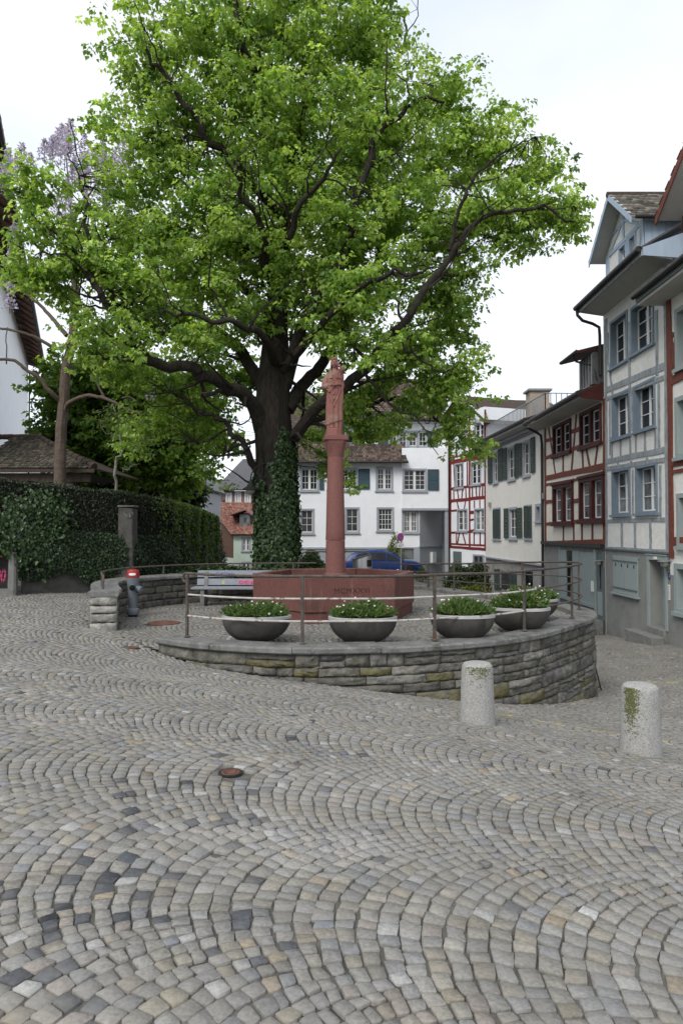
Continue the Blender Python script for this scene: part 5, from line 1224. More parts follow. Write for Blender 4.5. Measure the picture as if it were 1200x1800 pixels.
# ---- pale grey wall of a house behind the hedge ------------------------------
YW = 40.0
h8 = thing('grey_house', 'plain pale grey house wall rising behind the hedge', 'house', (at(330, 0, YW).x, YW, -1))
mb = MB(); p_ = [at(300, 700, YW), at(362, 862, YW)]
mb.prism([(at(255, 0, YW).x, YW, -1), (p_[1].x, YW, -1), (p_[1].x, YW, at(362, 864, YW).z), (at(330, 0, YW).x, YW, at(330, 800, YW).z), (at(255, 0, YW).x, YW, at(255, 800, YW).z)], (0, 5, 0)); mb.build('wall', M['greywall'], h8)
slab(h8, [(p_[1].x + .15, YW - .2, at(362, 862, YW).z), (p_[1].x + .15, YW + 5.2, at(362, 862, YW).z), (at(328, 0, YW).x, YW + 5.2, at(328, 798, YW).z), (at(328, 0, YW).x, YW - .2, at(328, 798, YW).z)], .14, M['lead'], 'roof')

# ---- white house at the left edge: long side wall with deep dark eave running away
h9 = thing('white_house', 'tall plain white house with a deep dark brown eave at the left edge', 'house', (-18, 36, 0))
W0, W1 = Vector((-23.96, 52, 0)), Vector((-11.5, 20, 0)); dW = (W0 - W1).normalized(); nW = Vector((dW.y, -dW.x, 0)); ze9 = at(70, 652, 52).z
MB().hexa([W1 + Vector((0, 0, -1)), W0 + Vector((0, 0, -1)), W0 - nW * 7 + Vector((0, 0, -1)), W1 - nW * 7 + Vector((0, 0, -1))] + [p + Vector((0, 0, ze9 + .5)) for p in (W1, W0, W0 - nW * 7, W1 - nW * 7)]).build('wall', M['plasterw'], h9)
EO = 1.12; a0, a1 = W1 - dW * .5, W0 + dW * .35
def q9(p, o, z): v_ = p + nW * o; return Vector((v_.x, v_.y, z))
MB().hexa([q9(a0, EO, ze9), q9(a1, EO, ze9), q9(a1, .002, ze9 + .75), q9(a0, .002, ze9 + .75), q9(a0, EO, ze9 + .1), q9(a1, EO, ze9 + .1), q9(a1, .002, ze9 + .9), q9(a0, .002, ze9 + .9)]).build('soffit', M['brownboard'], h9)
for k in range(26):
    p = W1 + dW * (k + .5) * 1.3
    if p.y < 52: MB().hexa([q9(p, .004, ze9 + .50), q9(p + dW * .14, .004, ze9 + .50), q9(p + dW * .14, EO - .05, ze9 - .05), q9(p, EO - .05, ze9 - .05), q9(p, .004, ze9 + .74), q9(p + dW * .14, .004, ze9 + .74), q9(p + dW * .14, EO - .05, ze9 + .03), q9(p, EO - .05, ze9 + .03)]).build('rafter', M['brownboard'], h9)
MB().tube([q9(a0, EO + .08, ze9 + .1), q9(a1, EO + .08, ze9 + .1)], .09, 8).build('gutter', M['gutter'], h9, smooth=True)
tiles(h9, q9(a0, EO + .12, ze9 + .2), dW, -nW * 3 + Vector((0, 0, .8)), (a1 - a0).length, 8, 'brown', 120, 22, 40)
MB().tube([q9(W0, .1, ze9 - .2), q9(W0, .1, -1)], .06, 8).build('downpipe', M['gutter'], h9)
MB().box(at(47, 0, 53).x, at(62, 0, 53).x + 3, 53, 58, -1, at(60, 757, 53).z).build('annex', M['plasterw'], h9); MB().box(at(47, 0, 53).x, at(62, 0, 53).x + 3.2, 52.8, 58, at(60, 756.6, 53).z, at(60, 752, 53).z).build('annex_roof', M['lead'], h9)

# ---- open shed with hipped tiled roof ----------------------------------------
sh = thing('garden_shelter', 'open garden shelter with a mossy hipped tile roof behind the hedge', 'shelter', (-9.5, 23, 2))
Ye, Yr = 21.0, 23.4
ze_ = at(100, 826, Ye).z; zri = at(40, 772, Yr).z
xr = at(166, 829, Ye).x; xh = at(66, 772, Yr).x; xlft = -11.3
slab(sh, [(xlft, Ye, ze_), (xr, Ye, ze_), (xh, Yr, zri), (xlft, Yr, zri)], .05, M['wood'], 'roof_deck')
Lr = math.hypot(Yr - Ye, zri - ze_)
tiles(sh, (xlft, Ye - .05, ze_ + .06), (1, 0, 0), (0, Yr - Ye, zri - ze_), xr - xlft, Lr, 'moss', 46, 18, 50, clip=lambda u, v: (u < (xr - xlft) - (xr - xh) * np.clip(v / Lr, 0, 1)))
slab(sh, [(xr, Ye, ze_), (xr, Ye + 4.6, ze_), (xh, Yr, zri), (xh - .001, Yr - .001, zri)], .05, M['wood'], 'hip_deck')
for k in range(12):
    t = k / 12; a = Vector((xr, Ye, ze_ + .10)).lerp(Vector((xh, Yr, zri + .10)), t); b = Vector((xr, Ye, ze_ + .10)).lerp(Vector((xh, Yr, zri + .10)), t + .09)
    MB().tube([a, b], [.11, .085], 8).build('ridge_tile', M['wood'], sh, smooth=True)
for k in range(8):
    x0 = xh - k * .42; MB().tube([(x0, Yr, zri + .08), (x0 - .43, Yr, zri + .08)], [.10, .085], 8).build('ridge_tile', M['wood'], sh, smooth=True)
MB().box(xlft, xr + .02, Ye - .06, Ye - .02, ze_ - .08, ze_ + .03).build('fascia', M['wood'], sh)
MB().box(xlft, xr - .2, Ye + .12, Ye + .3, ze_ - .36, ze_ - .12).build('beam', M['wood'], sh)
MB().box(xlft, xr - .3, Ye + .1, Ye + 4.2, ze_ - .12, ze_ - .09).build('ceiling', M['wood'], sh)
for px_ in (92, 134): x0 = at(px_, 0, Ye + .3).x; MB().box(x0 - .12, x0 + .12, Ye + .15, Ye + .39, 0, ze_ - .36).build('post', M['wood'], sh)
# ================================================================ fountain
FX, FY = -.12, 13.5
fou = thing('fountain', 'red granite fountain with a hexagonal basin and tall round column', 'fountain', (FX, FY, PZ))
RB = 1.62; TH = R(12)
def hexa(r, z, th=TH, sq=1.0):
    return [(FX + r * math.cos(th + k * math.pi / 3), FY + r * math.sin(th + k * math.pi / 3) * sq, z) for k in range(6)]
ZR = .765
for k in range(6):                                  # six slabs of the basin wall, each of its own
    def sector(r0, r1, z0, z1, k=k, g=.0025):
        a0 = TH + k * math.pi / 3; a1 = a0 + math.pi / 3
        A = Vector((math.cos(a0), math.sin(a0), 0)); B = Vector((math.cos(a1), math.sin(a1), 0)); t = (B - A).normalized() * g
        c = Vector((FX, FY, 0))
        return [c + A * r0 + t + Vector((0, 0, z0)), c + A * r1 + t + Vector((0, 0, z0)), c + B * r1 - t + Vector((0, 0, z0)), c + B * r0 - t + Vector((0, 0, z0)),
                c + A * r0 + t + Vector((0, 0, z1)), c + A * r1 + t + Vector((0, 0, z1)), c + B * r1 - t + Vector((0, 0, z1)), c + B * r0 - t + Vector((0, 0, z1))]
    MB().hexa(sector(RB - .19, RB, .145, ZR)).build('basin_slab', M['red'], fou, bevel=.012)
    MB().hexa(sector(RB - .19, RB - .035, PZ - .05, .143)).build('plinth_slab', M['red'], fou, bevel=.006)
MB().poly(hexa(RB - .18, .60)).build('water', M['water'], fou)
MB().poly(hexa(RB - .18, .05)).build('basin_floor', M['red'], fou)
# vertical joints inside the wide faces
mb = MB()
mb.lathe((FX, FY, 0), [(.21, .05), (.21, .66), (.225, .68), (.225, .735), (.197, .75), (.190, 1.17), (.187, 1.395)], 40); mb.build('column_base', M['redcol'], fou, smooth=True)
mb = MB()
mb.lathe((FX, FY, 0), [(.190, 1.40), (.193, 1.408), (.188, 1.6), (.175, 2.2), (.160, 2.80), (.154, 3.0), (.152, 3.06)], 40); mb.build('column_shaft', M['redcol'], fou, smooth=True)
# capital: round below, square with cut corners above
mb = MB(); n = 32; rings = []
for z, f, r in ((3.05, 0, .156), (3.10, .15, .163), (3.2, .55, .182), (3.3, .9, .207), (3.355, 1, .216)):
    ring = []
    for k in range(n):
        a = 2 * math.pi * k / n + R(6)
        sqr = min(1 / max(abs(math.cos(a - R(6))), 1e-6), 1 / max(abs(math.sin(a - R(6))), 1e-6)); sqr = min(sqr, 1.22)
        rr_ = r * ((1 - f) + f * sqr); ring.append((FX + rr_ * math.cos(a), FY + rr_ * math.sin(a), z))
    rings.append(ring)
mb.add([p for r_ in rings for p in r_], [(i * n + k, i * n + (k + 1) % n, (i + 1) * n + (k + 1) % n, (i + 1) * n + k) for i in range(len(rings) - 1) for k in range(n)] + [tuple((len(rings) - 1) * n + k for k in range(n))])
mb.build('capital', M['redcol'], fou)
c6, s6 = math.cos(R(6)), math.sin(R(6))
MB().obox((FX, FY, 3.405), (c6, s6, 0), (-s6, c6, 0), (0, 0, 1), .232, .232, .048).build('abacus', M['redcol'], fou, bevel=.008)
for sg in (-1, 1):                                  # the two water spouts
    a = R(4); d = Vector((math.cos(a) * sg, math.sin(a) * sg, 0)); c = Vector((FX, FY, 1.17))
    pts = [c + d * .14, c + d * .42, c + d * .56, c + d * .64, c + d * .69, c + d * .72, c + d * .735]
    dz = [0, .005, 0, -.025, -.08, -.18, -.36]
    pts = [p + Vector((0, 0, z)) for p, z in zip(pts, dz)]
    MB().tube(pts, [.017, .015, .014, .013, .011, .008, .006], 8).lathe(c + d * .15, [(.045, 0), (.05, .01), (.05, .03), (.03, .045)], 12, d).build('spout', M['rail'], fou, smooth=True)
# chiselled year
M['engr'] = mat('engraved_red', (0.06, 0.026, 0.022), (0.045, 0.019, 0.016), 30, 0.9)
a0 = TH + 4 * math.pi / 3; a1 = a0 + math.pi / 3
A = Vector((math.cos(a0), math.sin(a0), 0)) * RB; B = Vector((math.cos(a1), math.sin(a1), 0)) * RB
uxx = (B - A).normalized(); nn = Vector((uxx.y, -uxx.x, 0))
text_mesh('inscription', 'MCMXXVI', .135, Vector((FX, FY, .475)) + (A + B) / 2 + uxx * .02 + nn * .0015, uxx, (0, 0, 1), M['engr'], fou, depth=.001)

# ================================================================ statue on the column
def lerp(a, b, t): return a + (b - a) * t
def interp(tab, z):
    zs = [r[0] for r in tab]
    return [float(np.interp(z, zs, [r[i] for r in tab])) for i in range(1, len(tab[0]))]
SX, SY, SZ = FX - .02, FY, 3.453
stat = thing('statue', 'red sandstone figure of a veiled woman carrying a small child, on the column', 'statue', (SX, SY, SZ))
MB().lathe((SX, SY, SZ), [(.165, 0), (.168, .01), (.163, .14), (.155, .15)], 10).build('pedestal_block', M['redstat'], stat)
def make_statue():
    mb = MB(); Z0 = .15; n = 72
    # robe: half width, half depth, x offset, y offset
    tab = [(0.0, .175, .13, .0, .0), (.06, .178, .13, 0, 0), (.2, .175, .128, 0, 0), (.45, .172, .122, .0, 0), (.65, .165, .118, .0, 0), (.82, .158, .112, .0, 0),
           (.95, .168, .115, -.005, 0), (1.02, .165, .115, -.005, 0), (1.08, .14, .10, .0, 0), (1.13, .085, .08, .0, -.005), (1.17, .06, .062, 0.005, -.01), (1.22, .058, .06, .006, -.012)]
    rows = []; zs = np.linspace(0, 1.22, 64)
    for z in zs:
        hw, hd, ox, oy = interp(tab, z); ring = []
        for k in range(n):
            a = 2 * math.pi * k / n; x = math.cos(a); y = math.sin(a)      # y<0 faces the camera
            e = 2.6; q_ = (abs(x) ** e + abs(y) ** e) ** (-1 / e)
            X, Y = x * q_ * hw, y * q_ * hd
            front = max(0, -y); disp = 0
            if z < .82:
                g = 1 - z / .82
                disp += .014 * math.sin(10 * a + 1.4) * (.35 + g * .8) * (1 if z < .74 else .4)
                xr = X / hw                                                   # V shaped hanging folds in front
                if front > .2:
                    for zc, w_ in ((.70, .02), (.60, .022), (.46, .022)):
                        line = zc + abs(xr + .05) * .42 - .04
                        disp += .027 * math.exp(-((z - line) / w_) ** 2) * front * (1 if abs(xr) < .8 else .3)
                # outer robe ends in a slanting hem above the pleated underskirt
                hem = .06 + .10 * (X / hw * .5 + .5) 
                if z < hem: disp -= .022; disp += .008 * math.sin(26 * a)
            elif z < 1.05 and front > .3:
                disp += .006 * math.sin(X * 150)                                # pleats on the chest
            l = math.hypot(X, Y) or 1
            ring.append((ox + X + X / l * disp, oy + Y + Y / l * disp, Z0 + z))
        rows.append(ring)
    mb.add([p for r_ in rows for p in r_], [(i * n + k, i * n + (k + 1) % n, (i + 1) * n + (k + 1) % n, (i + 1) * n + k) for i in range(len(rows) - 1) for k in range(n)] + [tuple(reversed(range(n))), tuple((len(rows) - 1) * n + k for k in range(n))])
    # feet under the hem
    for fx in (-.05, .09): mb.lathe((fx, -.10, Z0 + .0), [(.0, -.0), (.04, .005), (.036, .03), (.015, .048)], 10, cap=False)
    # head with face, bent a little to the front
    H = Vector((.0, -.035, Z0 + 1.285)); n2, m2 = 40, 34; hv = []
    for i in range(m2 + 1):
        ph = math.pi * i / m2
        for k in range(n2):
            a = 2 * math.pi * k / n2
            v = Vector((math.sin(ph) * math.cos(a), math.sin(ph) * math.sin(a), math.cos(ph)))
            r = Vector((v.x * .068, v.y * .082, v.z * .098)); 
            if v.z < 0: r.x *= 1 - .28 * (-v.z) ** 1.3
            if v.y < 0:
                X, Z = r.x, r.z; f = -v.y
                r.y -= .026 * math.exp(-(X / .011) ** 2 - ((Z + .006) / .028) ** 2) * f            # nose
                r.y -= .007 * math.exp(-(X / .05) ** 2 - ((Z - .036) / .012) ** 2) * f            # brow
                for sx in (-1, 1):
                    r.y += .022 * math.exp(-((X - sx * .027) / .017) ** 2 - ((Z - .014) / .013) ** 2) * f   # eye hollows
                    r.y -= .010 * math.exp(-((X - sx * .027) / .010) ** 2 - ((Z - .012) / .006) ** 2) * f   # lids
                    r.y -= .006 * math.exp(-((X - sx * .036) / .018) ** 2 - ((Z + .022) / .018) ** 2) * f   # cheeks
                r.y -= .008 * math.exp(-(X / .020) ** 2 - ((Z + .046) / .006) ** 2) * f           # lips
                r.y += .006 * math.exp(-(X / .022) ** 2 - ((Z + .054) / .004) ** 2) * f
                r.y -= .008 * math.exp(-(X / .02) ** 2 - ((Z + .074) / .012) ** 2) * f            # chin
            hv.append(H + r)
    mb.add(hv, [(i * n2 + k, (i + 1) * n2 + k, (i + 1) * n2 + (k + 1) % n2, i * n2 + (k + 1) % n2) for i in range(m2) for k in range(n2)])
    # veil: shell round the head, open at the face, falling on the shoulders
    vv = []; ni, nk = 18, 30
    prof = [(.100, .07), (.094, .115), (.08, .15), (.055, .17)]
    tabv = [(-.30, .165, .12), (-.22, .15, .115), (-.15, .118, .108), (-.08, .092, .104), (0, .086, .104), (.05, .083, .10), (.09, .066, .082), (.115, .035, .045), (.122, .006, .008)]
    for layer, th in ((0, 0), (1, -.016)):
        for i in range(ni + 1):
            z = -.30 + .422 * i / ni; hw, hd = interp(tabv, z)
            op = R(70) if z < .065 else R(70) * max(0.02, 1 - (z - .065) / .03)    # half opening angle in front
            if z < -.10: op *= max(.25, 1 - (-.10 - z) / .16)
            for k in range(nk + 1):
                a = -math.pi / 2 + op * .75 + (2 * math.pi - 1.5 * op) * k / nk
                f = 1 + .04 * math.sin(9 * a) * (1 if z < -.05 else .15)
                vv.append(H + Vector((math.cos(a) * (hw + th) * f, .012 + math.sin(a) * (hd + th) * f, z)))
    w = nk + 1; L1 = (ni + 1) * w; fs = []
    for i in range(ni):
        for k in range(nk):
            q = (i * w + k, i * w + k + 1, (i + 1) * w + k + 1, (i + 1) * w + k); fs.append(q); fs.append(tuple(L1 + j for j in reversed(q)))
        for k in (0, nk): fs.append((i * w + k, (i + 1) * w + k, L1 + (i + 1) * w + k, L1 + i * w + k))
    for i in (0, ni):
        for k in range(nk): fs.append((i * w + k, i * w + k + 1, L1 + i * w + k + 1, L1 + i * w + k))
    mb.add(vv, fs)
    # crown band over the veil
    mb.lathe(H + Vector((0, .012, .085)), [(.073, 0), (.076, .008), (.076, .026), (.068, .034), (.03, .05), (.005, .055)], 28)
    # her right arm (left in the photograph): wide sleeve, forearm across the waist, open hand
    sh = Vector((-.135, -.01, Z0 + 1.05)); el = Vector((-.205, -.03, Z0 + .83)); wr = Vector((-.055, -.145, Z0 + .855))
    mb.tube([sh + Vector((.03, 0, .03)), sh, lerp(sh, el, .4) + Vector((-.02, 0, 0)), lerp(sh, el, .75) + Vector((-.012, 0, 0)), el + Vector((0, 0, -.0)), lerp(el, wr, .3) + Vector((0, 0, -.012)), lerp(el, wr, .62) + Vector((0, 0, -.01))], [.05, .062, .07, .077, .078, .072, .058], 18)
    mb.tube([lerp(el, wr, .5), lerp(el, wr, .8), wr, wr + Vector((.02, -.004, 0))], [.034, .029, .024, .024], 12)
    pal = wr + Vector((.045, -.008, .003)); mb.obox(pal, (1, 0, .04), (0, 1, 0), (-.04, 0, 1), .036, .012, .027)
    for j, (dz, ln) in enumerate(((.02, .060), (.007, .068), (-.006, .065), (-.019, .052))):
        p = pal + Vector((.03, -.003, dz)); mb.tube([p, p + Vector((ln * .45, -.004, .004)), p + Vector((ln * .8, .004, .002)), p + Vector((ln, .012, -.002))], [.0075, .0072, .0066, .0055], 8)
    p = pal + Vector((-.02, -.006, .022)); mb.tube([p, p + Vector((.02, -.008, .02)), p + Vector((.045, -.006, .026))], [.0085, .008, .0065], 8)
    # sleeve lappet hanging under the wrist
    mb.prism([(-.185, -.11, Z0 + .79), (-.115, -.135, Z0 + .70), (-.03, -.135, Z0 + .775), (.035, -.14, Z0 + .84), (-.06, -.14, Z0 + .825), (-.14, -.12, Z0 + .85)], (0, .05, 0))
    # her left arm holds the child's back
    sh = Vector((.125, .01, Z0 + 1.05)); el = Vector((.16, .03, Z0 + .84)); wr = Vector((.125, -.10, Z0 + .88))
    mb.tube([sh, lerp(sh, el, .5), el, lerp(el, wr, .5), wr], [.055, .058, .06, .045, .03], 16)
    mb.obox(wr + Vector((-.03, -.012, .0)), (1, .2, 0), (-.2, 1, 0), (0, 0, 1), .035, .012, .026)
    for dz in (.018, .006, -.006, -.018):
        p = wr + Vector((-.055, -.018, dz)); mb.tube([p, p + Vector((-.03, 0, -.002)), p + Vector((-.052, .008, -.004))], [.0072, .0068, .0055], 8)
    p = wr + Vector((-.02, -.018, .022)); mb.tube([p, p + Vector((-.018, -.004, .022)), p + Vector((-.03, 0, .036))], [.008, .0075, .006], 8)
    # hanging mantle folds on her left side
    for j in range(4):
        y0 = -.07 + j * .04
        mb.tube([(.165, y0, Z0 + .86), (.178, y0, Z0 + .7), (.172 - .004 * j, y0, Z0 + .46 + .05 * j)], [.022, .019, .008], 8)
    # the child: body against her shoulder, head with face, an arm round her neck
    mb.tube([(.125, .03, Z0 + .86), (.14, .035, Z0 + .97), (.15, .03, Z0 + 1.08), (.15, .02, Z0 + 1.14)], [.05, .062, .056, .03], 16)
    CH = Vector((.165, -.005, Z0 + 1.19)); cv = []
    for i in range(21):
        ph = math.pi * i / 20
        for k in range(24):
            a = 2 * math.pi * k / 24; v = Vector((math.sin(ph) * math.cos(a), math.sin(ph) * math.sin(a), math.cos(ph)))
            r = Vector((v.x * .054, v.y * .058, v.z * .066)); fdir = Vector((-.75, -.66, 0)); f = max(0, v.dot(fdir)); t_ = v.x * .66 - v.y * .75
            d = .012 * math.exp(-(t_ / .16) ** 2 - ((v.z + .02) / .25) ** 2) - .007 * (math.exp(-((t_ - .35) / .17) ** 2 - ((v.z - .15) / .14) ** 2) + math.exp(-((t_ + .35) / .17) ** 2 - ((v.z - .15) / .14) ** 2)) + .005 * math.exp(-(t_ / .2) ** 2 - ((v.z + .45) / .08) ** 2)
            cv.append(CH + r + fdir * d * f)
    mb.add(cv, [(i * 24 + k, (i + 1) * 24 + k, (i + 1) * 24 + (k + 1) % 24, i * 24 + (k + 1) % 24) for i in range(20) for k in range(24)])
    mb.tube([(.14, -.02, Z0 + 1.10), (.10, -.07, Z0 + 1.10), (.05, -.085, Z0 + 1.12)], [.024, .02, .014], 10)
    mb.tube([(.15, -.04, Z0 + 1.11), (.13, -.07, Z0 + 1.16), (.12, -.08, Z0 + 1.22), (.118, -.082, Z0 + 1.25)], [.022, .018, .014, .008], 8)   # raised hand
    for j, dx in enumerate((-.012, -.004, .004, .012)): mb.tube([(.119 + dx * .7, -.082, Z0 + 1.24), (.119 + dx, -.084, Z0 + 1.265 + .004 * (j in (1, 2)))], [.005, .004], 6)
    mb.v = [(p[0] * .93 + SX, p[1] + SY, p[2] + SZ) for p in mb.v]
    o = mb.build('figure', M['redstat'], stat)
    md = o.modifiers.new('r', 'REMESH'); md.mode = 'VOXEL'; md.voxel_size = .0065; md.use_smooth_shade = True
    sm = o.modifiers.new('s', 'SMOOTH'); sm.factor = .5; sm.iterations = 1
    dg = bpy.context.evaluated_depsgraph_get(); me = bpy.data.meshes.new_from_object(o.evaluated_get(dg)); o.modifiers.clear(); o.data = me; me.name = 'figure'
    print('statue faces', len(me.polygons))
make_statue()

# ================================================================ leaves (used by bowls, hedges and trees)
def leaf_verts(P, A, Nrm, L, W, fold=.18, droop=.25):
    """P base points, A along-leaf unit, Nrm leaf normal -> (n,6,3) verts of a pointed, folded leaf and faces"""
    S = np.cross(A, Nrm); S /= np.linalg.norm(S, axis=1, keepdims=True) + 1e-9
    L = L[:, None]; W = W[:, None]
    b = P; t = P + A * L - Nrm * L * droop
    m1 = P + A * L * .35; 
    l1 = m1 - S * W * .5 + Nrm * W * fold; r1 = m1 + S * W * .5 + Nrm * W * fold
    return np.stack([b, r1, t, l1], 1)
def leaves_mesh(name, P, A, Nrm, L, W, tint, m, parent=None, fold=.18, droop=.25, kind=None):
    v = leaf_verts(P, A, Nrm, L, W, fold, droop); n = len(P)
    f = np.arange(n)[:, None] * 4 + np.array([[0, 1, 2, 0, 2, 3]])
    if parent is not None: v = v - np.array(worigin(parent))
    me = np_mesh(name, v.reshape(-1, 3), f.ravel(), np.full(2 * n, 3), m, False, np.repeat(tint, 4, 0))
    o = link(name, me, parent)
    if kind: o['kind'] = kind
    return o
def unit(a): return a / (np.linalg.norm(a, axis=-1, keepdims=True) + 1e-9)

# ================================================================ flower bowls
def make_bowl(loc, lab, rad, hgt, seed, tilt, pink=.15, tall=.24):
    o = thing('flower_bowl', lab, 'planter', loc, 'planted bowls along the terrace edge')
    L0 = Vector(loc); r = np.random.default_rng(seed)
    mb = MB(); c = L0 + Vector((0, 0, 0)); ax = Vector((tilt[0], tilt[1], 1)).normalized(); ax0 = ax
    prof = [(.02, .012), (.30 * rad, .012), (.42 * rad, .035)]
    for t in np.linspace(.2, 1, 9): prof.append((rad * (1 - .012) * math.sin(t * math.pi / 2) ** .62 if False else rad * (.42 + .565 * math.sin((t - .2) / .8 * math.pi / 2) ** .9), .035 + (hgt - .07) * ((t - .2) / .8) ** 1.35))
    mb.lathe(c, prof, 48, ax, cap=False); mb.build('bowl', M['bowl'], o, smooth=True)
    MB().lathe(c, [(.30 * rad, -.004), (.33 * rad, 0.0), (.33 * rad, .016), (.25 * rad, .02)], 32).build('foot', M['concrete'], o)
    mb = MB(); mb.lathe(c, [(rad * .965, hgt - .05), (rad * 1.0, hgt - .045), (rad * 1.0, hgt - .006), (rad * .985, hgt), (rad * .885, hgt), (rad * .87, hgt - .01), (rad * .86, hgt - .05)], 48, ax, cap=False); mb.build('rim', M['bowlrim'], o, smooth=True)
    MB().lathe(c, [(.001, hgt - .0), (rad * .5, hgt - .01), (rad * .865, hgt - .035)], 24, ax, cap=False).build('soil', M['soil'], o)
    n = 2600; a = r.uniform(0, 6.283, n); q = rad * .86 * np.sqrt(r.random(n)); x = q * np.cos(a); y = q * np.sin(a)
    h = hgt + tall * (1 - (q / rad) ** 2) * r.uniform(.1, 1, n) * (.75 + .25 * np.sin(x * 9 + seed) * np.cos(y * 8))
    P = np.stack([x + loc[0], y + loc[1], h + loc[2] - tilt[0] * x - tilt[1] * y], 1)
    A = unit(np.stack([np.cos(a) * .7 + r.normal(0, .6, n), np.sin(a) * .7 + r.normal(0, .6, n), r.uniform(.1, 1.3, n)], 1)); Nn = unit(np.cross(A, unit(r.normal(0, 1, (n, 3)))))
    kk = r.random(n); tn = np.where(kk[:, None] < .45, np.array((.07, .13, .038)), np.array((.14, .225, .07))) * r.normal(1, .22, (n, 1)); tn[kk > .85] = (.21, .27, .15)
    leaves_mesh('foliage', P, A, Nn, r.uniform(.05, .13, n) * np.where(r.random(n) < .12, 1.5, 1), r.uniform(.012, .034, n), np.clip(tn, .01, 1), M['leaf'], o, kind='stuff')
    nf = 38; a = r.uniform(0, 6.283, nf); q = rad * .98 * np.sqrt(r.random(nf)); x = q * np.cos(a); y = q * np.sin(a); h = hgt + tall * (1 - (q / rad) ** 2 * .7) * r.uniform(.5, 1.15, nf) + .02
    PP = []; AA = []; NN = []; TT = []; LL = []
    for i in range(nf):
        c_ = np.array((x[i] + loc[0], y[i] + loc[1], h[i] + loc[2])); up = unit(np.array((r.normal(0, .5), r.normal(-.5, .4), 1.0)))
        s1 = unit(np.cross(up, r.normal(0, 1, 3))); s2 = np.cross(up, s1); colr = np.array((.80, .79, .76)) if r.random() > pink else np.array((.62, .22, .22))
        for k in range(5):
            b = 2 * math.pi * k / 5; PP.append(c_); AA.append(unit(s1 * math.cos(b) + s2 * math.sin(b) + up * .15)); NN.append(up); TT.append(colr); LL.append(r.uniform(.016, .024))
    PP, AA, NN, TT, LL = map(np.array, (PP, AA, NN, TT, LL))
    leaves_mesh('blossoms', PP, AA, NN, LL, LL * .9, TT, M['petal'], o, fold=.05, droop=.05, kind='stuff')
    return o
make_bowl((-1.25, 10.02, PZ), 'dark bowl of white flowers in front of the bench, leftmost of the row', .505, .40, 31, (.03, .06), .25, .20)
make_bowl((.31, 9.92, PZ), 'dark flower bowl standing straight in front of the fountain basin and its inscription', .50, .40, 32, (-.01, .05), .08, .24)
make_bowl((1.80, 10.22, PZ), 'dark flower bowl just right of the fountain, behind the left stone bollard', .485, .40, 33, (.0, .05), .2, .23)
make_bowl((2.87, 11.05, PZ), 'wide dark flower bowl with white and pink flowers beside the rail on the right', .49, .41, 34, (-.02, .04), .3, .25)
make_bowl((3.45, 12.5, PZ), 'furthest flower bowl on the right, half hidden behind its neighbour', .49, .40, 35, (0, .04), .1, .22)

# ================================================================ granite bollards
M['bmoss'] = mat('mossy_granite', (0.40, 0.392, 0.37), (0.27, 0.262, 0.245), 55, 0.88, 0.004, 80, spots=((0.17, 0.165, 0.155), 95, 0.60), c3=(0.125, 0.13, 0.04), s3=3.6)
def bollard(x, y, rb, rt, h, lab, mossy, seed):
    z = g1(x, y); o = tag(None or thing('stone_bollard', lab, 'bollard', (x, y, z)), group='granite bollards')
    rr = random.Random(seed); n = 28; prof = [(rb * 1.02, -.12), (rb * 1.01, 0), (rb * .985, .08), (rb * .95, .2), (rb + (rt - rb) * .62, h * .58), (rt * 1.02, h * .85), (rt, h - .07), (rt * .965, h - .035), (rt * .86, h - .012), (rt * .6, h - .001), (rt * .25, h + .004), (.004, h + .005)]
    # profile subdivided so that the hewn surface is not perfectly round
    pr = []
    for (a, b), (c, d) in zip(prof[:-1], prof[1:]):
        for k in range(3): pr.append((a + (c - a) * k / 3, b + (d - b) * k / 3))
    mb = MB(); vs = []
    for i, (r_, hh) in enumerate(pr):
        for k in range(n):
            a = 2 * math.pi * k / n; f = 1 + .010 * noise2(math.cos(a), hh * 2 + math.sin(a), seed) + .006 * rr.uniform(-1, 1)
            vs.append((x + r_ * f * math.cos(a), y + r_ * f * math.sin(a), z + hh))
    m_ = len(pr); mb.add(vs, [(i * n + k, i * n + (k + 1) % n, (i + 1) * n + (k + 1) % n, (i + 1) * n + k) for i in range(m_ - 1) for k in range(n)] + [tuple((m_ - 1) * n + k for k in range(n))])
    mb.build('shaft', M['bmoss'] if mossy else M['granite'], o, smooth=True)
    nb = 900 if seed == 1 else 260; r = np.random.default_rng(seed)              # moss patches clinging to one side
    a = r.normal(R(-95 if seed == 2 else -142), .22 if seed == 1 else .5, nb); hh = h * (1 - np.abs(r.normal(0, .24 if seed == 1 else .10, nb))) - .03; ok = (hh > .05) & (hh < h - .03)
    a, hh = a[ok], hh[ok]; rad = np.interp(hh, [p[1] for p in prof], [p[0] for p in prof]) * 1.004
    P = np.stack([x + rad * np.cos(a), y + rad * np.sin(a), z + hh], 1); Nn = unit(np.stack([np.cos(a), np.sin(a), 0 * a + .3], 1)); A = unit(np.cross(Nn, r.normal(0, 1, Nn.shape)))
    tn = np.array((.115, .125, .035)) * r.normal(1, .22, (len(P), 1))
    leaves_mesh('moss', P, A, Nn, r.uniform(.006, .018, len(P)), r.uniform(.006, .016, len(P)), np.clip(tn, .02, .4), M['leafd'], o, fold=.3, droop=.0, kind='stuff')
    return o
bollard(1.47, 7.45, .19, .165, .655, 'pale granite bollard standing close to the terrace wall', False, 2)
bollard(2.82, 6.5, .19, .165, .655, 'pale granite bollard with green moss down its side, on the right', False, 1)

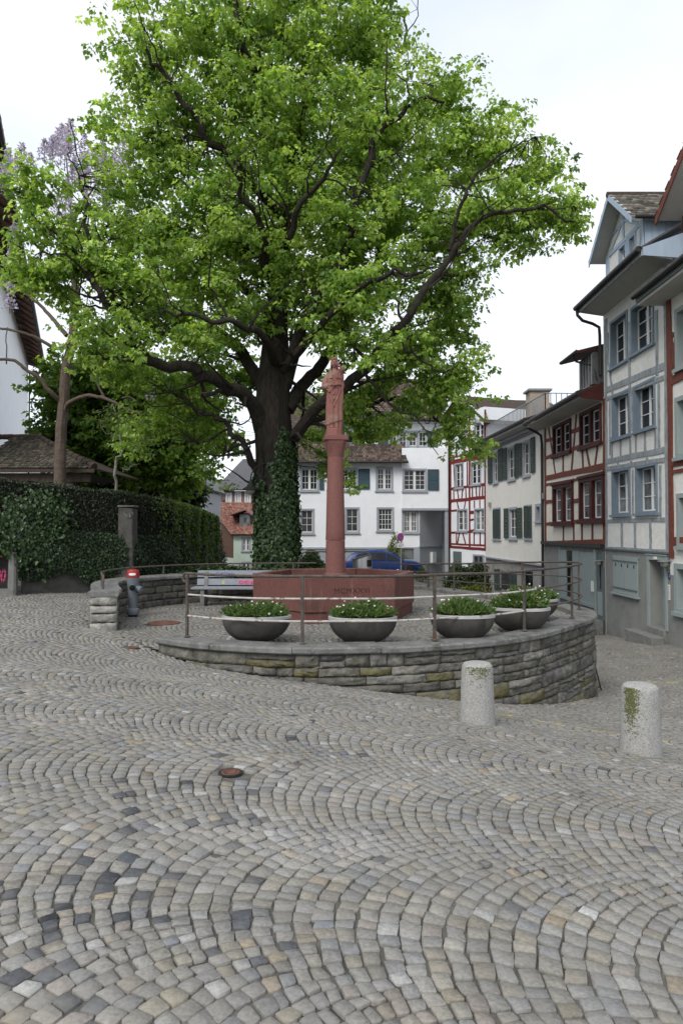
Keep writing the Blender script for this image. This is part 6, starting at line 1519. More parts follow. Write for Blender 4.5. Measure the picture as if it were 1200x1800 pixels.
# ================================================================ hydrant
hx, hy = -3.97, 13.05
h0 = PZ
hyd = thing('fire_hydrant', 'grey fire hydrant with a red cap beside the low wall', 'hydrant', (hx, hy, h0))
MB().lathe((hx, hy, h0 - .02), [(.085, 0), (.085, .06)], 20).build('stem', M['black'], hyd)
MB().lathe((hx, hy, h0), [(.112, .04), (.118, .05), (.118, .135), (.108, .15), (.085, .165)], 28).build('base_collar', M['hyd'], hyd, smooth=True)
MB().lathe((hx, hy, h0), [(.078, .15), (.083, .3), (.092, .5), (.108, .62), (.116, .72), (.116, .745), (.105, .75)], 28).build('body', M['hyd'], hyd, smooth=True)
MB().lathe((hx, hy, h0), [(.121, .748), (.122, .765), (.116, .82), (.112, .862), (.10, .885), (.06, .895), (.03, .897), (.03, .905), (.005, .907)], 28).build('cap', M['hydred'], hyd, smooth=True)
for ang, zz, nm, sz in ((R(-78), .60, 'outlet', .052), (R(-12), .55, 'outlet', .066)):
    d = Vector((math.cos(ang), math.sin(ang), -.25)).normalized(); c = Vector((hx, hy, h0 + zz)) + d * .07
    out = MB().lathe(c, [(sz * 1.1, 0), (sz, .04), (sz, .075)], 18, d).build(nm, M['hyd'], hyd, smooth=True)
    MB().lathe(c + d * .076, [(sz * 1.02, 0), (sz * 1.02, .03), (sz * .8, .036), (sz * .25, .037), (sz * .2, .055), (.002, .056)], 16, d).build('cover', M['black'] if sz < .06 else M['hyd'], out)
# printed sticker round the cap: a white patch with grey marks
mb = MB(); k = 7
for j in range(k):
    a0, a1 = R(-112 + j * 9), R(-112 + (j + 1) * 9); zA = h0 + .788 + (.008 if j in (0, k - 1) else 0); zB = h0 + .832 - (.008 if j in (0, k - 1) else 0)
    rr0, rr1 = .1215, .1175
    mb.quad((hx + rr0 * math.cos(a0), hy + rr0 * math.sin(a0), zA), (hx + rr0 * math.cos(a1), hy + rr0 * math.sin(a1), zA), (hx + rr1 * math.cos(a1), hy + rr1 * math.sin(a1), zB), (hx + rr1 * math.cos(a0), hy + rr1 * math.sin(a0), zB))
mb.build('sticker', M['white'], hyd)

# ================================================================ bench
bz = PZ; BY = 15.0
bench = thing('bench', 'long grey park bench with marker scribbles on its backrest, behind the flower bowls', 'bench', (-2.2, BY, bz))
for zz0, zz1 in ((bz + .60, bz + .745), (bz + .425, bz + .565)):
    y = BY + .20 + (zz0 - bz - .5) * .25
    MB().hexa([(-3.20, y, zz0), (-.98, y, zz0), (-.98, y + .04, zz0), (-3.20, y + .04, zz0), (-3.20, y + .03, zz1), (-.98, y + .03, zz1), (-.98, y + .07, zz1), (-3.20, y + .07, zz1)]).build('back_board', M['benchgrey'], bench, bevel=.005)
for k in range(3):
    y = BY - .27 + k * .145; MB().box(-3.24, -.95, y, y + .13, bz + .365, bz + .405).build('seat_board', M['benchgrey'], bench, bevel=.005)
for x in (-3.0, -1.25):
    lg = MB().box(x - .045, x + .045, BY - .24, BY + .16, bz - .05, bz + .36).build('leg', M['concrete'], bench, bevel=.01)
    MB().hexa([(x - .04, BY + .13, bz + .3), (x + .04, BY + .13, bz + .3), (x + .04, BY + .19, bz + .3), (x - .04, BY + .19, bz + .3), (x - .04, BY + .235, bz + .72), (x + .04, BY + .235, bz + .72), (x + .04, BY + .29, bz + .72), (x - .04, BY + .29, bz + .72)]).build('back_support', M['concrete'], bench)
# marker scribbles on the boards, as flat print
def scribble(name, pts2, org, ux, uz, w, m, parent):
    mb = MB(); org = Vector(org); ux = Vector(ux); uz = Vector(uz); nrm = ux.cross(uz).normalized()
    for st in pts2:
        P = [org + ux * a + uz * b for a, b in st]
        for p, q in zip(P[:-1], P[1:]):
            d = (q - p); 
            if d.length < 1e-6: continue
            d.normalize(); s_ = d.cross(nrm) * w * .5; mb.quad(p - s_ - d * w * .3, q - s_ + d * w * .3, q + s_ + d * w * .3, p + s_ - d * w * .3)
    return mb.build(name, m, parent)
yb = BY + .2 + .025 - .004
upv = Vector((0, .03 / .145, 1)).normalized()
rs = random.Random(4)
def tagline(n, w, h, seed, slant=.2):
    q = random.Random(seed); out = []; x = 0
    for i in range(n):
        cw = w / n; st = []; m_ = q.randint(4, 6); kind = q.random()
        for j in range(m_): st.append((x + cw * (j / (m_ - 1) * .8 + q.uniform(-.12, .12)) + 0, h * (q.uniform(.65, 1) if j % 2 == 0 else q.uniform(0, .35))))
        if kind < .4: st = [(x + cw * .4 + cw * .35 * math.cos(a), h * .5 + h * .42 * math.sin(a)) for a in np.linspace(.5, .5 + 6.0, 9)]
        out.append([(a + b * slant, b) for a, b in st]); x += cw
    return out
def on_board(x, z): return Vector((x, BY + .20 + (bz + .60 - bz - .5) * .25 - .0035 + (z - bz - .60) * .03 / .145, z))
scribble('marker_tag', tagline(5, .42, .075, 5), on_board(-2.80, bz + .635), (1, 0, 0), upv, .010, M['inkblue'], bench)
scribble('marker_tag', tagline(11, .75, .055, 8), on_board(-1.98, bz + .645), (1, 0, 0), upv, .009, M['inkblue'], bench)
def on_low(x, z): return Vector((x, BY + .20 + (.425 - .5) * .25 - .0035 + (z - bz - .425) * .03 / .14, z))
scribble('spray_tag', tagline(5, .62, .075, 12), on_low(-2.28, bz + .45), (1, 0, 0), upv, .03, M['inkpink'], bench)
MB().obox(on_low(-2.62, bz + .485), (1, 0, 0), upv, Vector((0, -1, .2)).normalized(), .035, .04, .001).build('sticker', mat('faded_sticker', (.42, .43, .2), None, 8), bench)
MB().obox(on_board(-3.06, bz + .675), (1, 0, 0), upv, Vector((0, -1, .2)).normalized(), .03, .018, .001).build('sticker', M['white'], bench)

# ================================================================ litter bin behind the fountain
bx, by = .55, 18.2
bin_ = thing('litter_bin', 'round brushed steel litter bin with slanted hood behind the fountain', 'bin', (bx, by, PZ))
mb = MB(); n = 28; pr = [(.25, 0.02), (.25, .80)]
vs = []
for k in range(n):
    a = 2 * math.pi * k / n; vs.append((bx + .25 * math.cos(a), by + .25 * math.sin(a), PZ + .03))
for k in range(n):
    a = 2 * math.pi * k / n; vs.append((bx + .25 * math.cos(a), by + .25 * math.sin(a), PZ + .92 + .08 * math.cos(a)))
mb.add(vs, [(k, (k + 1) % n, n + (k + 1) % n, n + k) for k in range(n)] + [tuple(n + k for k in range(n))]); mb.build('drum', M['steel'], bin_, smooth=True)
mb = MB(); 
for j in range(6):
    a0, a1 = R(-62 + j * 11), R(-62 + (j + 1) * 11)
    mb.quad(*[(bx + .2535 * math.cos(a), by + .2535 * math.sin(a), PZ + z) for a, z in ((a0, .68), (a1, .68), (a1, .86), (a0, .86))])
mb.build('opening', M['black'], bin_)
MB().lathe((bx, by, PZ - .03), [(.2, 0), (.2, .07)], 20).build('foot', M['irondark'], bin_)
mb = MB(); vs = [(bx + .262 * math.cos(2 * math.pi * k / n), by + .262 * math.sin(2 * math.pi * k / n), PZ + .925 + .083 * math.cos(2 * math.pi * k / n) + dz) for dz in (0, .022) for k in range(n)]
mb.add(vs, [(k, (k + 1) % n, n + (k + 1) % n, n + k) for k in range(n)] + [tuple(n + k for k in range(n)), tuple(reversed(range(n)))]); mb.build('hood', M['irondark'], bin_)

# ================================================================ folding sign frame at the foot of the wall, right
ax_, ay_ = 4.98, 13.35
az_ = g1(ax_, ay_)
fr = thing('sign_stand', 'thin black folding stand leaning on the cobbles at the right end of the terrace wall', 'sign stand', (ax_, ay_, az_))
for dy in (-.0, .55):
    MB().tube([(ax_ + .06, ay_ + dy, az_), (ax_ - .09, ay_ + dy, az_ + .62)], .013, 6).build('leg', M['irondark'], fr)
MB().tube([(ax_ + .048, ay_, az_ + .06), (ax_ - .08, ay_, az_ + .07)], .012, 6).build('foot_bar', M['irondark'], fr)
MB().tube([(ax_ - .09, ay_, az_ + .62), (ax_ - .09, ay_ + .55, az_ + .62)], .013, 6).build('top_bar', M['irondark'], fr)

# ================================================================ lantern on a bracket beside the ivy trunk
lx, ly = -2.25, 16.9
lz = at(440, 860, ly).z
lam = thing('wall_lantern', 'black hanging lantern with a glass bowl on a curved iron bracket by the ivy-covered trunk', 'lantern', (lx, ly, lz))
MB().tube([(lx + .45, ly + .1, lz + .30), (lx + .1, ly, lz + .30)], .012, 6).tube([(lx + .42, ly + .1, lz + .66), (lx + .25, ly + .03, lz + .62), (lx + .1, ly, lz + .52), (lx + .02, ly, lz + .38), (lx, ly, lz + .22)], .016, 8).tube([(lx + .2, ly + .02, lz + .30), (lx + .15, ly + .02, lz + .42), (lx + .22, ly + .03, lz + .5)], .010, 6).build('bracket', M['irondark'], lam, smooth=True)
MB().lathe((lx, ly, lz), [(.205, -.02), (.21, -.012), (.17, .03), (.09, .075), (.085, .12), (.05, .13), (.045, .2), (.03, .22), (.002, .23)], 24).build('shade', M['irondark'], lam, smooth=True)
MB().lathe((lx, ly, lz), [(.115, -.015), (.115, -.05), (.095, -.09), (.055, -.122), (.004, -.13)], 20).build('lamp_glass', M['lampglass'], lam, smooth=True)
# ================================================================ garden wall grown with ivy, hedge above it
HW = [(-10.6, 16.3), (-8.4, 16.75), (-5.75, 18.35), (-5.3, 20.5), (-5.05, 23.5), (-4.98, 26.4)]     # foot line
def wl_pt(t):
    P = np.array(HW); d = np.r_[0, np.cumsum(np.linalg.norm(np.diff(P, axis=0), axis=1))]
    return np.interp(t, d, P[:, 0]), np.interp(t, d, P[:, 1])
HL = float(np.sum(np.linalg.norm(np.diff(np.array(HW), axis=0), axis=1)))
def wl_n(t):
    x0, y0 = wl_pt(np.clip(t - .05, 0, HL)); x1, y1 = wl_pt(np.clip(t + .05, 0, HL)); l = np.hypot(x1 - x0, y1 - y0); return (y1 - y0) / l, -(x1 - x0) / l
t_corner = float(np.sum(np.linalg.norm(np.diff(np.array(HW[:3]), axis=0), axis=1)))
def top_of(t): return np.interp(t, [0, 2.25, t_corner, t_corner + 4, HL], [2.95, 2.88, 2.62, 2.48, 2.16])
def mid_of(t): return np.interp(t, [0, 2.6, t_corner, HL], [1.75, 1.5, 1.22, 1.2])
gw_ = thing('garden_wall', 'old garden wall smothered in dark ivy along the left lane', 'wall', (-7, 17.5, 0))
mb = MB()
tt = np.r_[np.arange(0, HL, .4), HL]
def strip(mb, tt, z0f, z1f, d0, d1):
    for a, b in zip(tt[:-1], tt[1:]):
        q = []
        for t in (a, b):
            x, y = wl_pt(t); nx, ny = wl_n(np.clip(t, .1, HL - .1)); q.append((x + nx * d0, y + ny * d0)); q.append((x + nx * d1, y + ny * d1))
        mb.hexa([(*q[0], z0f(a)), (*q[2], z0f(b)), (*q[3], z0f(b)), (*q[1], z0f(a)), (*q[0], z1f(a)), (*q[2], z1f(b)), (*q[3], z1f(b)), (*q[1], z1f(a))])
strip(mb, tt[tt > 2.45], lambda t: -1.2, lambda t: float(mid_of(t)), -.02, -.35); mb.build('wall', M['darkconc'], gw_)
# pier with chalked scribble, stone gate post and metal door with pink spray
pxr, pyr = -5.72, 18.28
pier = MB().hexa([(pxr - .22, pyr - .18, -.1), (pxr + .2, pyr - .18, -.1), (pxr + .2, pyr + .3, -.1), (pxr - .22, pyr + .3, -.1), (pxr - .2, pyr - .16, 2.2), (pxr + .18, pyr - .16, 2.17), (pxr + .18, pyr + .3, 2.17), (pxr - .2, pyr + .3, 2.2)]).build('pier', M['darkconc'], gw_, bevel=.02)
MB().box(pxr - .22, pxr + .21, pyr - .18, pyr + .3, 2.205, 2.25).build('pier_cap', M['concrete'], gw_, bevel=.01)
M['chalk'] = mat('faint_chalk', (.20, .20, .19), None, 10, .9)
scribble('chalk_tag', tagline(3, .22, .16, 21), (pxr - .04, pyr - .1835, 1.9), (1, 0, .0), (0, .0, 1), .02, M['chalk'], gw_)
gx, gy = at(28, 990, 16.85).x, 16.72
gp = thing('gate_post', 'rough pale stone gate post beside the dark metal door at the left edge', 'post', (gx, gy, 0))
mb = MB(); n = 12; vs = []
for i, z in enumerate(np.linspace(-.1, 1.06, 10)):
    for k in range(n):
        a = 2 * math.pi * k / n; e = 4; q = (abs(math.cos(a)) ** e + abs(math.sin(a)) ** e) ** (-1 / e); r_ = (.105 - .012 * i / 9) * q * (1 + .04 * noise2(a, z * 3, 4)); vs.append((gx + r_ * math.cos(a) + .01 * z, gy + r_ * math.sin(a), z))
mb.add(vs, [(i * n + k, i * n + (k + 1) % n, (i + 1) * n + (k + 1) % n, (i + 1) * n + k) for i in range(9) for k in range(n)] + [tuple(9 * n + k for k in range(n))]); mb.build('shaft', M['concrete'], gp, smooth=True)
gd = thing('metal_door', 'dark metal garden door sprayed with pink graffiti under the ivy', 'door', (gx - .9, 16.7, .2))
MB().box(gx - 1.5, gx - .12, gy + .05, gy + .09, .17, 1.35).build('leaf_panel', M['irondark'], gd)
MB().box(gx - 1.5, gx - .11, gy - .02, gy + .14, -.1, .165).build('threshold', M['concrete'], gd)
scribble('spray_tag', tagline(5, .62, .36, 31, .1), (gx - .82, gy + .046, .30), (1, 0, 0), (0, 0, 1), .035, M['inkpink'], gd)
MB().add([(gx - .36, gy + .046, .93), (gx - .28, gy + .046, .93), (gx - .32, gy + .046, 1.01)], [(0, 1, 2)]).build('warning_sticker', mat('yellow_sticker', (.45, .36, .10), None, 9), gd)
def leaf_cover(name, parent, n, tf, zf, df, size, cols, seed, m, up=.5, kind='stuff'):
    r = np.random.default_rng(seed); t = tf(r, n); x, y = wl_pt(t); nx, ny = wl_n(np.clip(t, .1, HL - .1)); z = zf(r, t); d = df(r, t, z)
    P = np.stack([x + nx * d, y + ny * d, z], 1); N0 = np.stack([nx, ny, np.full(n, up)], 1)
    Nn = unit(N0 + r.normal(0, .42, (n, 3))); down = np.array((0, 0, -1.0)); A = unit(down[None] - Nn * (Nn @ down)[:, None] + r.normal(0, .45, (n, 3)))
    A = unit(A - Nn * (A * Nn).sum(1)[:, None])
    L = r.uniform(*size, n); c = np.array(cols); tn = c[r.integers(0, len(c), n)] * r.normal(1, .22, (n, 1))
    return leaves_mesh(name, P, A, Nn, L, L * r.uniform(.75, 1.05, n), np.clip(tn, .004, 1), m, parent, kind=kind)
ivy_c = [(.02, .039, .014), (.028, .053, .018), (.016, .031, .012), (.044, .076, .026)]
def lowedge(t): return np.where(t < 2.5, 1.0, .33 + .14 * np.sin(t * 2.2) + .10 * np.sin(t * 5.3)) - np.clip(t - t_corner, 0, 1) * .55
leaf_cover('ivy', gw_, 36000, lambda r, n: r.random(n) ** 1.0 * HL, lambda r, t: lowedge(t) + (mid_of(t) + .25 - lowedge(t)) * r.random(len(t)),
           lambda r, t, z: .06 + .10 * np.sin(t * 1.7 + z * 2) ** 2 + .12 * np.sin((z - lowedge(t)) / (mid_of(t) + .25 - lowedge(t)) * 3.1) + r.normal(0, .035, len(t)) , (.036, .072), ivy_c, 51, M['leafd'])
# hanging ivy at the far end, sunlight put into its brighter colour, and a bulge of bigger leaves at the near end
leaf_cover('ivy_hanging', gw_, 14000, lambda r, n: HL - np.abs(r.normal(0, 2.6, n)) % 7, lambda r, t: r.random(len(t)) * (top_of(t) - .1) + .05,
           lambda r, t, z: .12 + .12 * np.sin(t * 3) ** 2 + r.normal(0, .05, len(t)), (.05, .11), [(.075, .13, .026), (.11, .175, .036), (.05, .09, .022)], 52, M['leaf'])
leaf_cover('ivy_bulge', gw_, 3400, lambda r, n: np.clip(3.05 + r.normal(0, .30, n), 2.2, 4), lambda r, t: np.where(np.random.default_rng(5).random(len(t)) < .5, 2.05 + r.normal(0, .22, len(t)), 1.45 + r.normal(0, .3, len(t))),
           lambda r, t, z: .30 + .14 * np.sin(t * 4 + z * 3) + r.normal(0, .06, len(t)), (.06, .12), [(.022, .046, .016), (.036, .068, .022), (.05, .09, .026)], 53, M['leafd'])
leaf_cover('ivy_over_door', gw_, 3600, lambda r, n: r.random(n) * 3.0, lambda r, t: 1.0 + .12 * np.sin(t * 6) + r.random(len(t)) ** 1.2 * .85, lambda r, t, z: .22 + .1 * np.sin(t * 5 + z * 4) + r.normal(0, .06, len(t)), (.06, .12), [(.035, .065, .02), (.05, .095, .03)], 54, M['leafd'])
hedge = thing('hedge', 'tall dark clipped hedge above the ivy-clad garden wall', 'hedge', (-7, 18, 1.4))
mb = MB(); strip(mb, tt, lambda t: float(mid_of(t)) - .1, lambda t: float(top_of(t)) - .07, -.06, -1.0); mb.build('core', M['hedgecore'] if 'hedgecore' in M else mat('hedge_twigs', (.012, .014, .007), (.02, .02, .011), 9, .95, .03, 14), hedge)
hc = [(.012, .02, .008), (.017, .027, .009), (.009, .015, .006), (.025, .035, .013)]  # shade on the hedge's face is put into these near-black leaf colours
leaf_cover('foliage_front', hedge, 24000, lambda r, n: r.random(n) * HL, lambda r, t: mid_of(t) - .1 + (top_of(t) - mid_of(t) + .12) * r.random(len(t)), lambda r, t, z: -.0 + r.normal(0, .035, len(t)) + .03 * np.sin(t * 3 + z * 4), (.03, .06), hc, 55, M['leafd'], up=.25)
def _topd(r, t, z): return -1.02 * r.random(len(t))
leaf_cover('foliage_top', hedge, 9000, lambda r, n: r.random(n) * HL, lambda r, t: top_of(t) + r.normal(0, .028, len(t)) + .02 * np.sin(t * 4) - .02, _topd, (.03, .065), [(.03, .045, .014), (.045, .062, .02), (.024, .036, .012)], 56, M['leafd'], up=2.5)
leaf_cover('foliage_sunlit_tint', hedge, 6500, lambda r, n: HL - np.abs(r.normal(0, 2.4, n)) % 7.5, lambda r, t: top_of(t) - np.abs(r.normal(0, .22, len(t))), lambda r, t, z: .05 + r.normal(0, .05, len(t)), (.04, .09), [(.08, .12, .022), (.11, .15, .03)], 57, M['leaf'], up=.8)  # sunlight on the hedge's far end, painted as brighter leaves

# ---- loose shrubs -------------------------------------------------------------
def shrub(name, lab, cat, cxyz, rad, n, cols, size, seed, group=None, m='leafd', stems=3, squash=1.0):
    o = thing(name, lab, cat, (cxyz[0], cxyz[1], cxyz[2]), group)
    r = np.random.default_rng(seed); d = unit(r.normal(0, 1, (n, 3))); d[:, 2] = np.abs(d[:, 2]) * 1.0 - .25
    k = r.random((n, 1)) ** .25; lump = 1 + .16 * np.sin(d[:, :1] * 5 + seed) * np.cos(d[:, 2:] * 6) + .08 * np.sin(d[:, 1:2] * 11 + 2 * seed)
    R3 = np.array(rad); P = np.array(cxyz) + np.array((0, 0, rad[2] * .45)) + d * k * lump * R3
    P = P[P[:, 2] > cxyz[2] - .05]; d = d[:len(P)]; nn = len(P)
    Nn = unit((P - np.array(cxyz) - np.array((0, 0, rad[2] * .3))) / R3 + r.normal(0, .45, (nn, 3)) + np.array((0, 0, .5))); A = unit(np.cross(Nn, r.normal(0, 1, (nn, 3)))); L = r.uniform(*size, nn)
    c = np.array(cols); leaves_mesh('foliage', P, A, Nn, L, L * .6, np.clip(c[r.integers(0, len(c), nn)] * r.normal(1, .2, (nn, 1)), .005, 1), M[m], o, kind='stuff')
    mb = MB()
    for i in range(stems):
        a = i * 2.1 + seed; mb.tube([(cxyz[0] + .05 * math.cos(a), cxyz[1] + .05 * math.sin(a), cxyz[2] - .1), (cxyz[0] + rad[0] * .4 * math.cos(a), cxyz[1] + rad[1] * .4 * math.sin(a), cxyz[2] + rad[2] * .8)], [.03, .012], 6)
    mb.build('stem', M['bark'], o); return o
gr_c = [(.045, .085, .022), (.065, .115, .03), (.035, .065, .02)]
shrub('shrub', 'rounded green bush right of the ivy-covered trunk, behind the fountain spout', 'bush', (at(546, 990, 23).x, 23, -.3), (.62, .6, 1.0), 4200, gr_c + [(.10, .16, .04)], (.06, .12), 61, m='leaf')
shrub('shrub', 'low dense hedge bush behind the left rim of the fountain', 'bush', (at(563, 1000, 21.5).x, 21.5, -.35), (1.25, .5, .62), 5200, [(.05, .09, .022), (.075, .125, .03)], (.05, .09), 62, m='leaf')
shrub('shrub', 'upright dark shrub by the doorway of the bright red timbered house', 'bush', (at(806, 1000, 36).x, 36, -1.7), (.75, .6, 1.3), 2600, [(.03, .055, .02), (.045, .075, .025)], (.10, .18), 63)
shrub('shrub', 'upright dark climber shrub under the small window of the bright red timbered house', 'bush', (at(838, 1000, 36).x, 36, -1.9), (.75, .6, 1.5), 2600, [(.03, .055, .02), (.05, .07, .02)], (.10, .18), 64)
shrub('shrub', 'low bright bush with yellow flowers below the red timbered house', 'bush', (at(832, 1030, 30).x, 30, -1.7), (.95, .6, .75), 2600, [(.09, .14, .03), (.06, .10, .025), (.40, .36, .03)], (.06, .10), 65, m='leaf')
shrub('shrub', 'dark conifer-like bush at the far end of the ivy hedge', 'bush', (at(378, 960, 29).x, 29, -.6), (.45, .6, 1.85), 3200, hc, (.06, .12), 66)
shrub('shrub', 'small pale green shrub rising behind the parked blue car', 'bush', (at(693, 985, 42.6).x, 42.6, -.9), (.55, .4, 1.9), 1500, [(.16, .20, .05), (.12, .16, .04)], (.08, .14), 67, m='leaf')
shrub('shrub', 'little green plant at the front bumper of the blue car', 'bush', (at(741, 1000, 38).x, 38, -1.3), (.35, .3, .7), 700, gr_c, (.07, .12), 68, m='leaf')
shrub('ground_ivy', 'low ivy growing behind the bench under its backrest', 'plant', (-2.6, 15.72, .38), (1.35, .16, .34), 2400, ivy_c + [(.07, .11, .03)], (.05, .09), 69, stems=1)

# ================================================================ trees
class Tree:
    def __init__(s): s.mb = MB(); s.nodes = []
    def limb(s, pts, r0, r1, n=8, mids=7, wob=.06, seed=0, reg=True):
        P = catmull(pts, mids) if len(pts) > 2 else np.linspace(np.array(pts[0], float), np.array(pts[1], float), mids + 1)
        r = np.random.default_rng(seed + len(s.nodes)); k = len(P);
        w = np.cumsum(r.normal(0, wob, (k, 3)), 0); w -= np.linspace(0, 1, k)[:, None] * w[-1]; P = P + w * np.minimum(1, np.linspace(0, 3, k))[:, None]
        rad = r0 + (r1 - r0) * np.linspace(0, 1, k) ** .8
        s.mb.tube([Vector(p) for p in P], list(rad), n, cap=True)
        if reg: s.nodes += [(p, q) for p, q in zip(P, rad)]
        return P
def foliage(name, parent, blobs, nclust, per, size, palette, seed, m='leaf', cr=(.12, .38), tree=None, twigs=1200, gapt=1.0, hang=.3, avoid=None, tone=None):
    """leaf sprays filling the crown; blobs = (x, y, z, rx, ry, rz, weight)"""
    r = np.random.default_rng(seed); B = np.array(blobs, float)
    vol = B[:, 3] * B[:, 4] * B[:, 5]; w = vol ** .8 * B[:, 6]; w /= w.sum()
    bi = r.choice(len(B), nclust, p=w); d = unit(r.normal(0, 1, (nclust, 3))); rad = r.random((nclust, 1)) ** .5 * 1.08
    lump = 1 + .13 * np.sin(d[:, :1] * 4.1 + bi[:, None]) * np.sin(d[:, 2:] * 5.3 + bi[:, None] * 2) 
    C = B[bi, :3] + d * rad * lump * B[bi, 3:6]
    # open gaps through the crown
    gap = np.sin(C[:, 0] * 2.6 + .8 * np.sin(C[:, 2] * 1.7) + 1.0) * np.sin(C[:, 2] * 3.3 + .4 + .7 * np.sin(C[:, 0] * 2.1)) + .7 * np.sin(C[:, 1] * 1.5 + C[:, 0] * 3.7) * np.sin(C[:, 2] * 5.1 + C[:, 1]) + r.normal(0, .30, nclust)
    keep = (gap < gapt) & (r.random(nclust) > np.clip((rad[:, 0] - .72) * 1.5, 0, .5))
    if avoid is not None: keep &= ~avoid(C)
    C = C[keep]; n = len(C)
    crr = r.uniform(*cr, n)
    q = unit(r.normal(0, 1, (n, per, 3))) * (r.random((n, per, 1)) ** .5) * crr[:, None, None] * np.array((1, 1, .55))
    P = C[:, None] + q; P[..., 2] -= (q[..., 0] ** 2 + q[..., 1] ** 2) / (crr[:, None] + .05) * hang
    out = unit(q + np.array((0, 0, -.05))); Nn = unit(np.array((0, 0, 1.0)) + .55 * out + r.normal(0, .42, P.shape)); A = unit(out * .8 + r.normal(0, .5, P.shape) + np.array((0, 0, -.55)))
    A = unit(A - Nn * (A * Nn).sum(-1, keepdims=True))
    pal = np.array(palette); ct = pal[r.integers(0, len(pal), n)] * r.normal(1, .12, (n, 1))
    tn = ct[:, None] * r.normal(1, .16, (n, per, 1))
    if tone is not None: tn = tn * tone(C)[:, None, :]
    L = r.uniform(*size, (n, per)).ravel()
    leaves_mesh(name, P.reshape(-1, 3), A.reshape(-1, 3), Nn.reshape(-1, 3), L, L * r.uniform(.72, .98, len(L)), np.clip(tn.reshape(-1, 3), .005, 1), M[m], parent, fold=.14, droop=.22, kind='stuff')
    if tree is not None and twigs:
        NP = np.array([p for p, _ in tree.nodes]); NR = np.array([q for _, q in tree.nodes])
        for i in r.choice(n, min(twigs, n), replace=False):
            dd = ((NP - C[i]) ** 2).sum(1); j = int(np.argmin(dd + (NR > .2) * 1.0)); l = math.sqrt(dd[j])
            if l < .15 or l > 3.2: continue
            mid = (NP[j] + C[i]) / 2 + r.normal(0, .08 * l, 3) + np.array((0, 0, .06 * l)); a = min(NR[j] * .5, .012 + .012 * l)
            tree.mb.tube([Vector(NP[j]), Vector(mid), Vector(C[i])], [a, a * .65, a * .25], 4, cap=False)
            if i % 3 == 0 and l > .5: tree.nodes.append((mid, a * .6))
    return C
# ---- the linden behind the fountain --------------------------------------------
TX, TY = at(487, 900, 17.4).x, 17.4
lin = thing('linden_tree', 'huge broad linden with an ivy-wrapped trunk behind the fountain', 'tree', (TX, TY, PZ))
T = Tree()
def a_(px, py, dy=0): return tuple(at(px, py, TY + dy))
# trunk with root flare and bark ridges
trunk = Tree(); n = 30; prof = [(-.25, .74), (0, .62), (.25, .54), (.7, .49), (1.5, .465), (2.6, .455), (3.6, .46), (4.3, .455), (5.2, .41), (6.2, .345), (7.2, .26), (8.2, .2)]
cxs = [at(487, 1000, TY).x, at(487, 1000, TY).x, at(487, 990, TY).x, at(487, 970, TY).x, at(486, 920, TY).x, at(484, 850, TY).x, at(481, 780, TY).x, at(479, 720, TY).x, at(480, 640, TY).x, at(484, 570, TY).x, at(487, 500, TY).x, at(490, 420, TY).x]
mb = MB(); vs = []
zz_ = np.linspace(-.25, 8.2, 42)
for z in zz_:
    r0 = np.interp(z, [p[0] for p in prof], [p[1] for p in prof]); x0 = np.interp(z, [p[0] for p in prof], cxs)
    for k in range(n):
        a = 2 * math.pi * k / n; f = 1 + .05 * math.sin(5 * a + z * .5) + .03 * math.sin(11 * a - z * 1.1) + .02 * noise2(a, z, 3); vs.append((x0 + r0 * f * math.cos(a), TY + r0 * f * math.sin(a), z))
mb.add(vs, [(i * n + k, i * n + (k + 1) % n, (i + 1) * n + (k + 1) % n, (i + 1) * n + k) for i in range(len(zz_) - 1) for k in range(n)])
mb.build('trunk', M['bark'], lin, smooth=True)
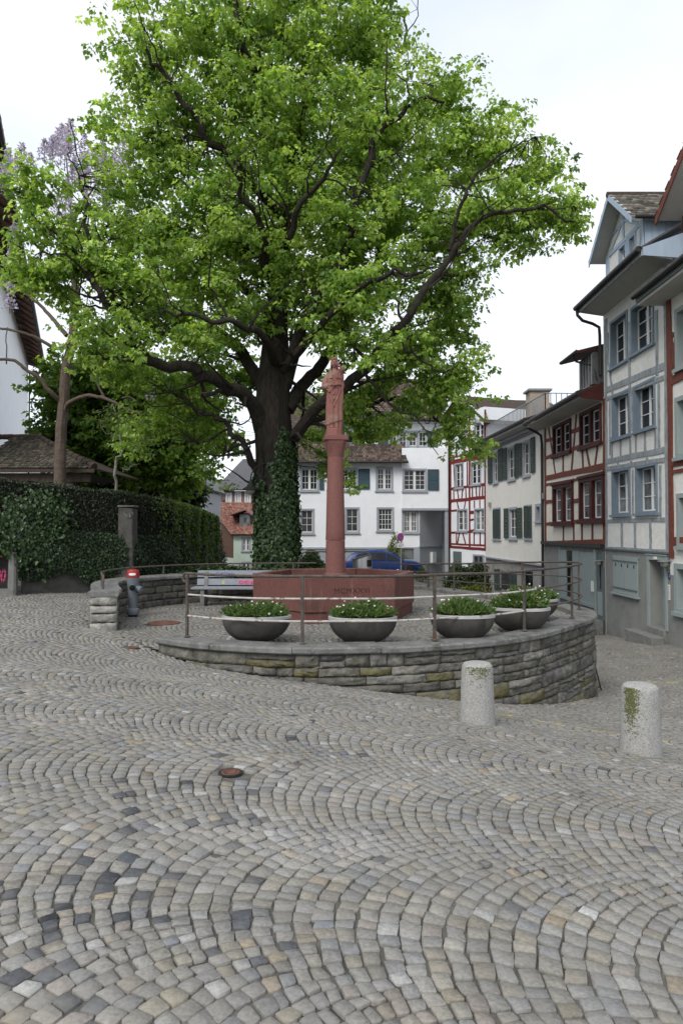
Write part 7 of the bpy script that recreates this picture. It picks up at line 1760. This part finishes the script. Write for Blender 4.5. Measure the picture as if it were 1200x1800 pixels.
LIMBS = [
 ([a_(483, 600), a_(488, 500, .1), a_(492, 380, .2), a_(490, 260, .1), a_(484, 120, 0), a_(470, -60, 0)], .38, .12),
 ([a_(465, 770), a_(442, 712, -.5), a_(395, 688, -1.1), a_(340, 668, -1.6), a_(280, 650, -2.0), a_(250, 612, -2.1), a_(205, 540, -2.2), a_(160, 470, -2.2), a_(110, 420, -2.1)], .30, .06),
 ([a_(160, 470, -2.2), a_(90, 410, -2.4), a_(30, 345, -2.5)], .08, .02),
 ([a_(205, 540, -2.2), a_(170, 420, -2.0), a_(150, 330, -1.9), a_(120, 270, -1.8)], .10, .02),
 ([a_(468, 690), a_(420, 610, .6), a_(370, 560, 1.2), a_(330, 480, 1.8), a_(260, 390, 2.2), a_(200, 330, 2.4)], .27, .05),
 ([a_(462, 850), a_(440, 800, -.3), a_(430, 770, -.4), a_(395, 735, -.6), a_(340, 712, -.8), a_(300, 690, -1.0)], .16, .04),
 ([a_(505, 720), a_(540, 660, .4), a_(575, 600, .7), a_(620, 540, .9), a_(660, 470, 1.0), a_(700, 380, 1.0), a_(745, 280, .9)], .28, .05),
 ([a_(500, 680), a_(525, 590, -.6), a_(560, 480, -1.1), a_(590, 360, -1.4), a_(640, 250, -1.6), a_(720, 200, -1.6), a_(780, 180, -1.6)], .27, .04),
 ([a_(515, 770), a_(570, 705, -.6), a_(640, 655, -1.2), a_(690, 600, -1.6), a_(735, 520, -1.8), a_(790, 440, -1.9), a_(850, 405, -1.9), a_(950, 380, -1.9), a_(1010, 390, -1.9)], .24, .03),
 ([a_(790, 440, -1.9), a_(820, 350, -1.8), a_(870, 290, -1.7), a_(940, 240, -1.6)], .09, .02),
 ([a_(515, 760), a_(580, 730, .6), a_(650, 712, 1.0), a_(720, 700, 1.2), a_(780, 740, 1.2), a_(830, 790, 1.2)], .15, .03),
 ([a_(490, 250, .1), a_(440, 120, -.6), a_(410, 30, -.9), a_(395, -80, -1)], .2, .06), ([a_(492, 300, .2), a_(540, 160, .8), a_(560, 60, 1.1), a_(600, -60, 1.3)], .2, .05),
 ([a_(490, 380, .2), a_(420, 290, -.8), a_(350, 230, -1.4), a_(290, 140, -1.8), a_(250, 70, -2)], .2, .04), ([a_(491, 340, .2), a_(560, 260, 1.2), a_(640, 190, 1.8), a_(700, 90, 2.0), a_(715, 20, 2)], .17, .04),
 ([a_(486, 520, .1), a_(470, 440, -1.4), a_(440, 360, -2.4), a_(420, 290, -3.0)], .2, .04), ([a_(486, 480, .1), a_(520, 420, -1.6), a_(560, 330, -2.6), a_(600, 260, -3.2)], .18, .04),
 ([a_(484, 560, .1), a_(400, 470, 1.6), a_(350, 380, 2.6), a_(300, 290, 3.2)], .2, .04), ([a_(486, 540, .1), a_(600, 440, 2.0), a_(680, 350, 3.0), a_(780, 300, 3.4), a_(880, 240, 3.4)], .2, .03),
 ([a_(486, 640, -.3), a_(440, 590, -1.8), a_(360, 560, -2.8), a_(290, 545, -3.2)], .17, .04), ([a_(500, 650, -.3), a_(580, 560, -2.0), a_(680, 500, -2.9), a_(760, 470, -3.3)], .18, .03),
 ([a_(700, 600, -1.6), a_(740, 640, -1.9), a_(790, 660, -2.0), a_(830, 640, -2.0)], .06, .015), ([a_(640, 655, -1.2), a_(690, 720, -1.6), a_(740, 760, -1.7), a_(770, 800, -1.7)], .06, .012)]
for i, (p, r0, r1) in enumerate(LIMBS): T.limb(p, r0 * .70, r1 * .7, 9 if r0 > .15 else 6, 7, .05, seed=i)
# side branches off the limbs
rb = np.random.default_rng(17)
for p, q in list(T.nodes)[::3]:
    if q < .03: continue
    d = unit(rb.normal(0, 1, 3) * np.array((1, 1, .5)) + unit(np.array(p) - np.array((TX, TY, 6.0))) * .9 + np.array((0, 0, .35))); l = rb.uniform(.8, 2.0) * (.5 + min(q, .2) * 4)
    m1 = p + d * l * .5 + rb.normal(0, .1, 3); T.limb([tuple(p), tuple(m1), tuple(p + d * l + np.array((0, 0, .15)) + rb.normal(0, .12, 3))], min(q * .5, .06), .012, 5, 4, .03, seed=99)
BL = [(318, 85, 168, 130, -.8, 2.3), (510, 50, 190, 150, 0, 3.0), (645, 75, 88, 120, .6, 2.0), (268, 240, 122, 105, -.8, 2.2), (470, 235, 190, 150, -.3, 3.6), (650, 255, 150, 140, -.3, 3.2), (785, 215, 88, 118, .2, 2.2), (868, 265, 92, 88, .4, 2.0), (945, 325, 80, 80, -.6, 1.6), (1000, 370, 46, 58, -1.4, 1.1), (905, 395, 105, 55, -1.2, 1.4), (830, 400, 120, 88, -.5, 2.2), (680, 420, 170, 115, -.3, 3.6), (480, 420, 190, 120, -.4, 3.8), (300, 410, 150, 115, -.4, 3.0), (160, 405, 85, 56, -1.6, 1.5), (200, 300, 30, 34, -1.6, .7), (60, 325, 64, 60, -2.2, 1.2), (120, 480, 85, 60, -2.0, 1.2), (215, 545, 135, 75, -1.6, 1.9), (370, 545, 125, 75, -.6, 2.6), (785, 520, 76, 62, -.6, 1.9), (725, 615, 95, 62, -.4, 1.9), (805, 665, 66, 52, -.5, 1.4), (775, 722, 85, 38, -.2, 1.1), (655, 690, 66, 62, .8, 1.3), (570, 530, 120, 70, -.3, 2.6), (330, 655, 92, 62, 1.2, 1.4), (395, 775, 48, 46, .9, 1.0), (300, 745, 60, 42, 1.4, 1.0), (845, 790, 32, 28, .6, .6), (635, 745, 45, 34, 1.2, .7), (545, 700, 38, 34, 1.4, .7), (610, 850, 34, 20, 1.0, .4), (440, 660, 42, 45, 1.9, .8), (880, 700, 18, 14, -.5, .4)]
BL += [(60, 480, 70, 45, -2.6, .9), (45, 410, 55, 45, -2.6, .9), (200, 470, 120, 60, -2.4, 1.1), (215, 585, 85, 50, -2.9, 1.0), (300, 700, 95, 50, .2, 1.0), (210, 660, 90, 45, -.6, .9), (370, 690, 70, 55, .8, 1.0), (255, 760, 60, 40, .8, .9), (380, 830, 50, 26, 1.2, .7), (720, 680, 90, 50, .6, 1.0), (800, 600, 55, 60, .2, 1.0), (620, 640, 55, 50, .9, .9), (800, 760, 50, 40, .4, .8), (330, 590, 70, 36, -2.6, .9), (620, 700, 55, 48, .6, .9), (556, 765, 36, 38, 1.5, .9), (590, 815, 40, 30, 1.5, .8), (625, 745, 75, 42, .9, 1.1), (560, 690, 45, 40, 1.6, .8), (700, 745, 60, 30, .7, .8), (590, 590, 70, 45, -1.6, 1.0), (130, 620, 50, 34, -2.4, .8), (620, 500, 90, 60, -2.4, 1.0), (665, 600, 60, 50, -2.5, .9)]
def blob(px, py, rx, ry, dy, rY):
    c = at(px, py, TY + dy); s_ = (TY + dy) / 1200; return (c.x, c.y, c.z, rx * s_, rY, ry * s_)
blobs = [(*blob(*b[:6]), 1.0) for b in BL]
blobs[35] = (*blobs[35][:6], .5)
blobs = list(blobs)
for i in (33,): blobs[i] = (*blobs[i][:6], .6)
for i in (20, 21, 22, 23, 24, 26, 27, 28, 29, 31, 32, 34): blobs[i] = (*blobs[i][:6], 1.35)
def free_of_statue(C):            # keep the sprays off the statue and the trunk's front
    ip = 600 + C[:, 0] / C[:, 1] * 1200; iy = 931 - (C[:, 2] - HC) / C[:, 1] * 1200
    return (np.hypot(C[:, 0] - FX, C[:, 1] - FY) < 1.0) & (C[:, 2] < 6.2) | ((np.abs(C[:, 0] - TX) < .75) & (C[:, 1] < TY) & (C[:, 2] < 5.9) & (C[:, 1] > TY - 2.5))
lind_p = [(.25, .375, .085), (.315, .45, .11), (.19, .305, .07), (.375, .505, .14), (.14, .245, .058)]
blobs = [(b[0], b[1], b[2], b[3], b[4] * .62, b[5], b[6]) for b in blobs]
foliage('crown', lin, blobs, 17500, 17, (.075, .14), lind_p, 71, tree=T, twigs=2600, avoid=free_of_statue, gapt=.33, cr=(.10, .30))
T.mb.build('limbs', M['bark'], lin, smooth=True)
# ivy on the trunk
r = np.random.default_rng(72); n = 12500; z = r.random(n) ** .95 * 4.6 - .1; a = r.uniform(R(-200), R(20), n)
ok = (z < 3.0 + .25 * np.sin(a * 13)) | ((a > R(-80)) & (z < 3.9 + .3 * np.sin(a * 5))) | ((a > R(-112)) & (z < 3.3)) ; ok &= ~((a < R(-118)) & (z > 3.0 + .3 * np.sin(a * 9))); ok &= ~((np.abs(a + R(106)) < R(7)) & (z > 2.5)); a, z = a[ok], z[ok]; n = len(a)
rr_ = np.interp(z, [p[0] for p in prof], [p[1] for p in prof]) * (1 + .05 * np.sin(5 * a + z * .5)) + .03 + np.abs(r.normal(0, .045, n)); xx = np.interp(z, [p[0] for p in prof], cxs)
P = np.stack([xx + rr_ * np.cos(a), TY + rr_ * np.sin(a), z], 1); Nn = unit(np.stack([np.cos(a), np.sin(a), np.full(n, .45)], 1) + r.normal(0, .38, (n, 3))); A = unit(np.array((0, 0, -1.0)) + r.normal(0, .4, (n, 3))); A = unit(A - Nn * (A * Nn).sum(1)[:, None])
L = r.uniform(.055, .11, n); c = np.array([(.026, .052, .016), (.036, .068, .02), (.02, .040, .014), (.052, .088, .026)])
leaves_mesh('ivy', P, A, Nn, L, L * .95, np.clip(c[r.integers(0, 4, n)] * r.normal(1, .2, (n, 1)), .005, 1), M['leafd'], lin, kind='stuff')

# ---- paulownia on the left: bare smooth limbs and lilac blossom -----------------
PX, PY = at(106, 900, 20.5).x, 20.5
pau = thing('paulownia_tree', 'smooth brown trunk with bare curving limbs and lilac blossom spikes, behind the hedge', 'tree', (PX, PY, .4))
T2 = Tree()
def b_(px, py, dy=0): return tuple(at(px, py, PY + dy))
for i, (p, r0, r1) in enumerate([([b_(106, 1000), b_(106, 850), b_(108, 740), b_(113, 660), b_(126, 590), b_(132, 500), b_(128, 430), b_(124, 380)], .20, .09),
   ([b_(106, 705), b_(92, 690, -.2), b_(72, 668, -.3), b_(45, 655, -.4), b_(22, 637, -.5), b_(-20, 634, -.6)], .075, .04), ([b_(114, 725), b_(122, 708, -.2), b_(150, 696, -.4), b_(185, 702, -.6), b_(215, 716, -.7), b_(258, 730, -.8)], .075, .03),
   ([b_(185, 702, -.6), b_(170, 672, -.6), b_(162, 662, -.6)], .04, .015), ([b_(215, 700, -.7), b_(228, 698, -.7), b_(245, 712, -.7)], .03, .012), ([b_(126, 600), b_(100, 612, -.3), b_(55, 590, -.5), b_(20, 580, -.6), b_(-20, 572, -.6)], .07, .03), ([b_(128, 590, 0), b_(150, 596, .1), b_(190, 598, .2)], .05, .02),
   ([b_(118, 590), b_(80, 545, .3), b_(45, 515, .4), b_(0, 488, .5)], .07, .03), ([b_(12, 640, -.5), b_(12, 590, -.5), b_(14, 575, -.5)], .02, .01), ([b_(128, 440), b_(100, 452, .2), b_(62, 430, .3), b_(45, 400, .3)], .06, .02), ([b_(126, 450), b_(150, 420, -.2), b_(160, 350, -.2)], .05, .02), ([b_(126, 400), b_(120, 320, 0), b_(118, 250, 0), b_(122, 215, 0)], .032, .008), ([b_(124, 400), b_(160, 340, .3), b_(200, 290, .5)], .05, .012), ([b_(126, 420), b_(90, 340, .3), b_(30, 280, .4)], .05, .012), ([b_(128, 470), b_(190, 400, .5), b_(235, 350, .7)], .05, .012)]):
    T2.limb(p, r0, r1, 9, 7, .010, seed=200 + i)
r = np.random.default_rng(81)
# blossom spikes: upright panicles of small bells
pan = [(118, 235), (95, 245), (105, 265), (130, 260), (20, 285), (32, 300), (8, 300), (150, 290), (170, 275), (200, 270), (215, 285), (180, 300), (140, 310), (120, 320), (160, 330), (190, 330), (110, 340), (150, 350), (210, 320), (235, 310), (130, 370), (175, 355), (205, 350), (15, 420), (25, 455), (22, 520), (60, 380), (90, 370), (215, 380), (240, 350), (270, 690), (300, 690), (290, 720), (190, 285), (225, 300)]
PP = []
for (px_, py_) in pan + [(a + 14, b - 12) for a, b in pan[:14]] + [(a - 16, b + 14) for a, b in pan[:10]]:
    c = np.array(b_(px_ + r.normal(0, 6), py_ + r.normal(0, 6), r.normal(0, .8) + (0 if py_ < 600 else 2.0))); h = r.uniform(.45, .85)
    T2.mb.tube([Vector(c - np.array((0, 0, h * .6))), Vector(c + np.array((0, 0, h * .5)))], [.012, .005], 4)
    k = 150; t = r.random(k); w = .21 * (1 - t) + .03; d = unit(r.normal(0, 1, (k, 3))); PP.append(c + np.stack([d[:, 0] * w, d[:, 1] * w, (t - .45) * h], 1))
PP = np.concatenate(PP); n = len(PP); A = unit(r.normal(0, 1, (n, 3)) + np.array((0, 0, -.6))); Nn = unit(np.cross(A, r.normal(0, 1, (n, 3)))); L = r.uniform(.06, .10, n)
leaves_mesh('blossoms', PP, A, Nn, L, L * .75, np.clip(np.array((.50, .455, .68)) * r.normal(1, .15, (n, 1)), .05, 1), M['petal'], pau, kind='stuff')
T2.mb.build('trunk', M['barkpale'], pau, smooth=True)

# ---- dense dark green tree beyond the hedge ------------------------------------
def simple_tree(name, lab, base, zbase, trunk_pts, bl, ncl, per, size, pal, seed, m='leaf', bark='bark', twigs=250, gapless=False, group=None):
    o = thing(name, lab, 'tree', (base[0], base[1], zbase), group); t_ = Tree()
    for i, (p, r0, r1) in enumerate(trunk_pts): t_.limb(p, r0, r1, 7, 6, .05, seed=seed + i)
    if bl: foliage('crown', o, bl, ncl, per, size, pal, seed, m, cr=(.2, .55), tree=t_, twigs=twigs)
    t_.mb.build('trunk', M[bark], o, smooth=True); return o
YC = 28.0
def c_(px, py, dy=0): return tuple(at(px, py, YC + dy))
def blobC(px, py, rx, ry, dy, rY, Y=YC):
    c = at(px, py, Y + dy); s_ = (Y + dy) / 1200; return (c.x, c.y, c.z, rx * s_, rY, ry * s_, 1.0)
simple_tree('chestnut_tree', 'dense dark green broadleaf tree beyond the hedge, left of the linden', (at(230, 900, YC).x, YC), 0, [([c_(200, 1000), c_(200, 800), c_(205, 660)], .35, .15), ([c_(203, 780), c_(260, 730, .5), c_(300, 690, .8)], .15, .04), ([c_(203, 760), c_(150, 720, -.5), c_(110, 690, -.8)], .15, .04)],
   [blobC(140, 690, 75, 70, 0, 2.2), blobC(110, 780, 50, 60, 0, 1.8), blobC(215, 670, 90, 70, .5, 2.5), blobC(210, 780, 100, 80, .3, 2.5), blobC(300, 760, 70, 70, .5, 2.2), blobC(310, 830, 50, 40, .4, 1.6), blobC(160, 835, 60, 35, .2, 1.6), blobC(340, 715, 55, 60, 1, 2)], 2600, 20, (.16, .28), [(.10, .185, .03), (.135, .225, .038), (.075, .14, .026), (.165, .26, .048)], 91, twigs=300)
YBi = 21.5
def d_(px, py, dy=0): return tuple(at(px, py, YBi + dy))
simple_tree('young_tree', 'slender pale young tree with few leaves behind the hedge', (at(217, 900, YBi).x, YBi), .3, [([d_(218, 960), d_(217, 860), d_(216, 800), d_(213, 750), d_(200, 715)], .06, .015), ([d_(217, 830), d_(230, 822), d_(245, 815)], .02, .006), ([d_(216, 790), d_(235, 775), d_(262, 770)], .022, .006), ([d_(214, 775), d_(195, 750), d_(178, 738)], .02, .006), ([d_(213, 760), d_(225, 740), d_(232, 722)], .018, .005)],
   [(*blobC(235, 770, 45, 36, 0, .8, YBi)[:6], 1), (*blobC(200, 735, 45, 28, 0, .8, YBi)[:6], 1)], 90, 10, (.06, .11), [(.09, .14, .03), (.11, .17, .035)], 92, bark='barkbirch', twigs=40)
# trees far behind, glimpsed between the houses
YD = 36
simple_tree('background_tree', 'dark tree mass between the grey house and the hedge', (at(290, 900, YD).x, YD), -.5, [([tuple(at(290, 1000, YD)), tuple(at(290, 850, YD))], .3, .15)], [(*blobC(285, 850, 60, 45, 0, 2.0, YD)[:6], 1), (*blobC(330, 870, 30, 25, 0, 1.5, YD)[:6], 1)], 700, 16, (.2, .34), [(.02, .036, .012), (.028, .045, .015)], 93, twigs=60)

# ================================================================ parked car
def car(loc, lab):
    o = thing('parked_car', lab, 'car', loc); cx, cy, cz = loc; Lc = 4.45
    # x from rear (-) to front (+): lower body half width, sill, belt, roof heights
    st = [(-2.22, .70, .45, .80, .80), (-2.16, .82, .32, .86, .98), (-1.9, .88, .26, .92, 1.30), (-1.4, .90, .24, .93, 1.475), (-.7, .90, .23, .92, 1.54), (0, .90, .23, .905, 1.52), (.45, .90, .23, .895, 1.40), (.95, .90, .23, .885, 1.10), (1.2, .90, .23, .88, .945), (1.7, .88, .24, .84, .90), (2.05, .80, .28, .74, .79), (2.22, .62, .36, .62, .66)]
    vs = []; n = 14
    for x, w, s_, b, t in st:
        tw = w * (.74 if t - b > .2 else .90)
        half = [(0, s_), (w * .8, s_), (w * .97, s_ + .10), (w, (s_ + b) / 2), (w * .97, b), (tw + (w - tw) * .12 if t - b > .2 else tw, b + (t - b) * .85), (tw * .8, t), (0, t + .01)]
        ring = half + [(-y, z) for y, z in reversed(half[1:-1])]
        vs += [(cx + x, cy + y, cz + z) for y, z in ring]
    n = len(ring); k = len(st); fs = [(i * n + j, (i + 1) * n + j, (i + 1) * n + (j + 1) % n, i * n + (j + 1) % n) for i in range(k - 1) for j in range(n)] + [tuple(range(n)), tuple(reversed([(k - 1) * n + j for j in range(n)]))]
    MB().add(vs, fs).build('body', M['carblue'], o, smooth=True)
    def side(x, zf, s=-1, e=.03):                                  # a point on the cabin side
        w = np.interp(x, [a[0] for a in st], [a[1] for a in st]); b = np.interp(x, [a[0] for a in st], [a[3] for a in st]); t = np.interp(x, [a[0] for a in st], [a[4] for a in st]); tw = w * .74
        y = (w * .97) + ((tw + (w - tw) * .12) - w * .97) * min(zf / .85, 1) + e; return (cx + x, cy + s * y, cz + b + (t - b) * zf)
    for s in (-1, 1):
        for q in (((-1.75, .12), (-.95, .10), (-.95, .78), (-1.5, .74)), ((-.85, .10), (.08, .10), (.08, .80), (-.85, .80)), ((.16, .10), (1.0, .10), (.55, .72), (.16, .80))):
            MB().poly([side(x, z, s) for x, z in q]).build('side_window', M['carglass'], o)
        for x in (-.9, .12): MB().box(cx + x - .008, cx + x + .008, cy + s * .906 - .004, cy + s * .906 + .004, cz + .32, cz + .86).build('door_gap', M['black'], o)
        for x in (-.75, .27): MB().box(cx + x - .1, cx + x + .1, cy + s * .915 - .012, cy + s * .915 + .012, cz + .78, cz + .81).build('door_handle', M['carblue'], o)
        MB().obox((cx + .98, cy + s * .98, cz + .95), (1, 0, 0), (0, 1, 0), (0, 0, 1), .07, .09, .07).build('mirror', M['black'], o, bevel=.03)
        MB().box(cx - 2.05, cx + 2.0, cy + s * .90 - .02, cy + s * .90 + .015, cz + .22, cz + .33).build('sill_trim', M['black'], o)
        for x in (-1.38, 1.38):
            w_ = MB().lathe((cx + x, cy + s * .72, cz + .335), [(.25, -.1), (.335, -.09), (.335, .17), (.30, .195), (.25, .195)], 26, (0, s, 0)).build('wheel', M['black'], o, smooth=True)
            mb = MB(); mb.lathe((cx + x, cy + s * .72, cz + .335), [(.25, .12), (.252, .19), (.225, .19), (.215, .14)], 24, (0, s, 0), cap=False)
            for j in range(5):
                a = 2 * math.pi * j / 5 + .3; d = Vector((math.cos(a), 0, math.sin(a))); mb.obox(Vector((cx + x, cy + s * .90, cz + .335)) + d * .12, d, Vector((-d.z, 0, d.x)), (0, 1, 0), .115, .026, .012)
            mb.lathe((cx + x, cy + s * .72, cz + .335), [(.06, .15), (.06, .20), (.002, .205)], 12, (0, s, 0)); mb.build('rim', M['steel'], w_)
            mb = MB(); P_ = [(cx + x + .40 * math.cos(a), cy + s * .895, cz + .335 + .40 * math.sin(a)) for a in np.linspace(-.2, math.pi + .2, 14)]; mb.tube(P_, .028, 6); mb.build('wheel_arch', M['black'], o)
    for s in (-1, 1):
        MB().obox((cx + 2.0, cy + s * .66, cz + .70), Vector((.75, s * .66, 0)).normalized(), Vector((-s * .66, .75, 0)).normalized(), (0, 0, 1), .02, .17, .05).build('headlight', M['lampglass'], o, bevel=.015)
        MB().obox((cx - 2.14, cy + s * .68, cz + .84), Vector((-.9, s * .4, 0)).normalized(), Vector((-s * .4, -.9, 0)).normalized(), (0, 0, 1), .02, .16, .06).build('tail_light', M['signred'], o, bevel=.015)
    MB().poly([(cx + 1.06, cy - .64, cz + 1.06), (cx + 1.06, cy + .64, cz + 1.06), (cx + .52, cy + .56, cz + 1.40), (cx + .52, cy - .56, cz + 1.40)]).build('windscreen', M['carglass'], o)
    return o
car((2.45, 40.0, -1.10), 'blue hatchback parked side-on in front of the white house')
# ---- no-parking sign ------------------------------------------------------------
sgx, sgy = at(704.5, 944, 33).x, 33.0
zs_ = at(704.5, 944, sgy).z; zg_ = g1(sgx, sgy)
sg = thing('parking_sign', 'round blue and red no-parking sign on a grey pole in front of the blue car', 'sign', (sgx, sgy, zg_))
MB().tube([(sgx, sgy, zg_ - .1), (sgx, sgy, zs_ + .2)], .035, 8).build('pole', M['galv'], sg)
sdr = Vector((-.70, -.714, 0)); srt = Vector((.714, -.70, 0)); sc_ = Vector((sgx, sgy, zs_))
MB().lathe(sc_ + sdr * .04, [(.20, 0), (.20, .015), (.195, .018)], 28, sdr).build('disc', M['signred'], sg)
MB().lathe(sc_ + sdr * .06, [(.145, 0), (.145, .004)], 28, sdr).build('face', M['signblue'], sg)
MB().obox(sc_ + sdr * .067, (srt - Vector((0, 0, 1))).normalized(), sdr, (srt + Vector((0, 0, 1))).normalized(), .145, .002, .022).build('slash', M['signred'], sg)
pz = at(704.5, 959, sgy).z
MB().box(sgx - .19, sgx + .17, sgy - .06, sgy - .04, pz - .1, pz + .1).build('plate', M['white'], sg)
mb = MB()
for k in range(2): mb.box(sgx - .14, sgx + .10 - .07 * k, sgy - .064, sgy - .061, pz + .02 - .06 * k, pz + .04 - .06 * k)
mb.build('plate_text', M['black'], sg)
# ---- short white marker post by the sign
wx, wy = at(699, 1000, 32).x, 32.0
wp = thing('marker_post', 'short white marker post at the foot of the parking sign', 'post', (wx, wy, g1(wx, wy)))
MB().lathe((wx, wy, g1(wx, wy) - .05), [(.06, 0), (.06, .95), (.05, .99), (.01, 1.0)], 12).build('tube', M['white'], wp, smooth=True)
print('objects', len(bpy.data.objects))
